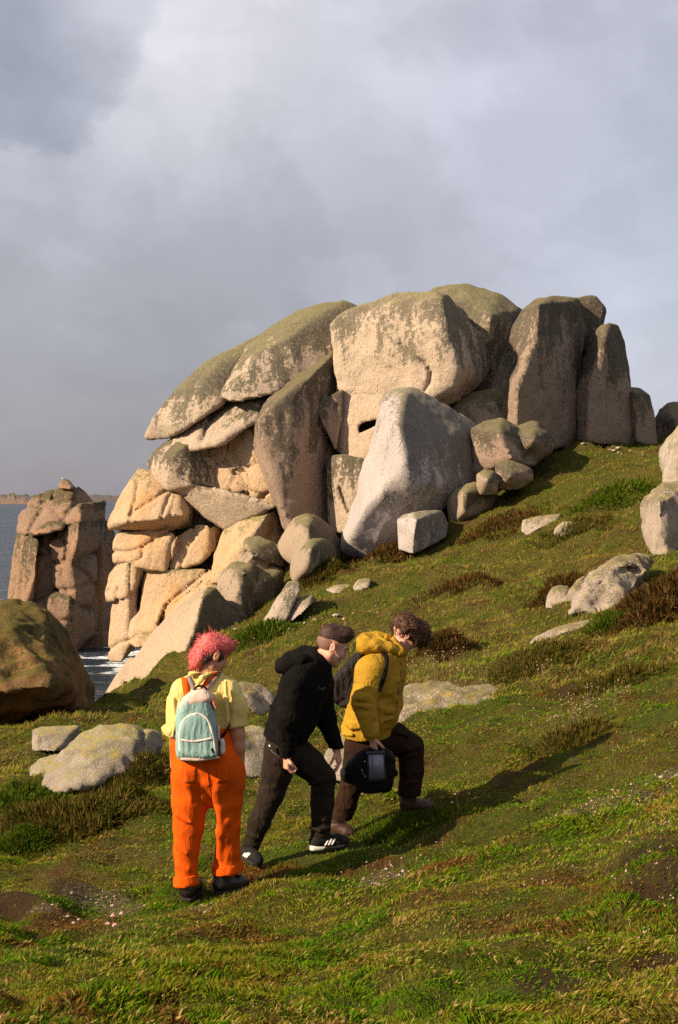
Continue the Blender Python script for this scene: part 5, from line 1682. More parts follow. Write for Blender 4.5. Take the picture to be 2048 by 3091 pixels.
def shoe(parent, name, heel, toe, up, w, hgt, upper, sole_m, sole_h=0.022, collar=None, laces=None, split=None):
    """Sole, upper, laces built along the heel-toe line, both points on the sole's underside."""
    heel, toe = np.asarray(heel, float), np.asarray(toe, float)
    d = toe - heel
    L = np.linalg.norm(d); d /= L
    u = np.asarray(up, float); u = u - d * (u @ d); u /= np.linalg.norm(u)
    s = np.cross(d, u)
    lo, hi = np.minimum(heel, toe) - 0.14, np.maximum(heel, toe) + 0.14
    if collar is not None:
        hi = np.maximum(hi, np.asarray(collar) + 0.1)
        lo = np.minimum(lo, np.asarray(collar) - 0.1)
    out = [(0.0, 0.62), (0.06, 0.82), (0.2, 0.86), (0.45, 0.80), (0.68, 1.0), (0.85, 0.95), (0.95, 0.65), (1.0, 0.25)]
    ring = [heel + d * L * a + s * w * 0.5 * b for a, b in out] + [heel + d * L * a - s * w * 0.5 * b for a, b in out]
    fs = Field(lo, hi, 0.006)
    fs.hull(np.array(ring + [p + u * sole_h for p in ring]), 0.004)
    VS, QS = fs.mesh()
    fu = Field(lo, hi, 0.006)
    A = lambda a, b, c=0.0: heel + d * L * a + u * b + s * c
    fu.limb([A(0.14, sole_h + hgt * 0.35), A(0.45, sole_h + hgt * 0.32), A(0.72, sole_h + hgt * 0.20), A(0.88, sole_h + hgt * 0.13)],
            [w * 0.40, w * 0.42, w * 0.44, w * 0.36], 0.02)
    top = collar if collar is not None else A(0.22, hgt + sole_h)
    fu.limb([A(0.20, sole_h + hgt * 0.4), (A(0.22, sole_h + hgt * 0.8) + np.asarray(top)) / 2, top], [w * 0.44, w * 0.44, w * 0.46], 0.03)
    fu.cone(A(0.34, sole_h + hgt * 0.62), A(0.62, sole_h + hgt * 0.36), w * 0.25, w * 0.22, 0.02)
    fu.cut(heel + u * sole_h * 0.8, -u)
    fu.cut_local(np.asarray(top) + u * 0.012, u, 0.07)
    V, Q = fu.mesh(((0.003, 14, (1, 1, 1), 'ridge'),))
    up_o = place(name, V, Q, upper, parent)
    sole = place('sole', VS, QS, sole_m, up_o)
    if laces is not None:
        segs = []
        for k in range(4):
            a = 0.34 + 0.085 * k
            b = sole_h + hgt * (0.97 - 0.17 * k)
            segs.append(tube(smooth_path([A(a, b - 0.012, -w * 0.24), A(a + 0.01, b + 0.004), A(a, b - 0.012, w * 0.24)], 4), 0.0032, 5))
        V, Q = join(segs)
        place('lace', V, Q, laces, up_o)
    return sole, up_o, A, s, u


# ================================================================== person in yellow shirt and orange dungarees
D1 = 8.6
Q1 = ZC(480, 1880, 2.69)
a1 = lambda x, y, dd=0.0: P(*Q1((x, y)), D1 + dd)
base1 = a1(330, 2230, 0.1)
YD = np.array((0, 1.0, 0))

fb = Field(a1(20, 2300, -0.32), a1(760, 20, 0.42), 0.007)
hc1 = a1(432, 262, 0.02)
L1 = head(fb, hc1, (0.80, 0.52, -0.40), (0.30, 0.18, 0.95), 0.98)
fb.limb([hc1 + np.array((-0.01, -0.01, -0.07)), a1(400, 420, 0.02), a1(385, 520, 0.03)], [0.058, 0.060, 0.075], 0.03)
fb.limb([a1(380, 520, 0.03), a1(365, 700, 0.03), a1(355, 900, 0.03), a1(380, 1180, 0.03)], [0.10, 0.115, 0.11, 0.12], 0.04, 0.7, YD)
fb.limb([a1(200, 590, 0.03), a1(115, 800, 0.05), a1(90, 980, 0.06), a1(120, 1150, 0.08)], [0.042, 0.040, 0.036, 0.03], 0.02)
fb.limb([a1(560, 590, 0.03), a1(628, 800, 0.02), a1(640, 900, 0.01), a1(648, 1010, 0.01), a1(655, 1140, 0.04)], [0.045, 0.044, 0.043, 0.040, 0.032], 0.02)
for (hx, kx, fx, fy, dy) in ((260, 240, 215, 2190, 0.0), (540, 560, 520, 2120, 0.1)):
    fb.limb([a1(hx, 1230, 0.03), a1(kx, 1640, 0.03 + dy * 0.5), a1(fx, fy - 60, dy)], [0.09, 0.050, 0.026], 0.03)
for q, (hx, hy) in ((0, (130, 1180)), (1, (640, 1180))):
    hand(fb, a1(hx, hy - 30, 0.06), (0.25 - 0.5 * q, 0.3, -1), (1 - 2 * q, 0, 0), (0, 1, 0.2), (0.2, 0.3, 0.3), 0.95)
V, Q = fb.mesh()
p1 = place('person', V, Q, M_SKIN1, None, True, base1)
tag(p1, 'pink-haired person in yellow shirt and orange dungarees, seen from behind', 'person')

# short-sleeved shirt
fs = Field(a1(0, 1080, -0.32), a1(800, 330, 0.36), 0.007)
fs.limb([a1(375, 610, 0.03), a1(368, 700, 0.02), a1(356, 800, 0.02), a1(350, 960, 0.02)], [0.142, 0.160, 0.158, 0.152], 0.03, 0.60, YD)
fs.limb([a1(385, 440, 0.035), a1(380, 560, 0.03)], [0.062, 0.13], 0.04)
for q, pts, rr in ((0, [(330, 480), (195, 550), (128, 670), (96, 930)], [0.062, 0.066, 0.056, 0.066]),
                   (1, [(440, 480), (555, 548), (612, 670), (636, 900)], [0.062, 0.072, 0.068, 0.072])):
    fs.limb([a1(x, y, 0.02) for x, y in pts], rr, 0.03)
fs.cut_local(a1(100, 915, 0.02), a1(88, 935, 0.02) - a1(112, 690, 0.02), 0.125)
fs.cut_local(a1(632, 852, 0.02), a1(640, 872, 0.0) - a1(616, 680, 0.02), 0.125)
# collar and folds
fs.limb([a1(262, 415, -0.045), a1(300, 385, -0.062), a1(390, 372, -0.066), a1(470, 392, -0.03), a1(505, 420, 0.05)], [0.014, 0.017, 0.017, 0.016, 0.014], 0.012)
for pts, r_ in (([(300, 520, -0.10), (350, 450, -0.08), (420, 410, -0.05)], 0.012), ([(545, 480, -0.08), (548, 620, -0.10), (560, 800, -0.09)], 0.016),
                ([(600, 560, -0.06), (625, 700, -0.05), (590, 830, -0.05)], 0.012), ([(110, 620, -0.05), (135, 800, -0.06), (110, 920, -0.06)], 0.014),
                ([(690, 600, 0.0), (690, 760, 0.0)], 0.01), ([(170, 620, -0.10), (150, 780, -0.10)], 0.010)):
    fs.limb([a1(*p) for p in pts], [r_ * 0.6, r_, r_ * 0.6][:len(pts)], 0.022)
for pts in ([(530, 540, -0.13), (535, 800, -0.13)], [(580, 640, -0.12), (600, 840, -0.11)], [(640, 560, -0.07), (650, 640, -0.09)], [(80, 700, -0.07), (100, 900, -0.08)]):
    fs.cone(a1(*pts[0]), a1(*pts[1]), 0.006, 0.014, 0.025, sub=True)
FS1 = fs
V, Q = fs.mesh(((0.004, 7, (1, 1, 0.7), 'n'), (0.0055, 13, (1.6, 1, 0.35), 'ridge')))
place('shirt', V, Q, M_SHIRT, p1)
# flared hem flap of the left sleeve
V, Q = ribbon([a1(30, 885, 0.0), a1(60, 860, -0.03), a1(100, 880, -0.06), a1(128, 900, -0.04)], (0.1, 0, 1), 0.06, 0.006)
place('sleeve_hem', V, Q, M_SHIRT, p1)

# dungarees
ft = Field(a1(20, 2290, -0.36), a1(780, 760, 0.42), 0.0075)
ft.limb([a1(345, 850, 0.02), a1(352, 980, 0.02), a1(375, 1120, 0.02), a1(395, 1240, 0.02)], [0.160, 0.178, 0.188, 0.196], 0.04, 0.72, YD)
ft.limb([a1(245, 1250, 0.02), a1(250, 1450, 0.01), a1(243, 1650, 0.015), a1(225, 1850, 0.01), a1(222, 2110, 0.0)],
        [0.108, 0.106, 0.090, 0.074, 0.062], 0.02)
ft.limb([a1(545, 1250, 0.02), a1(560, 1450, 0.03), a1(566, 1650, 0.05), a1(562, 1850, 0.08), a1(556, 2010, 0.10)],
        [0.108, 0.084, 0.066, 0.074, 0.086], 0.02)
ft.ell(a1(265, 1190, -0.06), (0.09, 0.09, 0.12), np.eye(3), 0.05)
ft.ell(a1(515, 1180, -0.06), (0.09, 0.09, 0.12), np.eye(3), 0.05)
ft.ell(a1(630, 1230, 0.02), (0.045, 0.08, 0.10), np.eye(3), 0.05)
# turn-ups
ft.cut_local(a1(222, 2118, 0.0), a1(210, 2140, 0) - a1(225, 1950, 0.0), 0.12)
ft.cut_local(a1(556, 2014, 0.10), a1(556, 2030, 0.1) - a1(562, 1850, 0.08), 0.14)
# seat seam, crotch and knee folds
for pts, r_ in (([(310, 1140, -0.20), (350, 1260, -0.17), (400, 1370, -0.13), (430, 1450, -0.08)], 0.010),):
    for i in range(len(pts) - 1):
        ft.cone(a1(*pts[i]), a1(*pts[i + 1]), r_, r_, 0.03, sub=True)
for pts, r_ in (([(340, 1150, -0.13), (400, 1290, -0.12), (460, 1420, -0.07)], 0.016), ([(450, 1180, -0.13), (480, 1330, -0.11), (500, 1500, -0.05), (500, 1700, -0.02), (490, 1900, 0.02)], 0.020),
                ([(190, 1200, -0.14), (240, 1300, -0.13), (270, 1420, -0.10)], 0.014), ([(620, 1500, 0.0), (560, 1600, -0.02), (510, 1690, -0.01)], 0.014), ([(640, 1640, 0.02), (560, 1730, 0.0), (520, 1800, 0.02)], 0.012),
                ([(150, 1560, -0.08), (260, 1620, -0.10)], 0.014), ([(140, 1800, -0.05), (230, 1870, -0.08)], 0.012), ([(160, 1960, -0.04), (240, 2000, -0.06)], 0.012)):
    ft.limb([a1(*p) for p in pts], [r_ * 0.5] + [r_] * (len(pts) - 2) + [r_ * 0.5], 0.035)
FT1 = ft
V, Q = ft.mesh(((0.004, 6, (1, 1, 0.4), 'n'), (0.004, 10, (1.5, 1.2, 0.25), 'ridge')))
tr = place('dungarees', V, Q, M_ORANGE, p1)
for (cx, cy, dd, rr, tilt) in ((222, 2085, 0.0, 0.080, 0.12), (556, 1985, 0.10, 0.101, 0.10)):
    fc = Field(a1(cx - 180, cy + 120, dd - 0.15), a1(cx + 180, cy - 120, dd + 0.15), 0.006)
    ax_ = np.array((-tilt, 0, 1.0))
    c0 = a1(cx, cy, dd)
    fc.cone(c0 - ax_ * 0.016, c0 + ax_ * 0.016, rr, rr * 0.96, 0.0)
    fc.cut(c0 - ax_ * 0.030, -ax_)
    fc.cut(c0 + ax_ * 0.030, ax_)
    V, Q = fc.mesh(((0.005, 12, (1, 1, 1), 'n'),))
    place('turn_up', V, Q, M_ORANGE, tr)


def lay(field, pts, d0, lift=0.004, n=6):
    """Path of pixel points laid on the near surface of a garment."""
    out = []
    for x, y in smooth_path([Q1(p) for p in pts], n):
        h = field.hit(x, y, d0 - 0.35, d0 + 0.45)
        if h is not None:
            v = h / np.linalg.norm(h - np.array((0, 0, CAM_Z)))
            dirn = (h - np.array((0, 0, CAM_Z))); dirn /= np.linalg.norm(dirn)
            out.append(h - dirn * lift)
    return np.array(out)


for pts in ([(212, 445), (218, 500), (226, 560), (236, 640), (250, 760)], [(458, 402), (430, 440), (395, 490), (360, 545), (330, 640), (310, 760)]):
    path = lay(fs, pts, D1, 0.011)
    top = path[0] + np.array((0, 0.06, -0.005))
    path = np.concatenate([[top], path])
    V, Q = ribbon(path, (1, 0, 0.12), 0.043, 0.005)
    place('shoulder_strap', V, Q, M_ORANGE, tr)

sm = [ft.hit(*Q1(p), D1 - 0.3, D1 + 0.4) for p in ((385, 1130), (392, 1200), (402, 1280), (415, 1360), (430, 1425))]
sm = smooth_path([p - np.array((0, 0.004, 0)) for p in sm if p is not None], 4)
V, Q = tube(sm, 0.003, 5)
place('seat_seam', V, Q, M_ORANGE, tr)
for (x0, y0, x1, y1) in ((205, 1175, 305, 1300), (470, 1170, 570, 1295)):
    pk = [ft.hit(*Q1((x0 + (x1 - x0) * u_, y0 + (y1 - y0) * v_)), D1 - 0.3, D1 + 0.4) for v_ in np.linspace(0, 1, 6) for u_ in np.linspace(0, 1, 6)]
    if all(p is not None for p in pk):
        pk = np.array(pk)
        pf = pk - np.array((0, 0.008, 0))
        Vp = np.concatenate([pf, pk + np.array((0, 0.01, 0))])
        Qp = [(6 * j + i, 6 * j + i + 1, 6 * j + i + 7, 6 * j + i + 6) for j in range(5) for i in range(5)]
        edge = [0, 1, 2, 3, 4, 5, 11, 17, 23, 29, 35, 34, 33, 32, 31, 30, 24, 18, 12, 6]
        Qp += [(a_, a_ + 36, b_ + 36, b_) for a_, b_ in zip(edge, edge[1:] + edge[:1])]
        place('back_pocket', Vp, np.array(Qp), M_ORANGE, tr)

# boots
A_ = np.array((0, 0, 1.0))
h1 = a1(218, 2270, -0.05)
shoe(p1, 'boot', h1, h1 + np.array((0.05, 0.27, 0.015)), A_, 0.098, 0.10, M_LEATHER, M_RUBBER, 0.022, a1(217, 2120, 0.0), M_BLACKW)
h2 = a1(458, 2205, 0.06)
shoe(p1, 'boot', h2, a1(722, 2150, 0.16), A_, 0.10, 0.095, M_LEATHER, M_RUBBER, 0.024, a1(520, 2020, 0.10), M_BLACKW)

# hair: soft cap plus many tufts
r_, f_, u_ = frame((0.80, 0.52, -0.40), (0.30, 0.18, 0.95))
LH = lambda a, b, c: hc1 + 0.98 * (a * r_ + b * f_ + c * u_)
fh = Field(hc1 - 0.2, hc1 + 0.22, 0.006)
fh.ell(LH(0, -0.012, 0.050), (0.080, 0.102, 0.080), (r_, f_, u_), 0.02)
fh.ell(LH(0, 0.055, 0.092), (0.066, 0.060, 0.045), (r_, f_, u_), 0.03)
fh.ell(LH(-0.01, -0.085, -0.035), (0.062, 0.042, 0.075), (r_, f_, u_), 0.03)
fh.cone(LH(0.078, 0.005, 0.0), LH(0.080, 0.05, 0.0), 0.040, 0.04, 0.012, sub=True)
fh.cone(LH(0, 0.115, -0.02), LH(0, 0.115, 0.0), 0.062, 0.055, 0.015, sub=True)
V, Q = fh.mesh(((0.006, 22, (1, 1, 1), 'ridge'), (0.007, 9, (1, 1, 1), 'n')))
rg = np.random.default_rng(3)
N = vnormals(V, Q)
NS = 2600
sel = rg.choice(len(V), NS, replace=False)
nl = (N[sel] @ np.stack([r_, f_, u_], 1))
top = np.clip(nl[:, 2:3] * 1.4, 0, 1)
back = np.clip(-nl[:, 1:2] * 1.2 + 0.2, 0, 1) * (1 - top)
flow = top * (f_ * 0.75 + u_ * 0.35 + np.array((0.1, 0, 0.0))) + back * (-u_ * 1.0 - f_ * 0.35) + (1 - top - back) * (-u_ * 0.7 + f_ * 0.3)
flow = flow + N[sel] * 0.10 + rg.normal(size=(NS, 3)) * 0.16
ln = 0.022 + 0.022 * rg.random(NS)
flow = flow - N[sel] * (np.sum(flow * N[sel], 1, keepdims=True) - 0.10)
wisp = rg.random(NS) < 0.22
flow[wisp] += N[sel][wisp] * 0.18 + rg.normal(size=(wisp.sum(), 3)) * 0.25
ln[wisp] *= 1.35
spike = (rg.random(NS) < 0.03) & (nl[:, 2] > 0.5)
flow[spike] = N[sel][spike] * 0.9 + u_ * 0.5 + rg.normal(size=(spike.sum(), 3)) * 0.25
ln[spike] *= 1.25
V2, Q2 = strands(V[sel] - N[sel] * 0.010, flow, ln, 0.0023, 0.55, 0.30, 4, 5)
V, Q = join([(V, Q), (V2, Q2)])
place('hair', V, Q, M_PINKH, p1)
ff = Field(hc1 - 0.16, hc1 + 0.16, 0.005)
ff.ell(LH(0.045, -0.002, 0.010), (0.036, 0.062, 0.055), (r_, f_, u_), 0.0)
ff.ell(LH(0.030, -0.06, -0.045), (0.040, 0.03, 0.03), (r_, f_, u_), 0.02)
ff.cone(LH(0.10, -0.002, -0.015), LH(0.07, -0.002, -0.015), 0.026, 0.024, 0.004, sub=True)
V, Q = ff.mesh(((0.002, 40, (1, 1, 1), 'n'),))
place('undercut_hair', V, Q, M_DARKH, p1)

# ------------------------------------------------------------------ small teal backpack
bk = link('backpack', None, loc=tuple(a1(330, 1110, -0.2)))
tag(bk, 'small teal and pink canvas backpack worn over the yellow shirt', 'backpack')


def slab(zf, outline, d0, d1, h=0.006, rnd=0.02, shrink=0.93, grow=0.0, wr=((0.004, 12, (1, 1, 1), 'n'),)):
    pts = []
    cx = np.mean([p[0] for p in outline]); cy = np.mean([p[1] for p in outline])
    for p in outline:
        e = p[2] if len(p) > 2 else 0.0
        pts.append(zf(cx + (p[0] - cx) * shrink, cy + (p[1] - cy) * shrink, d0 + e))
        pts.append(zf(p[0], p[1], (d0 * 0.6 + d1 * 0.4) + e))
        pts.append(zf(p[0], p[1], d1 + e))
    pts = np.array(pts)
    fl = Field(pts.min(0) - 0.04, pts.max(0) + 0.04, h)
    fl.hull(pts, rnd, 0.0, False, grow)
    return fl


main = [(152, 1060, 0.0), (150, 800, 0.0), (162, 690, 0.0), (205, 610, 0.0), (270, 560, 0.0), (330, 542, 0.0), (380, 548, 0.01), (412, 600, 0.012), (438, 690, 0.015), (452, 800, 0.018), (468, 1000, 0.02), (470, 1092, 0.02), (330, 1118, 0.012), (175, 1112, 0.0)]
fm = slab(a1, main, -0.262, -0.10, rnd=0.016)
V, Q = fm.mesh(((0.005, 9, (1.6, 1, 0.5), 'n'), (0.007, 16, (1.8, 1, 0.25), 'ridge')))
mb = place('main_compartment', V, Q, M_TEAL, bk)
fp = slab(a1, [(168, 1080), (165, 900), (182, 810), (230, 752), (300, 728), (350, 735), (400, 775), (436, 860), (456, 970), (468, 1085), (330, 1112)], -0.284, -0.22, rnd=0.014)
V, Q = fp.mesh(((0.004, 10, (1.6, 1, 0.5), 'n'), (0.006, 17, (1.8, 1, 0.25), 'ridge')))
fpk = place('front_pocket', V, Q, M_TEAL, bk)
lay2 = lambda pts, lift=0.002: np.array([q for q in lay(fp, pts, D1, lift)])
arch = lay2([(172, 1085), (170, 920), (186, 825), (232, 765), (300, 742), (350, 750), (396, 790), (428, 870), (448, 975), (460, 1080)])
V, Q = tube(arch, 0.0075, 8)
place('piping', V, Q, M_TRIM, fpk)
V, Q = ribbon(lay2([(178, 948), (250, 962), (330, 958), (440, 936)], 0.003), (0, 0, 1), 0.013, 0.006)
place('zip', V, Q, M_TRIM, fpk)
V, Q = tube(lay2([(430, 1020), (440, 1050)], 0.001), 0.007, 6)
place('maker_tag', V, Q, M_BLACKW, fpk)
ftp = slab(a1, [(158, 720, 0.01), (165, 665, 0.01), (205, 605, 0.01), (270, 555, 0.01), (330, 538, 0.01), (390, 545, 0.015), (432, 588, 0.02), (455, 640, 0.025), (420, 625, 0.0), (340, 600, 0.0), (250, 640, 0.0), (200, 680, 0.0)], -0.268, -0.11, rnd=0.012)
V, Q = ftp.mesh(((0.004, 12, (1, 1, 1), 'n'),))
place('top_panel', V, Q, M_PINKC, bk)
fsd = slab(a1, [(440, 600, 0.02), (470, 660, 0.02), (494, 800, 0.03), (508, 1000, 0.035), (506, 1090, 0.035), (486, 1090, 0.03), (480, 950, 0.025), (462, 780, 0.02)], -0.245, -0.10, rnd=0.010, shrink=1.0)
V, Q = fsd.mesh(((0.004, 12, (1, 1, 1), 'n'),))
place('side_panel', V, Q, M_PINKC, bk)
fco = slab(a1, [(385, 560, 0.01), (430, 586, 0.02), (462, 650, 0.02), (480, 720, 0.025), (462, 700, 0.02), (425, 625, 0.01)], -0.268, -0.14, rnd=0.008, shrink=1.0)
V, Q = fco.mesh()
place('coral_patch', V, Q, M_CORAL, bk)
fsp = slab(a1, [(500, 930, 0.03), (532, 940, 0.05), (538, 1050, 0.05), (520, 1075, 0.05), (500, 1085, 0.03)], -0.22, -0.12, rnd=0.012)
V, Q = fsp.mesh()
place('side_pocket', V, Q, M_TRIM, bk)
fbt = slab(a1, [(172, 1098), (330, 1106), (500, 1084, 0.03), (502, 1098, 0.03), (330, 1124), (176, 1118)], -0.285, -0.13, rnd=0.006, shrink=1.0)
V, Q = fbt.mesh()
place('base_trim', V, Q, M_PINKC, bk)
hp = smooth_path([a1(285, 552, -0.22), a1(300, 525, -0.20), a1(335, 512, -0.19), a1(370, 520, -0.19), a1(392, 545, -0.20)], 6)
V, Q = ribbon(hp, (0, 1, 0.2), 0.022, 0.006)
place('carry_handle', V, Q, M_BLACKW, bk)
for pts in ([(238, 428), (255, 470), (275, 520), (290, 560)], [(492, 405), (462, 440), (420, 490), (385, 540)]):
    path = lay(fs, pts, D1, 0.016)
    path = np.concatenate([[path[0] + np.array((0, 0.06, -0.004))], path])
    V, Q = ribbon(path, (1, 0, 0.25), 0.026, 0.006)
    place('shoulder_strap', V, Q, M_GREYW, bk)
V, Q = ribbon(smooth_path([a1(165, 955, -0.16), a1(142, 925, -0.12), a1(128, 890, -0.06), a1(118, 860, 0.02)]), (0.3, 0, 1), 0.024, 0.005)
ws = place('lower_strap', V, Q, M_BLACKW, bk)
V, Q = ribbon(smooth_path([a1(508, 930, -0.12), a1(545, 885, -0.10), a1(570, 840, -0.06), a1(585, 800, 0.02)]), (0.3, 0, 1), 0.024, 0.005)
place('lower_strap', V, Q, M_BLACKW, bk)
V, Q = ribbon([a1(150, 945, -0.14), a1(138, 915, -0.115)], (0.3, 0, 1), 0.034, 0.012)
place('buckle', V, Q, M_METAL, ws)


# ================================================================== person in black hoodie
D2 = 9.3
Q5 = ZC(720, 1840, 2.6133)
a2 = lambda x, y, dd=0.0: P(*Q5((x, y)), D2 + dd)
base2 = a2(420, 1900, 0.0)
hc2 = P(1003, 1950, D2 + 0.0)
FW2, UP2 = (0.90, 0.20, -0.40), (0.40, 0.02, 0.92)
fb = Field(a2(0, 2030, -0.40), a2(920, 90, 0.40), 0.0064)
L2 = head(fb, hc2, FW2, UP2, 1.02)
fb.limb([hc2 + np.array((-0.030, 0.0, -0.060)), a2(640, 400, 0.0), a2(580, 470, 0.0)], [0.060, 0.060, 0.072], 0.03)
fb.limb([a2(570, 480), a2(500, 650), a2(430, 850), a2(380, 1040)], [0.10, 0.12, 0.10, 0.085], 0.04, 1.3, YD)
fb.limb([a2(470, 560, -0.17), a2(400, 850, -0.21), a2(385, 1160, -0.18)], [0.05, 0.042, 0.028], 0.02)
fb.limb([a2(640, 560, 0.17), a2(700, 850, 0.20), a2(775, 1110, 0.15)], [0.05, 0.040, 0.027], 0.02)
fb.limb([a2(360, 1120, -0.07), a2(280, 1450, -0.08), a2(110, 1840, -0.06)], [0.075, 0.050, 0.026], 0.03)
fb.limb([a2(440, 1100, 0.08), a2(670, 1300, 0.09), a2(650, 1740, 0.06)], [0.09, 0.050, 0.026], 0.03)
hand(fb, a2(378, 1150, -0.18), (0.02, -0.05, -1), (0.9, 0.35, 0), (0.55, -0.75, 0), ((0.7, 1.0, 0.8), (0.75, 1.05, 0.8), (0.8, 1.05, 0.8), (0.85, 1.1, 0.8)), 0.95, 0.7)
hand(fb, a2(776, 1108, 0.15), (0.22, -0.1, -1), (-0.55, 0.2, -0.1), (0.9, -0.5, 0), ((0.25, 0.35, 0.3), (0.35, 0.5, 0.4), (0.45, 0.6, 0.45), (0.55, 0.7, 0.5)), 0.92, 0.35)
V, Q = fb.mesh()
p2 = place('person', V, Q, M_SKIN, None, True, base2)
tag(p2, 'short-haired person in black hoodie leaning forward, striding uphill in striped trainers', 'person')

fs = Field(a2(120, 1240, -0.46), a2(900, 240, 0.42), 0.0075)
fs.limb([a2(575, 480), a2(520, 610), a2(440, 830), a2(365, 1010)], [0.128, 0.150, 0.148, 0.138], 0.05, 1.28, YD)
fs.limb([a2(620, 430), a2(600, 520)], [0.075, 0.12], 0.05)
fs.limb([a2(520, 500, -0.12), a2(455, 590, -0.19), a2(395, 860, -0.22), a2(382, 1150, -0.18)], [0.085, 0.086, 0.070, 0.047], 0.04)
fs.limb([a2(600, 500, 0.12), a2(650, 590, 0.18), a2(690, 850, 0.20), a2(775, 1095, 0.15)], [0.085, 0.080, 0.066, 0.046], 0.035)
# hem and cuffs
fs.cut_local(a2(365, 1048, 0.0), a2(340, 1120) - a2(385, 1000), 0.22)
fs.cut_local(a2(381, 1162, -0.18), (0, 0, -1), 0.075)
fs.cut_local(a2(782, 1112, 0.15), a2(800, 1170, .15) - a2(750, 1010, 0.15), 0.075)
fs.limb([a2(440, 1120, -0.18), a2(340, 1120, -0.18)], [0.012, 0.012], 0.02)
# back, elbow and waist folds
for pts, r_ in (([(250, 760, -0.10), (330, 800, -0.18), (400, 790, -0.2)], 0.014), ([(215, 900, -0.06), (300, 950, -0.15), (380, 960, -0.2)], 0.013), ([(560, 880, -0.10), (500, 960, -0.15), (440, 1000, -0.16)], 0.013),
                ([(600, 620, -0.13), (560, 760, -0.17), (500, 860, -0.17)], 0.013), ([(340, 700, -0.25), (440, 720, -0.28)], 0.012), ([(345, 900, -0.26), (440, 870, -0.28)], 0.012), ([(360, 1010, -0.24), (430, 990, -0.24)], 0.010)):
    fs.limb([a2(*p) for p in pts], [r_ * 0.5] + [r_] * (len(pts) - 2) + [r_ * 0.5], 0.03)
V, Q = fs.mesh(((0.005, 7, (1, 1, 0.7), 'n'), (0.006, 12, (0.7, 1, 1.4), 'ridge')))
ho = place('hoodie', V, Q, M_HOODIE, p2)
# hood lying open on the back
fh = Field(a2(270, 540, -0.25), a2(760, 260, 0.25), 0.006)
ring = [(655, 470, -0.05), (600, 420, -0.10), (500, 400, -0.135), (390, 440, -0.12), (340, 455, -0.04), (340, 440, 0.06), (400, 390, 0.12), (520, 335, 0.10), (600, 330, 0.05)]
fh.limb([a2(*p) for p in ring], [0.026, 0.036, 0.044, 0.044, 0.040, 0.040, 0.042, 0.040, 0.03], 0.02)
fh.limb([a2(590, 400, 0.0), a2(430, 460, 0.0)], [0.07, 0.075], 0.04)
fh.cone(a2(500, 330, 0.0), a2(430, 370, 0.0), 0.035, 0.045, 0.03, sub=True)
V, Q = fh.mesh(((0.006, 10, (1, 1, 1), 'ridge'),))
place('hood', V, Q, M_HOODIE, ho)
pr = []
for (x, y) in ((612, 632), (632, 625), (652, 630), (672, 618)):
    pts = smooth_path([Q5((x, y + 8)), Q5((x + 6, y - 14)), Q5((x + 10, y + 8)), Q5((x + 16, y - 6)), Q5((x + 18, y + 4))], 4)
    path = [fs.hit(px_, py_, D2 - 0.4, D2 + 0.4) for px_, py_ in pts]
    path = np.array([p for p in path if p is not None])
    if len(path) > 3:
        pr.append(tube(path - np.array((0, 0.003, 0)), 0.0022, 5))
V, Q = join(pr)
place('chest_script', V, Q, M_GOLD, ho)

ft = Field(a2(-20, 2000, -0.36), a2(820, 940, 0.36), 0.0078)
ft.limb([a2(385, 970), a2(370, 1090)], [0.128, 0.136], 0.03, 1.25, YD)
ft.limb([a2(335, 1110, -0.07), a2(305, 1290, -0.08), a2(262, 1450, -0.08), a2(165, 1680, -0.07), a2(88, 1900, -0.06)], [0.112, 0.094, 0.080, 0.068, 0.050], 0.02)
ft.limb([a2(430, 1110, 0.07), a2(560, 1220, 0.08), a2(672, 1330, 0.09), a2(664, 1520, 0.08), a2(650, 1765, 0.06)], [0.112, 0.100, 0.080, 0.074, 0.062], 0.02)
ft.cut_local(a2(80, 1925, -0.06), a2(60, 1970, -.06) - a2(165, 1680, -0.07), 0.09)
ft.cut_local(a2(650, 1790, 0.06), (0, 0, -1), 0.11)
for pts, r_ in (([(200, 1150, -0.14), (300, 1200, -0.17), (400, 1190, -0.12)], 0.012), ([(560, 1380, 0.02), (640, 1350, 0.0), (740, 1330, 0.02)], 0.013), ([(590, 1440, 0.02), (680, 1400, 0.0)], 0.011),
                ([(210, 1420, -0.15), (300, 1400, -0.16)], 0.012), ([(200, 1530, -0.14), (290, 1480, -0.15)], 0.010), ([(560, 1720, 0.0), (650, 1745, -0.02), (720, 1720, 0.02)], 0.012), ([(575, 1670, 0.0), (690, 1660, 0.0)], 0.009),
                ([(60, 1780, -0.12), (160, 1800, -0.13)], 0.010), ([(50, 1850, -0.11), (140, 1860, -0.12)], 0.010), ([(440, 1180, -0.04), (540, 1280, -0.02), (620, 1330, 0.0)], 0.012)):
    ft.limb([a2(*p) for p in pts], [r_ * 0.5] + [r_] * (len(pts) - 2) + [r_ * 0.5], 0.022)
V, Q = ft.mesh(((0.004, 8, (1, 1, 0.6), 'n'), (0.0045, 14, (1, 1, 1.2), 'ridge')))
tr2 = place('trousers', V, Q, M_JEANS, p2)
# key chain at the back pocket
ch = smooth_path([a2(245, 1068, -0.20), a2(258, 1110, -0.21), a2(290, 1140, -0.215), a2(325, 1165, -0.21)], 6)
V, Q = tube(ch, 0.0045, 6)
kc = place('key_chain', V, Q, M_METAL, p2)
V, Q = ribbon([a2(246, 1062, -0.205), a2(256, 1100, -0.212)], (1, 0, 0.1), 0.014, 0.004)
place('key', V, Q, M_METAL, kc)


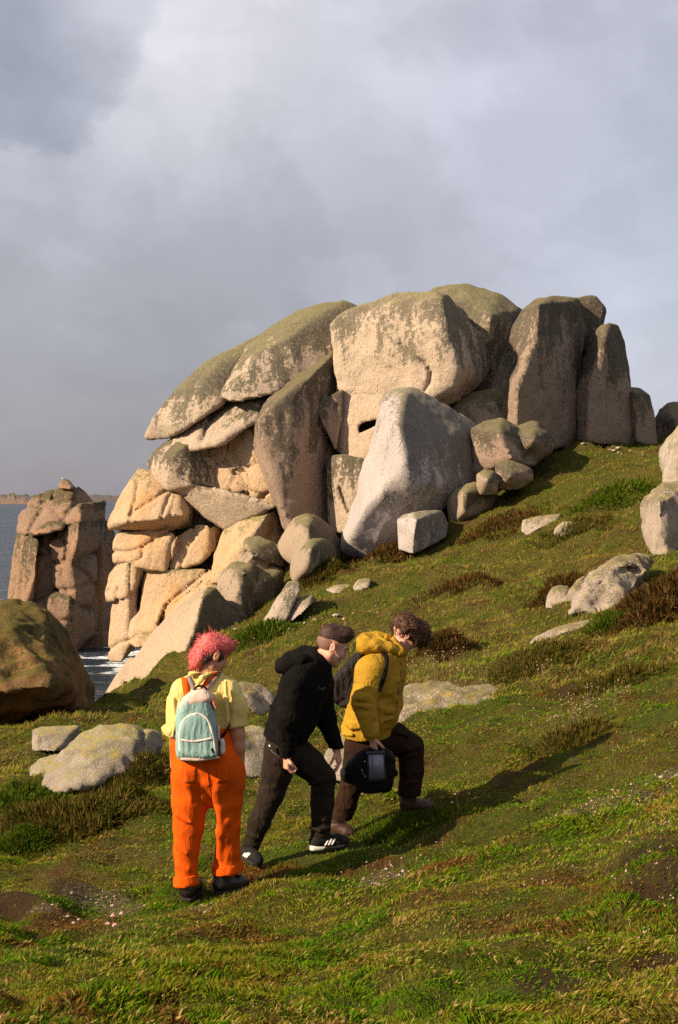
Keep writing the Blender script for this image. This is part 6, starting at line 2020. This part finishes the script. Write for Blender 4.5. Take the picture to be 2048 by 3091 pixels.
def trainer(parent, heel, toe, up, collar, w, hgt, heelw=True):
    sole, upp, A, s, u = shoe(parent, 'trainer', heel, toe, up, w, hgt, M_SHOEB, M_RUBBER, 0.022, collar, M_SHOEB)
    L = np.linalg.norm(np.asarray(toe) - np.asarray(heel))
    if s[1] > 0:
        s = -s
    if heelw:
        ring = [A(a, 0.001) + s * w * 0.5 * b * q for q in (-1, 1) for a, b in ((-0.02, 0.66), (0.06, 0.90), (0.2, 0.92), (0.42, 0.84))]
        fw = Field(np.min(ring, 0) - 0.06, np.max(ring, 0) + 0.07, 0.005)
        fw.hull(np.array([r + u * z for r, z in zip(ring, [0.034, 0.034, 0.030, 0.018] * 2)] + ring), 0.004)
        V, Q = fw.mesh()
        place('heel_wedge', V, Q, M_WHITE_R, upp)
    for k in range(3):
        a = 0.36 + 0.085 * k
        p0 = A(a, 0.030) + s * w * 0.50
        p1_ = A(a + 0.10, 0.030 + hgt * 0.42) + s * w * 0.40
        V, Q = ribbon([p0, (p0 + p1_) / 2 + s * 0.004, p1_], (toe - heel), 0.012, 0.006)
        place('stripe', V, Q, M_WHITE_R, upp)


trainer(p2, a2(568, 1898, 0.04), a2(872, 1862, 0.09), (0, 0, 1), a2(648, 1790, 0.06), 0.095, 0.085)
trainer(p2, a2(18, 1955, -0.06), a2(168, 2030, -0.20), (0.15, 0.1, 1), a2(82, 1905, -0.06), 0.092, 0.085, False)

r_, f_, u_ = frame(FW2, UP2)
LH = lambda a, b, c: hc2 + 1.02 * (a * r_ + b * f_ + c * u_)
fh = Field(hc2 - 0.2, hc2 + 0.22, 0.0055)
fh.ell(LH(0, -0.016, 0.060), (0.079, 0.100, 0.078), (r_, f_, u_), 0.02)
fh.ell(LH(0, 0.046, 0.106), (0.068, 0.058, 0.044), (r_, f_, u_), 0.03)
fh.cone(LH(0.0, -0.12, -0.082), LH(0.0, 0.02, -0.070), 0.095, 0.078, 0.012, sub=True)
for q in (-1, 1):
    fh.cone(LH(q * 0.12, 0.0, -0.012), LH(q * 0.07, 0.0, -0.012), 0.036, 0.030, 0.01, sub=True)
fh.cone(LH(0, 0.125, -0.02), LH(0, 0.118, 0.03), 0.062, 0.050, 0.012, sub=True)
V, Q = fh.mesh(((0.002, 26, (1, 1, 1), 'ridge'), (0.003, 11, (1, 1, 1), 'n')))
rg = np.random.default_rng(11)
N = vnormals(V, Q)
nlz = N @ u_
cand = np.where((V - hc2) @ u_ > 0.05)[0]
sel = rg.choice(cand, 700, replace=False)
flow = f_ * 0.25 + N[sel] * 0.28 + u_ * 0.35 + rg.normal(size=(700, 3)) * 0.16
V2, Q2 = strands(V[sel] - N[sel] * 0.008, flow, 0.012 + 0.012 * rg.random(700), 0.0026, 0.3, 0.0, 3, 6)
hz_ = (V - hc2) @ u_
edge = np.where((hz_ < 0.055) & ((V - hc2) @ f_ < 0.05))[0]
se = rg.choice(edge, 240, replace=True)
fl2 = -u_ * 0.9 - f_ * 0.25 + N[se] * 0.05 + rg.normal(size=(240, 3)) * 0.14
V3, Q3 = strands(V[se] - N[se] * 0.004, fl2, 0.010 + 0.014 * rg.random(240), 0.0018, 0.12, 0.0, 3, 8)
V, Q = join([(V, Q), (V2, Q2), (V3, Q3)])
place('hair', V, Q, M_DARKH, p2)
ff = Field(hc2 - 0.16, hc2 + 0.16, 0.005)
ff.ell(LH(0, -0.018, 0.022), (0.0765, 0.0925, 0.080), (r_, f_, u_), 0.0)
ff.cut(LH(0, 0.028, 0), f_ - 0.4 * u_)
ff.cut(LH(0, 0, -0.030), -u_ + 0.2 * f_)
for q in (-1, 1):
    ff.cone(LH(q * 0.10, 0.002, -0.008), LH(q * 0.06, 0.002, -0.008), 0.034, 0.030, 0.006, sub=True)
V, Q = ff.mesh()
place('faded_sides', V, Q, M_FADE, p2)
for q in (-1, 1):
    V, Q = tube(smooth_path([LH(q * 0.014, 0.100, 0.021), LH(q * 0.032, 0.096, 0.026), LH(q * 0.050, 0.080, 0.020)], 4), 0.0045, 6)
    place('eyebrow', V, Q, M_DARKH, p2)
    V, Q = tube(smooth_path([LH(q * 0.018, 0.0935, 0.002), LH(q * 0.031, 0.0945, 0.003), LH(q * 0.043, 0.087, 0.000)], 4), 0.0034, 6)
    place('eye', V, Q, M_EYE, p2)

# ================================================================== person in mustard jacket
D3 = 10.0
a3 = lambda x, y, dd=0.0: P(*Q5((x, y)), D3 + dd)
base3 = a3(1050, 1720, 0.0)
hc3 = P(1222, 1916, D3 + 0.04)
FW3, UP3 = (0.80, 0.30, -0.52), (0.50, 0.10, 0.86)
fb = Field(a3(640, 1830, -0.45), a3(1620, 20, 0.45), 0.007)
L3 = head(fb, hc3, FW3, UP3, 1.0)
fb.limb([hc3 + np.array((-0.035, 0.0, -0.055)), a3(1225, 310, 0.03), a3(1170, 400, 0.0)], [0.056, 0.058, 0.07], 0.03)
fb.limb([a3(1160, 420), a3(1090, 620), a3(1040, 800), a3(1000, 1010)], [0.10, 0.12, 0.12, 0.12], 0.04, 1.3, YD)
fb.limb([a3(1080, 450, -0.17), a3(990, 720, -0.27), a3(1058, 1015, -0.31)], [0.05, 0.042, 0.028], 0.02)
fb.limb([a3(1180, 450, 0.17), a3(1200, 720, 0.22), a3(1200, 860, 0.05)], [0.05, 0.042, 0.028], 0.02)
fb.limb([a3(970, 1060, -0.03), a3(900, 1360, -0.05), a3(815, 1640, -0.06)], [0.09, 0.050, 0.026], 0.03)
fb.limb([a3(1090, 1030, 0.08), a3(1365, 1090, 0.10), a3(1350, 1440, 0.08)], [0.09, 0.052, 0.026], 0.03)
hand(fb, a3(1062, 1000, -0.31), (0.06, -0.06, -1), (0.85, 0.5, -0.1), (0.5, -0.8, 0), ((0.55, 1.2, 0.9), (0.6, 1.2, 0.9), (0.65, 1.25, 0.9), (0.7, 1.3, 0.9)), 0.95, 0.8)
V, Q = fb.mesh()
p3 = place('person', V, Q, M_SKIN, None, True, base3)
tag(p3, 'curly-haired person in mustard jacket stepping uphill with a bag in hand', 'person')

fs = Field(a3(740, 1110, -0.50), a3(1360, 280, 0.40), 0.0078)
fs.limb([a3(1165, 400), a3(1110, 560), a3(1055, 780), a3(1005, 960)], [0.120, 0.158, 0.168, 0.172], 0.05, 1.15, YD)
fs.limb([a3(1235, 330, 0.03), a3(1200, 450, 0.0)], [0.072, 0.12], 0.05)
fs.limb([a3(1150, 400, -0.08), a3(1050, 490, -0.18), a3(985, 720, -0.27), a3(1050, 970, -0.31)], [0.09, 0.108, 0.082, 0.062], 0.03)
fs.limb([a3(1200, 420, 0.10), a3(1200, 520, 0.20), a3(1200, 740, 0.22), a3(1195, 860, 0.05)], [0.09, 0.10, 0.08, 0.06], 0.04)
fs.cut_local(a3(1060, 1008, -0.31), a3(1070, 1060, -.31) - a3(1050, 960, -0.31), 0.085)
hem = a3(1000, 1022, 0.0)
w_ = np.array((0.0, 0.0, -1.0)) + np.array((0.16, 0, 0))
ax_ = [fs.lo[k] + fs.h * np.arange(fs.n[k]) for k in range(3)]
nh_ = w_ / np.linalg.norm(w_)
dd_ = (ax_[0][:, None, None] - hem[0]) * nh_[0] + (ax_[1][None, :, None] - hem[1]) * nh_[1] + (ax_[2][None, None, :] - hem[2]) * nh_[2]
keep_ = (ax_[1][None, :, None] > D3 - 0.21) & (ax_[1][None, :, None] < D3 + 9)
fs.f = np.where(keep_, np.maximum(fs.f, dd_.astype(np.float32)), fs.f)
# quilting seams round the sleeve, elbow and body
for (p, q, r_) in (((905, 640, -0.25), (1075, 660, -0.26), 0.008), ((905, 730, -0.25), (1060, 745, -0.27), 0.010), ((920, 790, -0.25), (1060, 800, -0.27), 0.008), ((940, 890, -0.22), (1090, 880, -0.25), 0.008), ((960, 985, -0.20), (1105, 960, -0.22), 0.009)):
    for s_ in (-0.10, 0.0, 0.10):
        pass
    fs.cone(a3(p[0], p[1], p[2] - 0.09), a3(q[0], q[1], q[2] - 0.09), r_, r_, 0.025, sub=True)
for pts, r_ in (([(1240, 400, -0.10), (1255, 560, -0.13), (1245, 700, -0.14), (1220, 860, -0.14)], 0.010), ([(840, 900, -0.12), (900, 930, -0.18), (960, 930, -0.2)], 0.012), ([(820, 980, -0.10), (900, 990, -0.19)], 0.012),
                ([(1130, 880, -0.20), (1200, 860, -0.16)], 0.012), ([(1090, 760, -0.20), (1180, 800, -0.18), (1240, 790, -0.12)], 0.012), ([(1110, 640, -0.19), (1200, 660, -0.17)], 0.010),
                ([(1120, 900, -0.21), (1150, 1000, -0.19)], 0.012), ([(960, 560, -0.27), (1040, 520, -0.28)], 0.012), ([(930, 700, -0.30), (1010, 690, -0.33)], 0.014), ([(930, 760, -0.30), (1020, 770, -0.33)], 0.014), ([(960, 850, -0.28), (1060, 840, -0.31)], 0.012)):
    fs.limb([a3(*p) for p in pts], [r_ * 0.5] + [r_] * (len(pts) - 2) + [r_ * 0.5], 0.03)
V, Q = fs.mesh(((0.004, 8, (1, 1, 1), 'n'), (0.0055, 13, (0.6, 1, 1.7), 'ridge')))
jk = place('jacket', V, Q, M_MUSTARD, p3)
FS3 = fs
# high collar and bunched hood
fh = Field(a3(930, 420, -0.28), a3(1360, 150, 0.28), 0.006)
ring = [(1310, 345, 0.0), (1270, 330, -0.09), (1190, 300, -0.12), (1090, 285, -0.14), (1010, 290, -0.12), (985, 270, -0.02), (1000, 240, 0.09), (1090, 215, 0.11), (1190, 225, 0.10)]
fh.limb([a3(*p) for p in ring], [0.024, 0.034, 0.036, 0.042, 0.048, 0.052, 0.048, 0.036, 0.028], 0.02)
fh.limb([a3(1020, 290, -0.02), a3(1120, 300, -0.02), a3(1230, 330, 0.0)], [0.070, 0.070, 0.068], 0.03)
for pts in ([(1100, 200, -0.06), (1150, 260, -0.09), (1190, 300, -0.10)], [(1170, 210, -0.05), (1150, 270, -0.10)], [(1000, 215, -0.06), (1060, 260, -0.13), (1130, 300, -0.14)], [(1225, 230, -0.06), (1270, 300, -0.09)]):
    fh.limb([a3(*p) for p in pts], [0.014] + [0.018] * (len(pts) - 2) + [0.014], 0.012)
fh.cone(a3(1100, 215, 0.02), a3(1180, 240, 0.04), 0.035, 0.045, 0.02, sub=True)
fh.cone(a3(1060, 225, -0.10), a3(1120, 255, -0.12), 0.012, 0.016, 0.012, sub=True)
V, Q = fh.mesh(((0.007, 11, (1, 1, 1), 'ridge'),))
place('hood', V, Q, M_MUSTARD, jk)
zp = [fs.hit(*Q5(p), D3 - 0.5, D3 + 0.4) for p in ((1282, 420), (1278, 520), (1262, 620), (1255, 720), (1240, 820))]
zp = np.array([p for p in zp if p is not None])
V, Q = ribbon(zp - np.array((0, 0.004, 0)), (1, 0, 0), 0.008, 0.004)
place('zip', V, Q, M_BROWNL, jk)

ft = Field(a3(680, 1740, -0.36), a3(1520, 840, 0.40), 0.0078)
ft.limb([a3(1015, 980), a3(1010, 1070)], [0.14, 0.14], 0.03, 1.15, YD)
ft.limb([a3(965, 1080, -0.04), a3(935, 1230, -0.05), a3(895, 1380, -0.05), a3(850, 1530, -0.06), a3(806, 1680, -0.06)], [0.116, 0.092, 0.078, 0.072, 0.066], 0.02)
ft.limb([a3(1090, 1030, 0.06), a3(1230, 1020, 0.09), a3(1360, 1085, 0.10), a3(1365, 1270, 0.09), a3(1350, 1460, 0.08)], [0.118, 0.112, 0.092, 0.084, 0.082], 0.02)
ft.cut_local(a3(800, 1697, -0.06), a3(785, 1730, -.06) - a3(850, 1530, -0.06), 0.10)
ft.cut_local(a3(1350, 1466, 0.08), (0.02, 0, -1), 0.13)
for pts, r_ in (([(1240, 1130, 0.0), (1330, 1100, -0.01), (1430, 1080, 0.02)], 0.014), ([(1290, 1180, 0.0), (1390, 1150, 0.0)], 0.012), ([(1150, 980, -0.04), (1260, 960, -0.02), (1360, 1010, 0.0)], 0.013),
                ([(830, 1400, -0.12), (930, 1360, -0.13)], 0.012), ([(770, 1580, -0.12), (880, 1560, -0.13)], 0.011), ([(1290, 1380, 0.0), (1420, 1360, 0.0)], 0.010)):
    ft.limb([a3(*p) for p in pts], [r_ * 0.5] + [r_] * (len(pts) - 2) + [r_ * 0.5], 0.022)
V, Q = ft.mesh(((0.004, 8, (1, 1, 0.6), 'n'), (0.0045, 14, (1, 1, 1.2), 'ridge')))
place('trousers', V, Q, M_BROWNT, p3)
shoe(p3, 'boot', a3(728, 1772, -0.06), a3(905, 1800, -0.13), (0.1, 0, 1), 0.096, 0.09, M_BROWNL, M_RUBBER, 0.018, a3(790, 1690, -0.06), M_RUBBER)
shoe(p3, 'boot', a3(1278, 1596, 0.06), a3(1545, 1590, 0.16), (0, 0, 1), 0.10, 0.09, M_BROWNL, M_RUBBER, 0.018, a3(1340, 1470, 0.08), M_RUBBER)

r_, f_, u_ = frame(FW3, UP3)
LH = lambda a, b, c: hc3 + (a * r_ + b * f_ + c * u_)
fh = Field(hc3 - 0.24, hc3 + 0.26, 0.006)
fh.ell(LH(0, -0.016, 0.062), (0.086, 0.105, 0.082), (r_, f_, u_), 0.02)
fh.ell(LH(0, 0.085, 0.085), (0.080, 0.070, 0.060), (r_, f_, u_), 0.03)
fh.ell(LH(0.01, 0.125, 0.035), (0.066, 0.045, 0.055), (r_, f_, u_), 0.03)
fh.cone(LH(0.0, -0.12, -0.075), LH(0.0, 0.0, -0.085), 0.075, 0.055, 0.012, sub=True)
fh.ell(LH(0.045, 0.045, 0.030), (0.045, 0.06, 0.05), (r_, f_, u_), 0.02)
for q in (-1, 1):
    fh.ell(LH(q * 0.066, -0.02, 0.045), (0.030, 0.06, 0.045), (r_, f_, u_), 0.02)
    fh.cone(LH(q * 0.13, -0.004, -0.014), LH(q * 0.075, -0.004, -0.014), 0.030, 0.024, 0.008, sub=True)
    fh.cone(LH(q * 0.12, 0.05, -0.045), LH(q * 0.05, 0.06, -0.045), 0.036, 0.034, 0.008, sub=True)
V, Q = fh.mesh(((0.012, 24, (1, 1, 1), 'ridge'), (0.010, 12, (1, 1, 1), 'n')))
rg = np.random.default_rng(21)
N = vnormals(V, Q)
sel = rg.choice(len(V), 900, replace=False)
flow = N[sel] * 0.6 + f_ * 0.25 - u_ * 0.1 + rg.normal(size=(900, 3)) * 0.6
V2, Q2 = strands(V[sel] - N[sel] * 0.008, flow, 0.022 + 0.026 * rg.random(900), 0.0048, 1.1, 0.1, 6, 9, 1.5)
V, Q = join([(V, Q), (V2, Q2)])
place('hair', V, Q, M_CURLH, p3)

# ------------------------------------------------------------------ black rucksack on the mustard jacket
rk = link('backpack', None, loc=tuple(a3(850, 760, 0.05)))
tag(rk, 'limp black nylon rucksack hanging behind the mustard jacket', 'backpack')
fr = slab(a3, [(1010, 318), (940, 350), (880, 400), (820, 490), (775, 540), (735, 560), (728, 640), (735, 700), (800, 752), (860, 762), (905, 720), (960, 560), (1010, 420)], -0.04, 0.16, 0.007, 0.02, 0.9)
for pts in ([(830, 560), (790, 700)], [(870, 520), (840, 720)], [(920, 420), (880, 560)]):
    fr.cone(a3(*pts[0], -0.06), a3(*pts[1], -0.06), 0.012, 0.012, 0.02, sub=True)
V, Q = fr.mesh(((0.008, 10, (1.4, 1, 1), 'n'), (0.008, 16, (1.5, 1, 0.5), 'ridge')))
place('main_compartment', V, Q, M_NYLON, rk)
fr2 = slab(a3, [(790, 760), (800, 735), (905, 690), (912, 715), (870, 765), (830, 770)], -0.06, 0.12, 0.007, 0.014, 0.95)
V, Q = fr2.mesh(((0.006, 14, (1, 1, 1), 'ridge'),))
place('bottom_pocket', V, Q, M_NYLON, rk)
sp = [(1085, 345), (1120, 342), (1150, 352), (1168, 390), (1166, 440), (1152, 510), (1130, 580), (1105, 640)]
pth = []
for p in smooth_path([Q5(q) for q in sp], 6):
    h = fs.hit(p[0], p[1], D3 - 0.55, D3 + 0.4)
    if h is not None:
        pth.append(h - np.array((0, 0.010, 0)))
pth = [a3(960, 380, -0.02), a3(1010, 335, -0.13), pth[0] + np.array((-0.03, 0.02, 0.006))] + pth
V, Q = ribbon(smooth_path(pth, 3), (1, 0.3, 0.3), 0.034, 0.009)
place('shoulder_strap', V, Q, M_BLACKW, rk)

# ------------------------------------------------------------------ bag with the hand-held display
bg_ = link('carry_bag', None, loc=tuple(a3(1060, 1440, -0.25)))
tag(bg_, 'slouchy black bag with a grey display, held in the curly-haired walker\'s hand', 'bag')
fg = Field(a3(760, 1490, -0.50), a3(1290, 1000, 0.05), 0.007)
fg.hull(np.array([a3(x, y, d) for x, y in ((870, 1230), (960, 1120), (1040, 1105), (1190, 1112), (1232, 1200), (1225, 1300), (1195, 1428), (1010, 1438), (940, 1380)) for d in (-0.36, -0.14)]), 0.025)
fg.hull(np.array([a3(x, y, d) for x, y in ((800, 1300), (850, 1225), (930, 1150), (960, 1380), (840, 1350)) for d in (-0.30, -0.16)]), 0.02, 0.03)
fg.limb([a3(1205, 1240, -0.25), a3(1232, 1290, -0.25), a3(1190, 1310, -0.25)], [0.02, 0.022, 0.02], 0.02)
V, Q = fg.mesh(((0.008, 9, (1, 1, 1), 'n'), (0.007, 16, (1.5, 1, 0.6), 'ridge')))
place('bag_body', V, Q, M_BAG, bg_)
fd = slab(a3, [(1012, 1122), (1155, 1112), (1168, 1352), (1026, 1362)], -0.395, -0.365, 0.005, 0.006, 1.0)
V, Q = fd.mesh()
dv = place('display', V, Q, M_PLASTIC, bg_)
c_ = [a3(1027, 1150, -0.4015), a3(1143, 1146, -0.4015), a3(1155, 1330, -0.4015), a3(1037, 1338, -0.4015)]
b_ = [p + np.array((0, 0.006, 0)) for p in c_]
place('screen', np.array(c_ + b_), np.array([(3, 2, 1, 0), (4, 5, 6, 7), (0, 1, 5, 4), (1, 2, 6, 5), (2, 3, 7, 6), (3, 0, 4, 7)]), M_SCREEN, dv, False)
V, Q = tube(smooth_path([a3(1035, 1125, -0.32), a3(1042, 1098, -0.315), a3(1085, 1088, -0.31), a3(1125, 1096, -0.315), a3(1130, 1125, -0.32)], 6), 0.010, 8)
place('handle', V, Q, M_BLACKW, bg_)
for (x, y, m_) in ((998, 1205, M_METAL), (975, 1270, M_METAL), (985, 1300, M_BLUEP), (1003, 1320, M_METAL)):
    V, Q = tube([a3(x, y - 12, -0.372), a3(x + 2, y + 12, -0.372)], 0.0035, 6)
    place('clip', V, Q, m_, bg_)

# ------------------------------------------------------------------ tiny bird on the stack, far shore
M_BIRD = mat_plain('pale_feathers', (0.62, 0.58, 0.50, 1), var=0.2)
bz = P(*ZA((742, 108)), 57.6)
fbd = Field(bz - 0.1, bz + 0.15, 0.006)
fbd.limb([bz + 0.45 * np.array((-0.09, 0, 0.07)), bz + 0.45 * np.array((0.0, 0, 0.085)), bz + 0.45 * np.array((0.06, 0, 0.13))], [0.006, 0.020, 0.014], 0.009)
fbd.cone(bz + 0.45 * np.array((0.06, 0, 0.16)), bz + 0.45 * np.array((0.07, 0, 0.165)), 0.0126, 0.011, 0.009)
fbd.cone(bz + 0.45 * np.array((0.08, 0, 0.165)), bz + 0.45 * np.array((0.12, 0, 0.158)), 0.0054, 0.003, 0.002)
fbd.cone(bz + 0.45 * np.array((0.0, -0.02, 0.0)), bz + 0.45 * np.array((0.0, -0.02, 0.06)), 0.005, 0.005, 0.002)
fbd.cone(bz + 0.45 * np.array((0.0, 0.02, 0.0)), bz + 0.45 * np.array((0.0, 0.02, 0.06)), 0.005, 0.005, 0.002)
V, Q = fbd.mesh()
tag(place('bird', V, Q, M_BIRD), 'tiny pale bird perched on the top stone of the sea stack', 'bird')

M_COAST = mat_rock('far_shore_rock', (0.30, 0.205, 0.155, 1), (0.26, 0.185, 0.145, 1), (0.17, 0.145, 0.10, 1), (0.13, 0.11, 0.08, 1), 0.1, 0.02)


M_HAZE_TINT = mat_rock('far_haze_tint', (0.17, 0.145, 0.145, 1), (0.15, 0.13, 0.13, 1), (0.13, 0.12, 0.10, 1), (0.11, 0.10, 0.09, 1), 0.1, 0.01)  # grey-violet distance haze put into the base colour of the far hills


def shore(name, label, x0, x1, d, prof, mat):
    """Low far coast: a ridge strip with real depth."""
    xs = np.linspace(x0, x1, 220)
    V = []
    h = np.array([np.interp(x, [p[0] for p in prof], [p[1] for p in prof]) for x in xs])
    h = h * (1 + 0.30 * fbm(np.stack([xs * 0.035, 0 * xs, 0 * xs + 3], 1), 4)) * d / F
    for x, hh in zip(xs, h):
        X = (x - CX) / F
        V += [(X * d, d, -1), (X * (d + hh * 0.8), d + hh * 0.8, hh * 0.6), (X * (d + hh * 2), d + hh * 2, hh), (X * (d + hh * 7), d + hh * 7, hh * 0.8), (X * (d + 400), d + 400, -1)]
    V = np.array(V)
    n = len(xs)
    Fq = [(5 * i + k, 5 * i + 5 + k, 5 * i + 6 + k, 5 * i + 1 + k) for i in range(n - 1) for k in range(4)]
    o = place(name, V, np.array(Fq), mat)
    tag(o, label, kind='structure')


shore('far_coast', 'low rocky far shore with a tower-like crag on the left horizon', -300, 95, 1900,
      [(-300, 20), (0, 17), (22, 20), (28, 38), (44, 40), (48, 24), (70, 20), (85, 12), (95, 0)], M_COAST)
shore('far_hills', 'faint long low coastline on the sea horizon', -700, 620, 4200, [(-700, 22), (0, 20), (120, 22), (300, 20), (400, 16), (620, 4)], M_HAZE_TINT)
